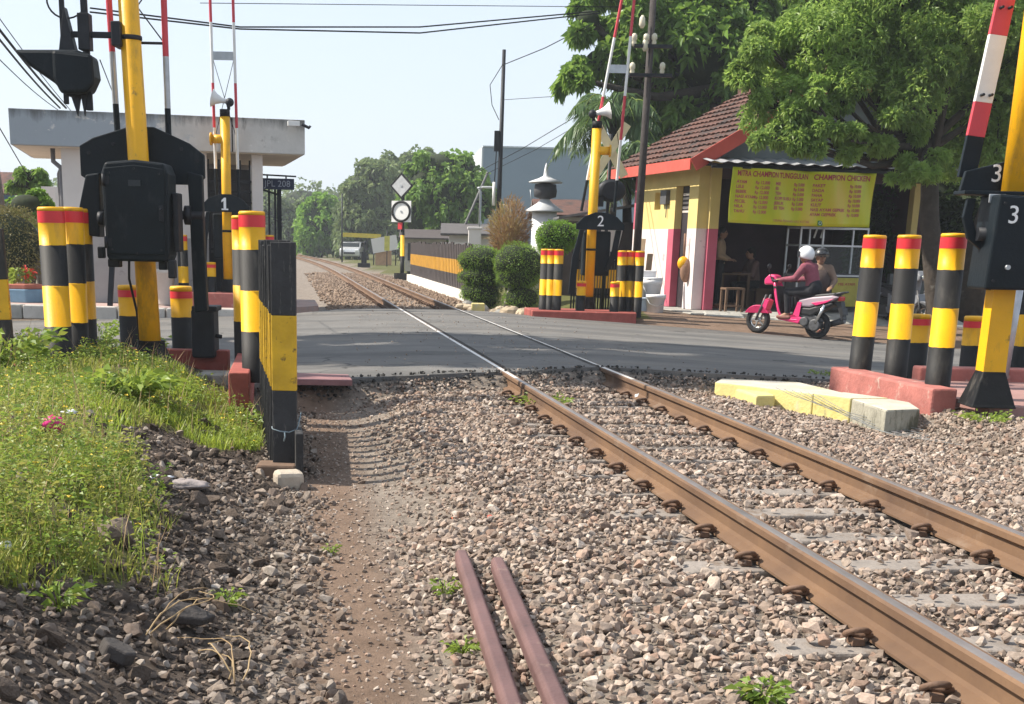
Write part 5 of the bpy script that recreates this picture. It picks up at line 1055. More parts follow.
# ================================================================== SCOOTER
SPINK = mat('pink_red_bodywork', (.68, .035, .16), .3, .05, 3, .0, spec=.5, coat=.4); SWH = mat('silver_white_bodywork', (.36, .28, .32), .35, .06, 3, .0, coat=.3)
RUB_ = mat('tyre_rubber', (.02, .02, .021), .85, .25, 8, .2); SBLK = mat('black_plastic', (.018, .018, .02), .5, .2, 5, .05); CHR = mat('chrome', (.6, .6, .6), .2, .05, 4, 0, metal=.9)
ENG = mat('engine_metal', (.10, .10, .105), .5, .3, 12, .2, metal=.5); LENS = mat('red_lens', (.45, .02, .02), .2, .1)
RY90 = Matrix.Rotation(math.radians(90), 3, 'X')
def make_scooter(label, loc, rz, b1, b2):
    o = thing('motor_scooter', label, 'motor scooter', loc, rz)
    for x, nm in ((0, 'rear'), (1.22, 'front')):
        a = MB(); a.torus((x, 0, .25), .195, .053, 0, 30, 10, RY90); w = a.build('wheel', RUB_, o)
        a = MB(); a.torus((x, 0, .25), .15, .016, 0, 28, 8, RY90); a.tube([(x, -.05, .25), (x, .05, .25)], .045, 12)
        for k in range(5):
            t = k*1.2566; a.bar((x, 0, .25), (x+.15*math.cos(t), 0, .25+.15*math.sin(t)), .03, .028)
        a.build('rim', ENG if x == 0 else CHR, w, bevel=.003)
    a = MB()     # leg shield + floor, one bent shell
    path = [(1.0, 1.0), (.94, .86), (.86, .62), (.80, .42), (.74, .33), (.60, .29), (.40, .28), (.28, .33)]; wid = [.11, .19, .22, .21, .19, .18, .17, .13]
    vs = []; fs = []
    for (x, z), w in zip(path, wid):
        for y in (-1, -.6, .6, 1): vs.append((x-(.10 if abs(y) == 1 else 0), y*w, z+(.0)))
    for i in range(len(path)-1):
        for k in range(3): fs.append((i*4+k, i*4+k+1, (i+1)*4+k+1, (i+1)*4+k))
    a.add(vs, fs, 0, True); ls = a.build('leg_shield', b1, o); w = ls.modifiers.new('Solid', 'SOLIDIFY'); w.thickness = .05; s_ = ls.modifiers.new('Sub', 'SUBSURF'); s_.levels = 1; s_.render_levels = 1
    a = MB(); a.prism([(.90, .90), (.80, .62), (.72, .40), (.70, .38), (.72, .60), (.82, .88)], -.16, .16); a.build('inner_panel', SBLK, o, bevel=.02)
    a = MB(); a.prism([(.74, .30), (.30, .25), (.24, .36), (.40, .42), (.34, .62), (.30, .62), (.32, .40), (.72, .36)], -.165, .165); a.build('footboard', b1, o, bevel=.02)
    a = MB(); pr = []
    for t in np.linspace(25, 150, 10): pr.append((1.22+.275*math.cos(math.radians(t)), .25+.275*math.sin(math.radians(t))))
    for t in np.linspace(150, 25, 10): pr.append((1.22+.256*math.cos(math.radians(t)), .25+.256*math.sin(math.radians(t))))
    a.prism(pr, -.085, .085); a.prism([(1.03, .45), (1.13, .52), (1.1, .66), (.98, .62)], -.1, .1); a.build('front_fender', b1, o, bevel=.015)
    a = MB()
    for y in (-.09, .09): a.tube([(1.22, y, .25), (1.05, y*.9, .72)], .022, 10)
    a.build('fork', ENG, o)
    a = MB(); a.prism([(.88, .92), (1.10, .90), (1.12, 1.0), (1.02, 1.10), (.90, 1.08), (.84, 1.0)], -.12, .12); cw = a.build('front_cowl', b1, o, bevel=.03)
    a = MB(); a.lathe([(.07, 0), (.06, .03), (.001, .045)], (1.11, 0, .96), 16, 0, axis=Matrix.Rotation(math.radians(80), 3, 'Y')); a.build('headlight', CHR, cw)
    a = MB(); a.tube([(.80, -.34, 1.0), (.92, -.2, 1.03), (.96, 0, 1.04), (.92, .2, 1.03), (.80, .34, 1.0)], .018, 10); hb = a.build('handlebar', SBLK, o)
    for s in (-1, 1):
        a = MB(); a.tube([(.82, s*.34, 1.0), (.70, s*.36, .985)], .024, 10); a.tube([(.88, s*.27, 1.03), (.91, s*.33, 1.16), (.90, s*.36, 1.2)], .008, 6); a.ball((.89, s*.37, 1.24), (.02, .065, .05)); a.build('mirror', SBLK, hb)
    a = MB(); a.prism([(.34, .56), (.36, .68), (.10, .745), (-.30, .80), (-.42, .77), (-.30, .69), (-.05, .62), (.12, .56)], -.155, .155); a.build('rear_body', b2, o, bevel=.03); a = MB(); a.prism([(.34, .42), (.35, .55), (.12, .55), (-.05, .61), (-.28, .68), (-.34, .64), (-.12, .52), (.08, .40)], -.145, .145); a.build('side_cover', SBLK, o, bevel=.03)
    a = MB(); a.prism([(.10, .64), (-.15, .69), (-.34, .74), (-.2, .66), (0, .60)], -.162, .162); a.build('side_stripe', b1, o, bevel=.006)
    a = MB(); a.prism([(.40, .70), (.36, .76), (.10, .775), (-.02, .80), (-.32, .845), (-.40, .82), (-.30, .78), (0, .73)], -.14, .14); a.build('seat', SBLK, o, bevel=.03)
    a = MB(); a.tube([(-.36, -.13, .83), (-.48, -.08, .86), (-.48, .08, .86), (-.36, .13, .83)], .015, 8); a.build('grab_rail', ENG, o)
    a = MB(); a.box((-.41, 0, .74), (.05, .2, .08)); a.build('tail_light', LENS, o, bevel=.015)
    a = MB(); a.prism([(-.30, .68), (-.44, .70), (-.52, .38), (-.49, .37), (-.38, .60)], -.08, .08); a.build('rear_fender', SBLK, o, bevel=.01); a = MB(); a.box((-.50, 0, .52), (.015, .2, .13), 0, Matrix.Rotation(.25, 3, 'Y')); a.build('number_plate', SBLK, o)
    a = MB(); a.prism([(.34, .26), (.36, .42), (.14, .48), (-.05, .40), (-.08, .20), (.14, .16)], -.10, .12); a.tube([(.2, -.12, .3), (.2, .17, .3)], .085, 14); a.tube([(0, .06, .25), (0, .15, .25)], .11, 16); a.build('engine', ENG, o, bevel=.02)
    a = MB(); a.tube([(.25, -.12, .2), (.05, -.17, .19), (-.1, -.18, .24)], .025, 10); a.tube([(-.05, -.18, .23), (-.42, -.19, .36)], [.05, .06], 14); a.build('exhaust', ENG, o)
    a = MB(); a.tube([(-.02, .13, .28), (-.16, .13, .62)], .03, 10); a.build('shock_absorber', CHR, o)
    return o
hd = math.atan2(.69, -.74)
sx, sy = tuple(W(6.29, 21.75, -.22))[:2]; sz = float(zroad(sx, sy)) if sy < yfar(sx) else zgs(sx, sy)
zf = zgs(sx-.74*1.22, sy+.69*1.22)
s1 = make_scooter('pink and white motor scooter with a helmeted rider at the road edge', (sx, sy, sz+.0), hd, SPINK, SWH); s1.scale = (.95,)*3; s1.rotation_euler.y = -math.atan2(max(zf, float(zroad(sx-.9, sy+.84)))-sz, 1.22)*.6
q = BW(889, 25.6, 0, 262); s2 = make_scooter('grey motor scooter parked in the shade beyond the right bollards', (q.x, q.y, zgs(q.x, q.y)), math.radians(-70), mat('grey_bodywork', (.20, .21, .23), .4, .1), mat('dark_bodywork', (.05, .05, .06), .4, .1))
# ================================================================== PEOPLE
SKIN = mat('skin', (.30, .165, .105), .6, .08, 8, .05); HAIR = mat('black_hair', (.012, .010, .009), .6, .2, 9, .1)
def skin_mesh(J, edges):
    """J: name->(pos, radius or (lateral, depth)); tapered limbs round every edge, to be fused by remeshing"""
    mb = MB(); rr = lambda r: r if isinstance(r, tuple) else (r, r)
    for p, r in J.values(): r = rr(r); mb.ball(p, (r[1], r[0], (r[0]+r[1])/2 if r[0] == r[1] else r[1]), 0, 10)
    for a, b in edges:
        (p, r), (q, s) = J[a], J[b]; p = Vector(p); q = Vector(q); r = rr(r); s = rr(s); d = q-p
        if d.length < 1e-4: continue
        d.normalize(); lat = Vector((0, 1, 0)); lat = (lat-d*lat.dot(d))
        lat = lat.normalized() if lat.length > .2 else Vector((1, 0, 0)).cross(d).normalized()
        dep = d.cross(lat); n = 14; vs = []
        for c, k in ((p, r), (q, s)):
            for i in range(n): t = 2*math.pi*i/n; vs.append(c+lat*k[0]*math.cos(t)+dep*k[1]*math.sin(t))
        mb.add(vs, [(i, (i+1) % n, n+(i+1) % n, n+i) for i in range(n)]+[tuple(reversed(range(n))), tuple(range(n, 2*n))])
    me = bpy.data.meshes.new('sk'); me.from_pydata(mb.v, [], mb.f); bm = bmesh.new(); bm.from_mesh(me); bmesh.ops.recalc_face_normals(bm, faces=bm.faces); bm.to_mesh(me); bm.free(); return me
def mesh_arr(me):
    return [v.co[:] for v in me.vertices], [list(p.vertices) for p in me.polygons]
def remesh(mb, vox):
    me = bpy.data.meshes.new('rm'); me.from_pydata(mb.v, [], mb.f); ob = bpy.data.objects.new('rm', me); COL.objects.link(ob); md = ob.modifiers.new('R', 'REMESH'); md.mode = 'VOXEL'; md.voxel_size = vox; md.use_smooth_shade = True
    sm = ob.modifiers.new('S', 'SMOOTH'); sm.iterations = 5; sm.factor = .5
    dg = bpy.context.evaluated_depsgraph_get(); dg.update(); out = bpy.data.meshes.new_from_object(ob.evaluated_get(dg)); bpy.data.objects.remove(ob); return out
def person(label, loc, rz, J, cols, headc, facing=0., vox=.011, helmet=None, hair=True, fingers=True, sleeves='wrist'):
    """J joints: pel, bel, che, nek, shL elL wrL hnL(direction tip) hipL knL anL toL and R"""
    o = thing('person', label, 'person', loc, rz); V_ = Vector; J = {k: V_(v) for k, v in J.items()}
    R = dict(pel=.125, bel=.115, che=.125, nek=.055, sh=.062, el=.043, wr=.03, hip=.085, kn=.06, an=.042)
    B = {'pel': (J['pel'], (.15, .11)), 'bel': (J['bel'], (.13, .10)), 'che': (J['che'], (.15, .105)), 'nek': (J['nek'], .052), 'hd': (headc+V_((0, 0, -.03)), .06)}
    E_ = [('pel', 'bel'), ('bel', 'che'), ('che', 'nek'), ('nek', 'hd')]
    for s in 'LR':
        B['sh'+s] = (J['sh'+s], .06); B['el'+s] = (J['el'+s], .042); B['wr'+s] = (J['wr'+s], .027)
        B['hip'+s] = (J['hip'+s], .085); B['kn'+s] = (J['kn'+s], .056); B['an'+s] = (J['an'+s], .038); B['to'+s] = (J['to'+s], .03)
        E_ += [('che', 'sh'+s), ('sh'+s, 'el'+s), ('el'+s, 'wr'+s), ('pel', 'hip'+s), ('hip'+s, 'kn'+s), ('kn'+s, 'an'+s), ('an'+s, 'to'+s)]
        hdv = (J['hn'+s]-J['wr'+s]); hl = hdv.length; hdv = hdv.normalized(); side = hdv.cross(V_((0, 0, 1))).normalized(); side = side if side.length > .1 else V_((0, 1, 0)); dn = side.cross(hdv)
        pm = J['wr'+s]+hdv*.075; B['pm'+s] = (pm, (.034, .018)); E_.append(('wr'+s, 'pm'+s))
        if fingers:
            for i, ln in enumerate((.062, .075, .07, .052)):
                b0 = pm+side*(i-1.5)*.019+hdv*.012; b1 = b0+hdv*ln*.55-dn*.012*0+V_((0, 0, -.014)); b2 = b1+hdv*ln*.2+V_((0, 0, -.032))
                B[f'f{i}a'+s] = (b0, .010); B[f'f{i}b'+s] = (b1, .009); B[f'f{i}c'+s] = (b2, .008); E_ += [('pm'+s, f'f{i}a'+s), (f'f{i}a'+s, f'f{i}b'+s), (f'f{i}b'+s, f'f{i}c'+s)]
            sg = 1 if s == 'L' else -1
            t0 = J['wr'+s]+hdv*.04-side*.03*sg*0+side*(-.032 if s == 'L' else .032)
            B['ta'+s] = (t0, .012); B['tb'+s] = (t0+hdv*.045+side*(-.012 if s == 'L' else .012)+V_((0, 0, -.02)), .010); E_ += [('wr'+s, 'ta'+s), ('ta'+s, 'tb'+s)]
    me = skin_mesh(B, E_); mb = MB(); v, f = mesh_arr(me); mb.add(v, f)
    RF = Matrix.Rotation(facing, 3, 'Z'); hc = headc
    def hp(x, y, z): return hc+RF @ V_((x, y, z))
    mb.ball(hc, (.098, .078, .118), 0, 14, RF); mb.ball(hp(.03, 0, -.06), (.066, .058, .062), 0, 10, RF); mb.ball(hp(.104, 0, -.015), (.022, .016, .03), 0, 8, RF)
    for s in (-1, 1): mb.ball(hp(-.005, s*.08, -.01), (.022, .012, .034), 0, 8, RF); mb.ball(hp(.075, s*.04, -.04), (.02, .02, .018), 0, 8, RF)
    mb.ball(hp(.088, 0, -.062), (.016, .027, .009), 0, 8, RF)
    me = remesh(mb, vox); me.materials.append(SKIN); me.name = 'body'
    bo = bpy.data.objects.new('body', me); COL.objects.link(bo); bo.parent = o
    a = MB()
    for s in (-1, 1): a.ball(hp(.089, s*.033, .012), (.010, .014, .009), 0, 8, RF); 
    a.build('eye', HAIR, bo)
    a = MB(); a.ball(hp(.101, 0, -.064), (.006, .024, .006), 0, 8, RF); a.build('mouth', mat('lips', (.22, .08, .07), .6) if 'lips' not in bpy.data.materials else bpy.data.materials['lips'], bo)
    if hair:
        a = MB(); a.ball(hp(-.015, 0, .03), (.102, .09, .108), 0, 14, RF); a.ball(hp(-.055, 0, -.03), (.06, .078, .08), 0, 10, RF); a.build('hair', HAIR, o)
    jm, tm, shm = cols
    C_ = {'bel': (J['bel']+V_((0, 0, -.10)), (.158, .125)), 'b2': (J['bel'], (.15, .118)), 'che': (J['che'], (.168, .125)), 'nek': (J['nek']-V_((0, 0, .02)), .07)}; E2 = [('bel', 'b2'), ('b2', 'che'), ('che', 'nek')]
    for s in 'LR':
        C_['sh'+s] = (J['sh'+s], .078); C_['el'+s] = (J['el'+s], .058); E2 += [('che', 'sh'+s), ('sh'+s, 'el'+s)]
        if sleeves == 'wrist': C_['wr'+s] = (J['wr'+s].lerp(J['el'+s], .08), .042); E2.append(('el'+s, 'wr'+s))
        else: C_['el'+s] = (J['sh'+s].lerp(J['el'+s], .75), .062)
    def cloth(nm, S, E, m_):
        me = skin_mesh(S, E); v, f = mesh_arr(me); mb = MB(); mb.add(v, f); me = remesh(mb, vox*1.15); me.materials.append(m_); me.name = nm; q = bpy.data.objects.new(nm, me); COL.objects.link(q); q.parent = o; return q
    cloth('jacket', C_, E2, jm)
    T = {'pel': (J['pel']+V_((0, 0, .06)), (.162, .125)), 'p2': (J['pel'], (.162, .122))}; E3 = [('pel', 'p2')]
    for s in 'LR':
        T['hip'+s] = (J['hip'+s], .10); T['kn'+s] = (J['kn'+s], .074); T['an'+s] = (J['an'+s].lerp(J['kn'+s], .12), .055); E3 += [('p2', 'hip'+s), ('hip'+s, 'kn'+s), ('kn'+s, 'an'+s)]
    cloth('trousers', T, E3, tm)
    for s in 'LR':
        d = (J['to'+s]-J['an'+s]); h = V_((J['an'+s].x, J['an'+s].y, J['to'+s].z)); dd = (J['to'+s]-h).normalized()
        cloth('shoe', {'a': (h-dd*.04, .042), 'b': (h+dd*.06, .045), 'c': (J['to'+s]+dd*.02, .036)}, [('a', 'b'), ('b', 'c')], shm)
    if helmet:
        hm, full = helmet; a = MB(); prof = [(math.sin(t)*.145, math.cos(t)*.15) for t in np.linspace(math.radians(118 if full else 92), .02, 12)]
        a.lathe(prof, hc+V_((0, 0, .025)), 26, 0, axis=RF @ Matrix.Rotation(math.radians(-12), 3, 'Y') @ Matrix.Diagonal(V_((1.05, .95, 1.)))); hl = a.build('helmet', hm, o, fix=False); w = hl.modifiers.new('Solid', 'SOLIDIFY'); w.thickness = .012
        a = MB(); vs = []
        for i in range(15):
            t = math.radians(-68+136*i/14)
            for z in (-.055, .055): vs.append(hp(.158*math.cos(t)*1.02, .150*math.sin(t), z+.03))
        a.add(vs, [(2*i, 2*i+1, 2*i+3, 2*i+2) for i in range(14)], 0, True)
        if full: a.build('visor', mat('visor_dark', (.02, .022, .028), .15, .1) if 'visor_dark' not in bpy.data.materials else bpy.data.materials['visor_dark'], hl)
        else:
            a = MB(); vs = []
            for i in range(13):
                t = math.radians(-55+110*i/12)
                for r, z in ((.15, .035), (.20, .02)): vs.append(hp(r*math.cos(t), r*math.sin(t)*.9, z))
            a.add(vs, [(2*i, 2*i+1, 2*i+3, 2*i+2) for i in range(12)], 0, True); a.build('peak', HAIR, hl)
    return o
def sym(d):
    r = {}
    for k, v in d.items():
        if k.endswith('_'): r[k[:-1]+'L'] = v; r[k[:-1]+'R'] = (v[0], -v[1], v[2])
        else: r[k] = v
    return r
JMAU = mat('mauve_jacket', (.225, .06, .085), .85, .2, 5, .9, 13); TDK = mat('dark_trousers', (.018, .018, .022), .85, .3, 6, .8, 14); SHO = mat('brown_sandal', (.20, .08, .06), .6, .2)
JT = mat('tan_shirt', (.22, .15, .11), .85, .15, 5, .8, 14); JD = mat('dark_brown_apron', (.06, .042, .038), .8, .15, 5, .2)
Jr = sym({'pel': (.12, 0, .87), 'bel': (.16, 0, 1.0), 'che': (.23, 0, 1.19), 'nek': (.29, 0, 1.34), 'sh_': (.26, .185, 1.25), 'el_': (.38, .27, 1.05), 'wr_': (.64, .31, 1.02), 'hn_': (.82, .32, 1.01), 'hip_': (.15, .10, .84), 'kn_': (.55, .17, .80), 'an_': (.53, .15, .42), 'to_': (.69, .16, .36)})
pr = person('rider in a mauve jacket and white helmet sitting on the pink scooter', (sx, sy, sz), hd, Jr, (JMAU, TDK, SHO), Vector((.34, 0, 1.45)), 0., helmet=(mat('white_helmet', (.72, .73, .75), .25, .03, 3, 0, coat=.5), True), hair=False); pr.scale = (.96,)*3
q = BW(817, 22.5, 0, 300); Js = sym({'pel': (0, 0, .78), 'bel': (.01, 0, .90), 'che': (.0, 0, 1.06), 'nek': (0, 0, 1.19), 'sh_': (0, .165, 1.12), 'el_': (.02, .27, .92), 'wr_': (.16, .20, .80), 'hn_': (.30, .14, .78), 'hip_': (0, .085, .76), 'kn_': (.03, .09, .42), 'an_': (0, .09, .07), 'to_': (.14, .1, .03)})
Js['elR'] = (-.02, -.30, .96); Js['wrR'] = (.12, -.36, .90); Js['hnR'] = (.22, -.42, .96)
g2 = max(zgs(q.x, q.y), -.3)
pr2 = person('person in a dark helmet and tan shirt facing the road behind the scooter', (q.x, q.y, g2+.03), math.radians(-100), Js, (JT, TDK, SHO), Vector((.02, 0, 1.31)), .25, helmet=(mat('dark_helmet', (.03, .032, .036), .3, .1, 3, 0, coat=.4), False), hair=False)
o = pr2; a = MB(); vs = []
for i in range(9):
    t = math.radians(-70+140*i/8)
    for z, r in ((.62, .20), (.92, .19), (1.10, .155)): vs.append((.015+r*math.cos(t), r*1.1*math.sin(t)*(1 if z < 1 else .75), z))
a.add(vs, [(i*3+k, (i+1)*3+k, (i+1)*3+k+1, i*3+k+1) for i in range(8) for k in range(2)], 0, True); ap = a.build('apron', JD, o); w = ap.modifiers.new('Solid', 'SOLIDIFY'); w.thickness = .012
# two dim figures inside the shop
Ji = sym({'pel': (0, 0, .92), 'bel': (0, 0, 1.05), 'che': (0, 0, 1.26), 'nek': (0, 0, 1.44), 'sh_': (0, .18, 1.36), 'el_': (.03, .24, 1.1), 'wr_': (.2, .2, 1.02), 'hn_': (.36, .16, 1.02), 'hip_': (0, .09, .9), 'kn_': (.02, .1, .5), 'an_': (0, .1, .08), 'to_': (.15, .1, .03)})
q = MS @ Vector((.95, .9, -.008)); person('person in a beige shirt standing in the dark shop doorway', q, math.radians(-20), Ji, (mat('beige_shirt', (.40, .28, .18), .8), TDK, SHO), Vector((.02, 0, 1.57)), 0., vox=.014)
Jc = sym({'pel': (0, 0, .50), 'bel': (.0, 0, .64), 'che': (.04, 0, .85), 'nek': (.08, 0, 1.02), 'sh_': (.06, .18, .94), 'el_': (.16, .24, .70), 'wr_': (.36, .16, .74), 'hn_': (.5, .1, .74), 'hip_': (.02, .1, .47), 'kn_': (.42, .12, .48), 'an_': (.42, .12, .08), 'to_': (.56, .12, .03)})
q = MS @ Vector((1.9, 1.2, -.008)); person('person in dark clothes seated at a table inside the shop', q, math.radians(190), Jc, (mat('dim_shirt', (.16, .10, .09), .8), TDK, SHO), Vector((.12, 0, 1.16)), 0., vox=.014)
o = thing('table', 'low dark table inside the shop in front of the seated person', 'table', MS @ Vector((1.35, 1.15, -.008)), math.radians(12)); a = MB(); a.box((0, 0, .72), (.7, .6, .04)); a.build('table_top', WD, o)
for x in (-.3, .3):
    for y in (-.25, .25): a = MB(); a.box((x, y, .35), (.05, .05, .7)); a.build('leg', WD, o)
o = thing('bench', 'dark wooden bench under the seated person inside the shop', 'bench', MS @ Vector((1.95, 1.2, -.008)), math.radians(12)); a = MB(); a.box((0, 0, .40), (.35, .9, .05)); a.build('seat', WD, o)
for y in (-.38, .38): a = MB(); a.box((0, y, .19), (.3, .05, .38)); a.build('leg', WD, o)
# ================================================================== BEYOND THE CROSSING
p = BW(402, 50, -.2, 278); sg_ = thing('railway_signal_board', 'trackside post with a white diamond board above a white disc board', 'sign', BW(402, 50, -.2, 278), math.radians(-30)); sg_.scale = (1.12, 1, 1)
a = MB(); a.lathe([(.075, 0), (.075, .9), (.075, .9), (.075, 1.7), (.075, 1.7), (.06, 2.1), (.06, 3.9)], n=14, ms=[1, 1, 0, 0, 1, 1]); a.box((0, 0, .12), (.5, .3, .25), 1); a.box((-.06, -.08, 2.05), (.16, .06, .26), 2); a.build('post', [YEL, BLK, REDP], sg_)
zc = P(401, 186, p.y).z-p.z
a = MB(); a.prism([(0, zc-.50), (.48, zc), (0, zc+.50), (-.48, zc)], -.13, -.10); dm = a.build('diamond_border', BLK, sg_); a = MB(); a.prism([(0, zc-.40), (.385, zc), (0, zc+.40), (-.385, zc)], -.14, -.131); a.build('diamond_face', mat('pale_grey_face', (.45, .46, .47), .5), dm); a = MB(); a.tube([(0, -.16, zc), (0, -.12, zc)], .04, 10); a.build('lamp_hole', STEEL, dm)
zc = P(401, 211.5, p.y).z-p.z
a = MB(); a.box((0, -.115, zc), (.80, .02, .80)); sq = a.build('square_board', WHT, sg_); a = MB(); a.torus((0, -.135, zc), .36, .045, 0, 40, 8, RY90); a.build('disc_ring', BLK, sq); a = MB(); a.tube([(0, -.15, zc), (0, -.12, zc)], .04, 10); a.build('lamp_hole', STEEL, sq)
# far striped fence
f0, f1 = Vector(BW(411, 48, -.05, 280)), Vector(BW(470, 31.5, -.02, 300)); ff = thing('striped_fence', 'black and orange plank fence on a white wall right of the far track', 'fence', f0)
a = MB(); nn = 46
for i in range(nn):
    t = i/(nn-1); q = (f1-f0)*t; w = .24; d = (f1-f0).normalized(); R = Matrix.Rotation(math.atan2(d.y, d.x), 3, 'Z'); h = 1.28+random.uniform(-.05, .04)
    for z0, z1, m_ in ((.1, .48, 1), (.48, .86, 0), (.86, h, 1)): a.box((q.x, q.y, (z0+z1)/2), (w, .04, z1-z0), m_, R)
a.build('plank_panel', [mat('faded_orange', (.50, .25, .02), .75, .2, 5, .2, stain=((.12, .08, .04), .6, 7)), mat('faded_brown_black', (.055, .042, .04), .8, .3, 5, .3)], ff)
a = MB(); a.bar((-.05, -.12, -.10), ((f1-f0).x-.05, (f1-f0).y-.3, -.10), .22, .42); a.build('base_wall', mat('whitewashed_base', (.62, .58, .52), .85, .1, 2, .2, stain=((.3, .26, .2), .6, 3)), ff)
# clipped bushes
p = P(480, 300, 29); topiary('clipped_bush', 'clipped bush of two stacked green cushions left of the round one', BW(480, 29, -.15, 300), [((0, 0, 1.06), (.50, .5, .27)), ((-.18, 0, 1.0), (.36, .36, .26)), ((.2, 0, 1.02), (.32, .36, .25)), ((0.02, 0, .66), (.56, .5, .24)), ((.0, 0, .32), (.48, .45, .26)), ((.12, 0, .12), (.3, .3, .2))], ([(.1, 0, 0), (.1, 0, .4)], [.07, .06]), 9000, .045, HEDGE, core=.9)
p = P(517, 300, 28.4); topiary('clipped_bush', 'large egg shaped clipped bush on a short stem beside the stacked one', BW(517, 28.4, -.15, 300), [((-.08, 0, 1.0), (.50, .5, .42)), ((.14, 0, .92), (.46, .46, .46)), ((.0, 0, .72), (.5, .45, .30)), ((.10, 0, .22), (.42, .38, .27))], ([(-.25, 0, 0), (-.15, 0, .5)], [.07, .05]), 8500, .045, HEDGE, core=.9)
p = P(553, 300, 25.6); topiary('clipped_tree', 'bright flat topped clipped tree behind the three slim bollards', BW(553, 25.6, -.1, 300), [((-.1, 0, 1.52), (.30, .32, .26)), ((.12, 0, 1.52), (.32, .32, .27)), ((0, 0, 1.40), (.36, .3, .24))], ([(0, 0, 0), (.03, 0, 1.3)], [.05, .04]), 4200, .055, leafmat('bright_hedge_leaf', [(.09, .19, .02), (.13, .25, .03), (.18, .30, .045)], .3), core=.85)
r_ = random.Random(9); SANDY = mat('sandy_stone', (.42, .34, .24), .9, .2, 5, .4)
for i in range(30):
    px = r_.uniform(462, 545); q = BW(px, 24.3+r_.uniform(-.2, 1.2)+(540-px)*.028, 0); a = MB(); a.ball((0, 0, 0), (r_.uniform(.08, .24), r_.uniform(.06, .15), r_.uniform(.06, .15)), 0, 6); a.v = [tuple(c*r_.uniform(.85, 1.1) for c in v) for v in a.v]; a.sm = [False]*len(a.sm)
    o = a.build('broken_stone', CONC if r_.random() < .5 else SANDY, loc=(q.x, q.y, zgs(q.x, q.y)+r_.uniform(.02, .12)), rotz=r_.uniform(-.6, .6)); tag(o, 'pale broken stone in the row at the foot of the clipped bushes', 'stone', 'broken stones under the clipped bushes')
p = P(478, 307, 24.8); a = MB(); a.box((0, 0, .05), (.26, .2, .2)); o = a.build('concrete_block', YC, bevel=.02, loc=BW(478, 24.8, -.05, 307)); tag(o, 'small yellowish block at the far road edge beside the right rail', 'block')
# dry ornamental shrub
p = P(509, 250, 33); o = thing('dry_shrub', 'tall brown dry ornamental shrub behind the clipped bushes', 'shrub', BW(509, 33, -.1, 250)); n = 5200; t = rg.random(n); an = rg.uniform(0, 6.28, n); rr = np.sqrt(rg.random(n)); sp_ = rr*.55
C = np.stack([np.cos(an)*sp_*(.3+.7*t), np.sin(an)*sp_*(.3+.7*t), .35+t*2.1*(1-.35*rr**2)], 1); D = unit(np.stack([np.cos(an)*rr*.8, np.sin(an)*rr*.8, .9+0*t], 1)+rg.normal(size=(n, 3))*.25)
leaf_mesh('crown', C, D, rg.uniform(.15, .34, n), .022, leafmat('dry_leaf', [(.28, .22, .08), (.38, .33, .13), (.24, .14, .07), (.36, .33, .12), (.30, .29, .09)], .25, .6), o, rg); a = MB()
for k in range(7): a.tube([(0, 0, 0), (math.cos(k)*.2, math.sin(k)*.2, .9)], .025, 6)
a.build('stem', BARK, o)
# lantern tower
p = P(545, 200, 34); lt = thing('lantern_tower', 'white round lantern tower with conical hats and a dark drum behind the bushes', 'tower', BW(545, 34, 0, 200)); Yt = BW(545, 34, 0, 200).y; zz = lambda y: P(545, y, Yt).z
a = MB(); a.lathe([(.33, 0), (.33, zz(211))], n=24, ms=0); a.build('wall', mat('tower_white', (.70, .70, .70), .8, .06, 2, .1), lt)
RG_ = mat('pale_metal_roof', (.52, .53, .54), .5, .1, 4, .1)
a = MB(); a.lathe([(.50, zz(212)), (.50, zz(210.5)), (.2, zz(203)), (.13, zz(200)), (.13, zz(198))], n=28, ms=0); a.lathe([(.44, zz(183)), (.45, zz(182)), (.2, zz(178.5)), (.07, zz(176)), (.045, zz(168)), (.01, zz(163))], n=28, ms=0); a.ball((0, 0, zz(173)), .06); a.build('roof', RG_, lt)
a = MB(); a.lathe([(.10, zz(206)), (.13, zz(199)), (.29, zz(197)), (.31, zz(191)), (.28, zz(184.5)), (.1, zz(183))], n=24, ms=0); a.build('drum', DKI, lt); a = MB(); a.tube([(-.35, 0, zz(206)), (-.4, 0, zz(190))], .01, 5); a.build('cable', STEEL, lt)
# houses behind
def house(label, px0, px1, Y, ztop, wallm, roofm=None, rh=.8, wins=(), depth=4., over=.3, z0=-.1):
    x0, x1 = P(px0, 240, Y).x, P(px1, 240, Y).x; o = thing('house', label, 'house', (x0, Y, z0)); W = x1-x0; a = MB(); a.box((W/2, depth/2, (ztop-z0)/2), (W, depth, ztop-z0)); a.build('wall', wallm, o)
    if roofm: a = MB(); a.prism([(-over, 0), (W+over, 0), (W+over, .06), (-over, .06)], -over, depth/2, 0, Matrix.Translation((0, 0, ztop-z0)) @ Matrix(((1, 0, 0, 0), (0, 1, 0, 0), (0, rh/(depth/2), 1, 0), (0, 0, 0, 1)))); a.prism([(-over, rh), (W+over, rh), (W+over, rh+.06), (-over, rh+.06)], 0, depth/2+over, 0, Matrix.Translation((0, depth/2, ztop-z0)) @ Matrix(((1, 0, 0, 0), (0, 1, 0, 0), (0, -rh/(depth/2), 1, 0), (0, 0, 0, 1)))); a.build('roof', roofm, o)
    for x, z, w, h in wins: a = MB(); a.box((x*W, -.02, z), (w, .05, h)); a.build('window', DKI, o)
    return o
house('white house with a red tiled roof behind the lantern tower', 546, 590, 37.5, 2.05, PLW, TILE, .42, ((.3, 1.3, .5, .6), (.7, 1.3, .5, .6)))
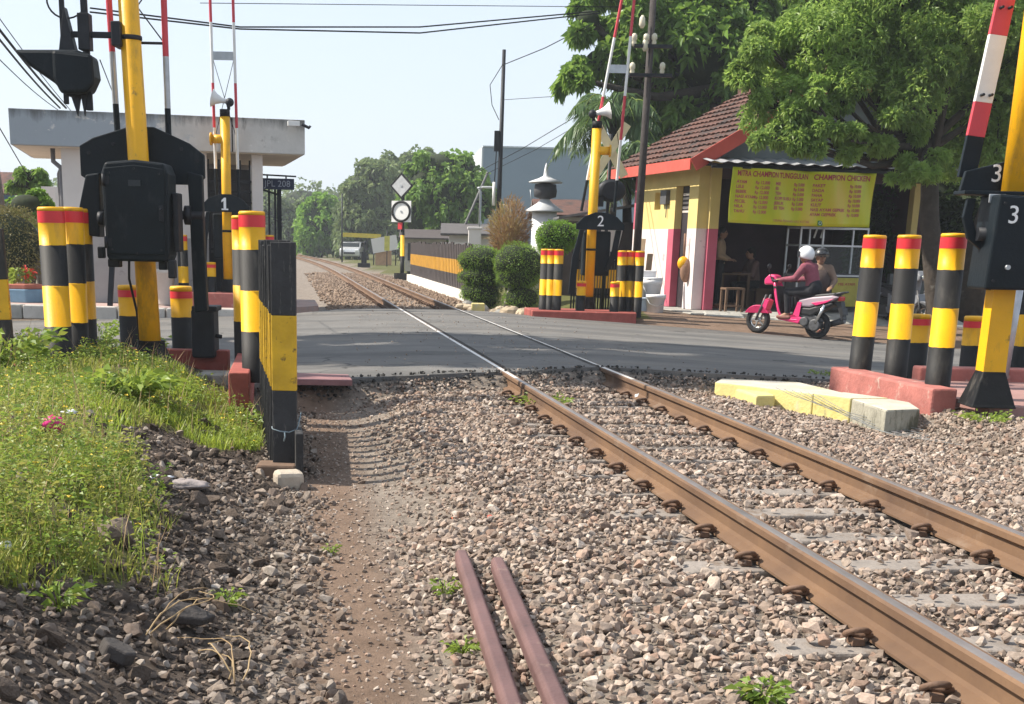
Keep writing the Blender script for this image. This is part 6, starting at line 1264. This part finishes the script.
house('white walled house with a grey roof left of the dry shrub', 449, 500, 47, 1.55, PLW, mat('grey_roof_sheet', (.09, .08, .075), .7, .2), .32, ((.22, .9, .5, .7), (.6, .9, .5, .7)))
house('cream house with a dark roof beyond the striped fence', 405, 446, 64, 1.45, mat('dull_cream_wall', (.42, .38, .32), .85), mat('dark_roof_sheet', (.07, .055, .05), .7), .35, ((.25, .9, .7, .8), (.6, .9, .7, .8)))
o = thing('gate_pillar', 'tall white pillar at the street end of the houses', 'pillar', BW(474, 42, -.1, 260)); a = MB(); a.box((0, 0, .9), (.42, .4, 1.8)); a.box((0, 0, 1.83), (.5, .48, .08)); a.build('shaft', PLW, o, bevel=.02)
o = thing('wall', 'white boundary wall with a yellow end beside the far fence', 'wall', BW(443, 41, -.1, 260)); a = MB(); a.box((.5, 0, .68), (1.2, .15, 1.36)); a.build('wall_face', PLW, o); a = MB(); a.box((.55, -.09, .8), (.25, .03, .8)); a.build('yellow_panel', mat('pale_yellow', (.62, .55, .16), .8), o)
bg = thing('warehouse', 'large windowless grey blue building rising behind the houses', 'building', BW(481, 85, -.2, 240), math.radians(2.5)); a = MB(); Hh = P(484, 141, 85).z+.2; a.box((7, 12, Hh/2), (14, 24, Hh)); a.build('wall', mat('blue_grey_cladding', (.19, .245, .30), .75, .04, .4, .05), bg)
a = MB(); a.box((-.06, 12, Hh/2), (.1, 23.9, Hh-.02)); a.build('sunlit_side', mat('sunlit_cladding', (.50, .53, .55), .75, .04), bg); a = MB(); a.box((7, 12, Hh+.06), (14.1, 24.1, .1)); a.build('roof_edge', mat('pale_edge', (.4, .44, .47), .7), bg)  # left wall coloured paler than the front, painting the sunlight on it
# poles and lamp
o = thing('utility_pole', 'slim dark concrete pole standing between the far trees and the grey building', 'pole', BW(497.5, 40, -.2, 240)); a = MB(); top = P(503, 52, 43).z+.2; a.tube([(0, 0, 0), (0.02, 0, top)], [.085, .055], 12); a.build('pole', DKMET, o); a = MB(); a.box((-.12, 0, HC+(245-138)*40/F), (.16, .2, .6)); a.tube([(-.12, 0, 4.3), (-.16, 0, 3.0)], .02, 6); a.build('junction_box', DKMET, o, bevel=.02); a = MB(); a.tube([(-.16, -.05, 2.6), (-.16, -.05, 3.3)], .05, 10); a.build('white_tube', WHT, o)
o = thing('guy_pole', 'thin pole leaning steeply in front of the far trees', 'pole', BW(448, 46, 0, 245)); q1 = P(488, 172, o.location.y)-o.location; a = MB(); a.tube([(-.1, 0, .2), q1], .045, 8); a.build('pole', mat('pole_dull', (.13, .13, .13), .7), o)
o = thing('street_lamp', 'small grey street lamp in front of the far trees', 'street lamp', BW(479, 44, -.1, 245)); zt = HC+(244-189)*44/F+.1; a = MB(); a.tube([(0, 0, 0), (0, 0, zt-.1), (-.1, 0, zt), (.12, 0, zt+.02)], .04, 8); a.build('post', STEEL, o); a = MB(); a.box((.25, 0, zt+.03), (.42, .16, .07)); a.build('lamp_head', WHT, o, bevel=.02)
WQ = BW(633.5, 24.4, 0, 300); wp = thing('wooden_utility_pole', 'tall dark wooden pole with crossarms and white insulators left of the shop', 'pole', WQ)
a = MB(); q1 = P(654, -10, WQ.y)-WQ; q1.x = q1.x*1.0; a.tube([(0, 0, -.1), q1], [.08, .06], 14); a.build('pole', mat('dark_pole_wood', (.045, .038, .036), .85, .25, 5, .5, 20), wp); INS = mat('insulator', (.62, .58, .44), .4, .1); d = q1.normalized()
for y, x0, x1, ins in ((75, 629, 672, (632, 662)), (46, 634, 672, (634, 646, 654))):
    c0, c1 = P(x0, y, WQ.y-.1)-WQ, P(x1, y+.6, WQ.y-.1)-WQ; a = MB(); a.bar(c0, c1, .08, .06); a.build('crossarm', DKMET, wp)
    for k, px in enumerate(ins): c = P(px, y-1, WQ.y-.1)-WQ; a = MB(); a.lathe([(.03, -.02), (.045, .04), (.035, .08), (.055, .1), (.05, .17), (.02, .2)], c, 12, 0); a.build('insulator', INS, wp)
for px, y in ((642, 27), (645, 50)): c = P(px, y, WQ.y-.1)-WQ; a = MB(); a.lathe([(.03, -.02), (.06, .04), (.05, .15), (.02, .2)], c, 12, 0); a.build('insulator', INS, wp)
# car, yellow beam, clutter by the far track
def make_car(label, loc, rz):
    o = thing('parked_car', label, 'car', loc, rz); CP = mat('silver_car_paint', (.55, .56, .57), .3, .04, 3, 0, metal=.2, coat=.4); CG = mat('car_glass', (.03, .035, .04), .1, .1)
    body = [(-2., .30), (-2.05, .62), (-1.95, .88), (-1.1, .96), (-.55, 1.42), (1.1, 1.46), (1.75, 1.05), (2.05, .95), (2.1, .35), (1.9, .25), (-1.8, .25)]
    a = MB(); a.prism(body, -.80, .80); a.build('body', CP, o, bevel=.09)
    a = MB(); a.prism([(-1.02, .98), (-.52, 1.38), (-.5, 1.36), (-.98, .96)], -.7, .7, 0, Matrix.Translation((-.05, 0, .02))); a.build('windscreen', CG, o)
    a = MB(); a.prism([(1.14, 1.40), (1.70, 1.06), (1.74, 1.06), (1.18, 1.42)], -.7, .7, 0, Matrix.Translation((.03, 0, .01))); a.build('rear_window', CG, o)
    for s in (-1, 1): a = MB(); a.prism([(-.85, 1.0), (-.5, 1.34), (1.0, 1.37), (1.4, 1.02)], s*.80, s*.812); a.build('side_window', CG, o)
    for x in (-1.3, 1.3):
        for s in (-1, 1): a = MB(); a.lathe([(.32, -.1), (.33, 0), (.32, .1)], (x, s*.74, .32), 20, 0, axis=RY90); w = a.build('wheel', RUB_, o); a = MB(); a.lathe([(.19, -.105), (.19, .105)], (x, s*.74, .32), 14, 0, axis=RY90); a.build('rim', STEEL, w)
    for s in (-1, 1): a = MB(); a.box((-2.03, s*.6, .72), (.08, .3, .14)); a.build('headlight', WHT, o, bevel=.03)
    a = MB(); a.box((-2.07, 0, .52), (.05, .9, .14)); a.build('grille', DKI, o); return o
p = P(352, 259, 104); make_car('silver car parked beside the track far beyond the crossing', BW(352, 104, -.22, 259), math.radians(88))
p = P(326, 255, 112); o = thing('parked_car', 'low dark vehicle just left of the silver car', 'car', BW(326, 112, -.2, 255)); a = MB(); a.prism([(-1.8, .3), (-1.7, .8), (-.9, .85), (-.4, 1.25), (1., 1.25), (1.7, .85), (1.8, .3)], -.8, .8); a.build('body', DKMET, o, bevel=.08)
for x in (-1.1, 1.1): a = MB(); a.lathe([(.3, -.85), (.3, .85)], (x, 0, .3), 14, 0, axis=RY90); a.build('wheel', RUB_, o)
o = thing('height_barrier', 'yellow horizontal beam on thin posts across the lane above the silver car', 'beam', BW(342, 92, -.2, 240)); WBM = (382-342)*92/F; zb = HC+(242-235.5)*92/F+.2; a = MB(); a.bar((0, 0, zb), (WBM, 0, zb-.06), .15, .3, up=(0, 0, 1)); a.build('beam', mat('faded_yellow', (.55, .42, .04), .7, .15), o)
for x in (.02, WBM-.02): a = MB(); a.tube([(x, 0, 0), (x, 0, zb)], .05, 8); a.build('post', DKMET, o)
p = P(364, 262, 82); o = thing('point_lever', 'dark point lever stand beside the far track', 'lever', BW(364, 72, -.2, 262)); a = MB(); a.box((0, 0, .12), (.7, .4, .24)); a.box((0, 0, .5), (.3, .3, .7)); a.tube([(0, 0, .6), (.05, 0, 1.35)], .04, 8); a.ball((.05, 0, 1.35), .1); a.build('stand', DKMET, o, bevel=.02)
p = P(378, 255, 80); o = thing('market_stall', 'small stall with a pale sheet roof near the far track', 'stall', BW(372, 80, -.2, 255)); a = MB(); a.box((.7, .5, .45), (1.0, .8, .9)); a.build('counter', mat('stall_orange', (.40, .24, .14), .8), o); a = MB(); a.bar((0, 0, 1.15), (1.6, 0, 1.45), .9, .05, up=(0, 1, 0)); a.build('roof', PLW, o)
for x in (.1, 1.5): a = MB(); a.tube([(x, .1, 0), (x, .1, 1.4)], .04, 6); a.build('post', DKMET, o)
p = P(399, 250, 75); o = thing('yellow_banner', 'narrow yellow banner hanging on a pole near the far track', 'banner', BW(387, 76, -.2, 250)); a = MB(); a.tube([(0, 0, 0), (0, 0, 2.1)], .03, 6); a.build('pole', DKMET, o); a = MB(); a.box((.0, -.05, 1.35), (.32, .02, .85)); a.build('cloth', mat('banner_faded_yellow', (.55, .5, .1), .7), o)
q = P(432, 268, 60); s3 = dup(s2, (q.x-.5, 62, -.2), math.radians(20), 'small scooter parked by the far striped fence end')
for px, Y, zt, lb in ((342, 88, 4.6, 'thin grey pole left of the yellow beam'), (416, 70, 4.4, 'thin dark pole behind the disc board'),): o = thing('thin_pole', lb, 'pole', BW(px, Y, -.2, 245)); a = MB(); a.tube([(0, 0, 0), (0, 0, zt)], .05, 8); a.build('pole', DKMET, o)
o = thing('transmission_tower', 'faint lattice pylon on the horizon above the left trees', 'pylon', BW(314, 420, -.2, 240)); a = MB(); Ht = HC+(241-182)*420/F
for sx_ in (-1, 1):
    for sy_ in (-1, 1): a.bar((sx_*1.6, sy_*1.6, 0), (sx_*.3, sy_*.3, Ht), .22, .22)
for k in range(8): z = Ht*k/8; w = 1.6-1.3*k/8; a.bar((-w, -w, z), (w, -w, z+Ht/8), .12, .12); a.bar((w, -w, z), (-w, -w, z+Ht/8), .12, .12)
a.bar((-3, 0, Ht*.72), (3, 0, Ht*.72), .2, .2); a.bar((-2.4, 0, Ht*.88), (2.4, 0, Ht*.88), .2, .2); a.build('lattice', STEEL, o)
# ================================================================== TREES
def tree(name, label, base, top, clumps, n, ll, mat_, r0=.25, ratio=.42, group=None, sub=.38, rosette=6, seed=1, bark=BARK, trunk=True, cat='tree', droop=.3, cores=0, twig=True):
    """clumps [(centre, (rx,ry,rz))] world coordinates; leaves in rosettes on the twigs of each clump"""
    g = np.random.default_rng(seed); b0 = Vector(base); o = thing(name, label, cat, b0, 0, group); B = np.array(b0)
    tot = sum(r[0]*r[2] for c, r in clumps); TC = []; TD = []; limbs = []
    for c, r in clumps:
        c = np.array(c)-B; k = max(6, int(n/rosette*(r[0]*r[2])/tot)); nsub = max(4, int(10*r[0]*r[2]/.8)); nsub = min(nsub, 60)
        d = unit(g.normal(size=(nsub, 3))); sc_ = c+d*np.array(r)*(g.random(nsub)[:, None]**.45)*.95
        limbs.append((c, sc_)); pick = g.integers(0, nsub, k); srad = sub*min(r)*g.uniform(.6, 1.25, nsub)
        d2 = unit(g.normal(size=(k, 3))); d2[:, 2] *= .8
        tc = sc_[pick]+d2*(srad[pick]*g.random(k)**.4)[:, None]; TC.append(tc); TD.append(unit(d2+(tc-c)/np.array(r)*.6+np.array([0, 0, .15])))
    TC = np.concatenate(TC); TD = np.concatenate(TD); m = len(TC)
    C = np.repeat(TC, rosette, 0); A = np.repeat(TD, rosette, 0); R = unit(g.normal(size=(m*rosette, 3))); D = unit(A*.55+unit(R-A*np.sum(R*A, 1)[:, None])*.85); D[:, 2] -= droop*.5; D = unit(D)
    L_ = g.uniform(.6, 1.25, m*rosette)*ll
    leaf_mesh('crown', C, D, L_, L_*ratio, mat_, o, g, droop=droop)
    if trunk:
        a = MB(); T = Vector(top)-b0; mid = T*.5+Vector((g.uniform(-.15, .15), g.uniform(-.15, .15), 0)); a.tube([(0, 0, -.2), (0, 0, .25), mid, T], [r0*1.35, r0*1.05, r0*.85, r0*.6], 14)
        for c, sc_ in limbs:
            c = Vector(c); s0 = mid.lerp(T, g.uniform(.4, 1)); m1 = s0.lerp(c, .5)+Vector((0, 0, -.08*(c-s0).length)); a.tube([s0, m1, c], [r0*.45, r0*.26, r0*.12], 8, cap=False)
            for q in sc_[:9 if twig else 3]: q = Vector(q); a.tube([c.lerp(m1, .25), c.lerp(q, .55)+Vector((0, 0, .05)), q], [r0*.13, r0*.07, .008], 5, cap=False)
        a.build('trunk', bark, o)
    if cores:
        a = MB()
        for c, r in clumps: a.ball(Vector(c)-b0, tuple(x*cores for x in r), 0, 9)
        q = a.build('dark_core', CORE, o); 
    return o
def E(px, py, Y, rx, ry=None, dy=None):
    k = Y/F; ry = ry or rx; return (tuple(P(px, py, Y)), (rx*k, (dy or rx)*k, ry*k))
LFA = leafmat('broad_leaf', [(.055, .125, .02), (.09, .18, .03), (.14, .24, .045), (.07, .15, .024), (.19, .28, .065)], .42, .42)
LFB = leafmat('long_leaf', [(.08, .155, .034), (.14, .235, .052), (.22, .33, .08), (.105, .19, .043), (.30, .38, .11)], .5, .42)
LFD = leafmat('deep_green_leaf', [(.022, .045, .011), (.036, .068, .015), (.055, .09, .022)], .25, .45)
# big tree behind the shop
Y = 37
tree('broadleaf_tree', 'huge broad leaved tree rising behind the shop roof', (P(770, 250, Y).x, Y, 0), P(740, 60, Y),
     [E(600, 62, Y, 34, 26), E(572, 78, Y-1, 22, 14), E(588, 20, Y, 26, 20), E(640, 30, Y, 48, 40), E(650, 100, Y+1, 44, 38), E(700, 60, Y, 60, 60), E(690, 130, Y+1, 46, 34), E(740, 20, Y+1, 66, 50), E(745, 100, Y+2, 56, 46), E(640, -40, Y+1, 70, 50), E(800, 40, Y+2, 70, 60), E(760, -60, Y+2, 110, 60), E(880, 20, Y+3, 80, 80), E(960, 60, Y+3, 90, 80)], 84000, .28, LFA, .42, .5, seed=3, cores=.42)
# tree in front of the shop at the right
Y = 24.2
tree('frangipani_tree', 'dark leaning tree with long leaves hanging over the shop awning', (P(944, 300, 24.6).x, 24.8, -.1), P(930, 110, 24.6),
     [E(770, 52, Y, 46, 30), E(760, 98, Y-.3, 28, 26), E(798, 120, Y-.5, 40, 30), E(836, 96, Y-.4, 34, 26), E(820, 40, Y, 60, 40), E(845, 138, Y-.6, 30, 20), E(868, 100, Y-.2, 44, 32), E(904, 128, Y, 30, 24), E(900, 60, Y, 60, 50), E(960, 30, Y-.5, 60, 46), E(800, -10, Y+.5, 70, 40), E(900, -20, Y, 90, 50), E(1000, 90, Y+.4, 48, 60), E(965, 120, Y+1, 40, 40), E(1040, 20, Y, 70, 70), E(772, 138, Y-.8, 16, 14), E(815, 146, Y-.8, 18, 10), E(742, 78, Y-.4, 14, 18), E(785, 118, Y-.7, 30, 20), E(800, 135, Y-.7, 26, 14), E(812, 110, Y-.9, 30, 20), E(850, 140, Y-.9, 26, 14), E(880, 148, Y-.5, 30, 18), E(922, 158, Y-.4, 28, 18), E(905, 178, Y-.3, 16, 12), E(868, 125, Y-.8, 30, 20)], 150000, .115, LFB, .2, .34, seed=5, sub=.55, rosette=5, droop=.15)
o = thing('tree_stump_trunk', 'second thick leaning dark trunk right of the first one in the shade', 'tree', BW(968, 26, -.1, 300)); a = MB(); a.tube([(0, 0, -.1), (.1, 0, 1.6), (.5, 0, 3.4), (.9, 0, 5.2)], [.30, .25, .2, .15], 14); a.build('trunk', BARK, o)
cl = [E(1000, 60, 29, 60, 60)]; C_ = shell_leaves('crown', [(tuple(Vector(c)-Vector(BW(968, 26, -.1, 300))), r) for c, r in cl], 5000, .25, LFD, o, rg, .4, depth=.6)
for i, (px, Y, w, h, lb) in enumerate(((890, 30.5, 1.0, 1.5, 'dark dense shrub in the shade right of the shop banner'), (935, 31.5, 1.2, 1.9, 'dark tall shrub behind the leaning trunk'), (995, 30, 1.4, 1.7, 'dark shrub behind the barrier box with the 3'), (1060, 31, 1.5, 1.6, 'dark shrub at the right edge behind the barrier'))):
    x = P(px, 250, Y).x; o = thing('dark_shrub', lb, 'shrub', (x, Y, -.1)); g_ = shell_leaves('crown', [((0, 0, h), (w, w*.8, h))], 4200, .2, LFD, o, rg, .45, depth=.5, lump=.25); a = MB(); a.ball((0, 0, h), (w*.8, w*.6, h*.85), 0, 10); a.build('dark_core', CORE, g_); a = MB(); a.tube([(0, 0, -.1), (0, 0, h)], .1, 8); a.build('trunk', BARK, o)
o = thing('boundary_wall', 'low dark grey wall in the shade behind the right bollards', 'wall', (P(880, 300, 29).x, 28.6, -.1)); a = MB(); a.box((2.4, 0, .45), (4.8, .2, .9)); a.build('wall_face', mat('dim_grey_wall', (.13, .14, .14), .85, .2), o)
# palm
def palm(label, base, hgt, nf, L_, seed=2):
    o = thing('palm_tree', label, 'palm tree', base); g = np.random.default_rng(seed); a = MB(); a.tube([(0, 0, -.2), (.1, 0, hgt*.5), (0, 0, hgt)], [.16, .12, .09], 12); a.build('trunk', BARK, o); C = []; D = []; Ls = []; st = MB()
    for k in range(nf):
        an = g.uniform(0, 6.28); el = g.uniform(-.1, 1.1); l = L_*g.uniform(.8, 1.1); pts = []
        for t in np.linspace(0, 1, 18):
            r = l*t*math.cos(el)*(1-.15*t); z = hgt+l*t*math.sin(el)-l*.75*t*t; pts.append(Vector((r*math.cos(an), r*math.sin(an), z)))
        st.tube(pts, [.02*(1-t)+.004 for t in np.linspace(0, 1, 18)], 5, cap=False); sd = Vector((-math.sin(an), math.cos(an), 0))
        for i in range(1, 18):
            for s in (-1, 1):
                for e in (0, .33, .66):
                    q = pts[i-1].lerp(pts[i], e); dr = (pts[i]-pts[i-1]).normalized(); C.append(q); D.append((sd*s*.8+dr*.55+Vector((0, 0, -.35+g.uniform(-.2, .1)))).normalized()); Ls.append(.72*math.sin(math.pi*min(1, .15+i/19))*g.uniform(.8, 1.1))
    Ls = np.array(Ls); leaf_mesh('crown', np.array(C), np.array(D), Ls, .05, leafmat('palm_leaf', [(.045, .09, .03), (.075, .13, .045), (.11, .16, .065)], .3, .4), o, g, droop=.3); st.build('frond_stems', GRN, o); return o
palm('drooping palm in front of the large tree left of the wooden pole', BW(606, 33, 0, 250), 4.5, 36, 2.1); palm('shorter palm close behind the crossed warning boards', BW(622, 31, 0, 250), 3.2, 24, 1.8, 8)
# far trees
LFF = leafmat('far_bright_leaf', [(.09, .20, .025), (.14, .27, .04), (.19, .32, .055)], .35); LFG = leafmat('far_dull_leaf', [(.09, .14, .055), (.13, .18, .075), (.18, .22, .10)], .4); LFM = leafmat('far_mid_leaf', [(.08, .17, .03), (.13, .23, .05), (.19, .29, .07)], .42)
def ftree(label, px, Y, clumps, n, ll, m_, seed, r0=.22, cores=.7): x = P(px, 250, Y).x; t = P(px, clumps[0][1], Y); tree('roadside_tree', label, (x, Y, -.2), t, [E(c[0], c[1], Y+(c[4] if len(c) > 4 else 0), c[2], c[3]) for c in clumps], n, ll, m_, r0, .55, seed=seed, sub=.5, group='trees along the far track', cores=cores, twig=False)
ftree('bright green rounded tree left of the far track curve', 320, 118, [(320, 222, 21, 26), (310, 240, 15, 14), (332, 238, 15, 16), (318, 206, 13, 11)], 9000, .50, LFF, 31)
ftree('tall dull green tree behind the silver car', 366, 112, [(366, 205, 24, 28), (356, 220, 18, 26), (380, 222, 20, 26), (378, 176, 17, 18), (352, 240, 16, 14), (362, 186, 18, 14), (395, 238, 18, 14)], 15000, .50, LFG, 32)
ftree('dark topped tree between the dull tree and the rounded one', 402, 116, [(398, 190, 22, 22), (386, 170, 13, 14), (428, 165, 24, 16), (415, 215, 22, 24), (408, 158, 10, 8)], 11000, .50, LFG, 33)
ftree('broad fresh green tree in front of the grey building', 446, 72, [(448, 195, 36, 34), (424, 190, 24, 26), (470, 196, 25, 28), (440, 166, 26, 16), (462, 170, 20, 16), (450, 226, 30, 18), (420, 218, 20, 22), (484, 206, 14, 18)], 17000, .34, LFM, 34)
ftree('small bright shrub behind the disc board', 409, 66, [(409, 248, 9, 8), (413, 243, 6, 6)], 1800, .25, LFF, 35, .08)
ftree('hazy tree row behind the JPL board', 285, 130, [(285, 222, 18, 20), (268, 215, 18, 26), (256, 230, 14, 18), (298, 216, 10, 12)], 8000, .55, LFG, 36)
ftree('small leafy tree beside the guardhouse left wall', 38, 34, [(36, 176, 16, 9), (44, 190, 12, 10), (20, 184, 12, 7)], 2600, .16, LFM, 37, .06)
ftree('low hedge tree behind the pale pole at the left edge', 30, 29, [(28, 205, 24, 14), (48, 214, 14, 12), (12, 210, 12, 12)], 3800, .13, LFF, 38, .06)
# far woods (one mass)
cs = [((x, 170+12*math.sin(x*.3), 2.6+1.6*fbm(np.array(x*.13), np.array(.3))), (5, 4, 3.4+2*vnoise(np.array(x*.21), np.array(2.)))) for x in np.arange(-85, 90, 5.5)]
d0 = thing('far_woods_holder', '', '', (0, 0, 0)); w = shell_leaves('far_woods', [(tuple(float(v) for v in c), tuple(float(v) for v in r)) for c, r in cs], 22000, .9, LFG, None, rg, .6, depth=.3, lump=.2); bpy.data.objects.remove(d0); setting(w, 'stuff', 'distant hazy band of trees along the horizon')
a = MB()
for c, r in cs: a.ball(tuple(float(v) for v in c), tuple(float(v)*.8 for v in r), 0, 8)
a.build('dark_core', CORE, w)
house('small far house with a red roof and blue wall at the left edge', -6, 20, 44, 2.55, mat('far_blue_wall', (.10, .20, .36), .8), TILE, .6, depth=3)
house('pale narrow outbuilding behind the guardhouse drain pipe', 44, 58, 33, 2.35, PLW, None, depth=2)
# trees left of the frame whose shade falls on the road
for kk, (bx_, by_, lb, cl_) in enumerate(((-9.5, 16.2, 'tall shade tree beside the road left of the guardhouse', [((-9.0, 16.4, 7.8), (1.6, .9, 1.2)), ((-9.6, 15.9, 9.8), (1.9, 1.0, 1.4)), ((-8.6, 16.6, 11.6), (1.7, .8, 1.3)), ((-9.4, 16.2, 13.6), (1.8, .9, 1.3)), ((-8.3, 15.6, 6.4), (1.1, .6, .8))]),
    (-9.2, 18.9, 'shade tree beside the road nearest the guardhouse', [((-8.6, 18.6, 8.2), (1.8, .9, 1.2)), ((-9.2, 18.2, 10.4), (1.9, .9, 1.3)), ((-8.8, 18.8, 12.4), (1.8, .8, 1.3)), ((-9.3, 18.3, 14.8), (1.9, .9, 1.5)), ((-8.9, 17.6, 6.3), (1.2, .5, .8))]),
    (-10.2, 13.6, 'smaller shade tree on the bank left of the bollards', [((-9.4, 13.5, 6.1), (1.2, .8, .9)), ((-10.2, 13.3, 7.3), (1.2, .8, .9)), ((-9.0, 12.9, 5.2), (.7, .5, .6))]),
    (-12.6, 16.0, 'taller shade tree farther left along the road', [((-12.2, 16.3, 11.2), (1.9, 1., 1.6)), ((-11.9, 15.7, 14.0), (1.9, .9, 1.6)), ((-11.4, 16.5, 16.6), (1.9, 1., 1.5)), ((-12.3, 16.0, 18.6), (1.8, .9, 1.3)), ((-13.4, 16.2, 8.4), (1.5, .8, 1.2))]))):
    tree('roadside_tree', lb, (bx_, by_, -.2), (bx_, by_, 7.), cl_, 9000, .32, LFA, .3, .5, seed=41+kk, cores=.72, sub=.5)
# ================================================================== OVERHEAD CABLES
def cable(label, pts, r=.012, sag=0., group='overhead cables'):
    a = MB(); q = []
    for i in range(len(pts)-1):
        for t in np.linspace(0, 1, 16)[(1 if i else 0):]: c = Vector(pts[i]).lerp(Vector(pts[i+1]), t); c.z -= sag*math.sin(math.pi*t); q.append(c)
    a.tube(q, r, 6); o = a.build('overhead_cable', BLK); return tag(o, label, 'cable', group)
cable('upper overhead cable sagging from the left lamp to the big tree', [P(90, 8, 26), P(240, 27, 28), P(420, 27, 30), P(600, 11, 33)], .016)
cable('lower overhead cable sagging just under the upper one', [P(90, 12, 25), P(240, 29, 27.5), P(420, 33, 29.5), P(600, 13, 33)], .016)
cable('thin highest cable near the top edge of the sky', [P(200, 3, 30), P(400, 5, 31), P(620, 7, 33)], .008)
cable('thin cable from the slim far pole up to the big tree', [P(503, 65, 40), P(545, 48, 37.5), P(590, 25, 36)], .012)
cable('loose cable looping down the slim far pole', [P(503, 64, 40), P(490, 85, 40), P(492, 105, 40), P(499, 120, 40)], .012)
cable('thin cable right of the slim far pole', [P(501, 100, 40), P(560, 96, 38), P(590, 88, 36)], .008)
cable('cable slanting down across the grey building', [P(590, 108, 36), P(520, 150, 42), P(478, 172, 46)], .01)
cable('second slanting cable across the grey building', [P(590, 118, 36), P(535, 150, 42), P(482, 176, 46)], .008)
for i, (y0, x1, y1, lb) in enumerate(((20, 66, 108, 'thick bundled cable in the upper left corner'), (30, 60, 108, 'second bundled cable close under the thick one at the left'), (8, 72, 112, 'topmost thin cable slanting down in the upper left corner'), (52, 58, 110, 'lowest thin cable slanting down in the upper left corner'))):
    cable(lb, [P(-8, y0, 20), P(x1, y1, 30)], (.022, .018, .008, .008)[i], .05)
cable('thin cable from the left lamp to the guardhouse roof', [P(100, 60, 14), P(118, 106, 22)], .006)
cable('thin cable behind the leaning pole at the left edge', [P(-5, 120, 24), P(30, 180, 34)], .012)
# ================================================================== LIGHT, AIR, CAMERA
SUN = Vector((-.985, .10, 1.0)).normalized(); EL = math.asin(SUN.z); AZ = math.atan2(SUN.x, SUN.y)
ld = bpy.data.lights.new('sun', 'SUN'); ld.energy = 5.0; ld.angle = math.radians(.6); ld.color = (1., .92, .80); lo = bpy.data.objects.new('sun', ld); COL.objects.link(lo); lo.rotation_euler = SUN.to_track_quat('Z', 'Y').to_euler(); lo.location = (-20, 0, 30)
wd = bpy.data.worlds.new('World'); SC.world = wd; wd.use_nodes = True; nt = wd.node_tree; bgN = nt.nodes['Background']
sk = N(nt, 'ShaderNodeTexSky', sky_type='NISHITA'); sk.sun_disc = False; sk.sun_elevation = EL; sk.sun_rotation = AZ; sk.air_density = 1.0; sk.dust_density = 1.2; sk.ozone_density = 1.0
mxs = N(nt, 'ShaderNodeMix', data_type='RGBA'); mxs.inputs[0].default_value = .75; nt.links.new(sk.outputs[0], mxs.inputs[6]); mxs.inputs[7].default_value = (4.1, 4.6, 5.3, 1); nt.links.new(mxs.outputs[2], bgN.inputs['Color']); bgN.inputs['Strength'].default_value = .12
cd = bpy.data.cameras.new('camera'); cam = bpy.data.objects.new('camera', cd); COL.objects.link(cam); SC.camera = cam
cd.sensor_width = 36; cd.lens = F/1024*36; cd.shift_x = (512-CX)/1024; cd.shift_y = (CY-352)/1024; cd.clip_end = 5000; cd.clip_start = .05
# world axes of the camera: forward, up, right with roll
fw = Vector((0, math.cos(PT), -math.sin(PT))); u0 = Vector((0, math.sin(PT), math.cos(PT))); r0 = Vector((1, 0, 0))
rt = r0*math.cos(RO)+u0*math.sin(RO); up = -r0*math.sin(RO)+u0*math.cos(RO)
cam.matrix_world = Matrix((( rt.x, up.x, -fw.x, 0), (rt.y, up.y, -fw.y, 0), (rt.z, up.z, -fw.z, HC), (0, 0, 0, 1)))
vs = SC.view_settings; SC.display_settings.display_device = 'sRGB'; vs.view_transform = 'Standard'; vs.look = 'None'; vs.exposure = .80; vs.gamma = 1.0; vs.use_curve_mapping = False
SC.cycles.max_bounces = 6; SC.cycles.diffuse_bounces = 3; SC.cycles.glossy_bounces = 2; SC.cycles.transmission_bounces = 4; SC.cycles.transparent_max_bounces = 4; SC.cycles.use_denoising = True
# thin even air
a = MB(); a.box((20, 255, 21), (420, 530, 46)); m = bpy.data.materials.new('air'); m.use_nodes = True; nt = m.node_tree; nt.nodes.clear(); om = N(nt, 'ShaderNodeOutputMaterial'); pv = N(nt, 'ShaderNodeVolumePrincipled'); pv.inputs['Color'].default_value = (.86, .91, .97, 1); pv.inputs['Density'].default_value = .0009; pv.inputs['Anisotropy'].default_value = .2; nt.links.new(pv.outputs[0], om.inputs['Volume'])
o = a.build('haze', m); setting(o, 'stuff', 'pale summer haze over the whole place'); SC.cycles.volume_bounces = 0
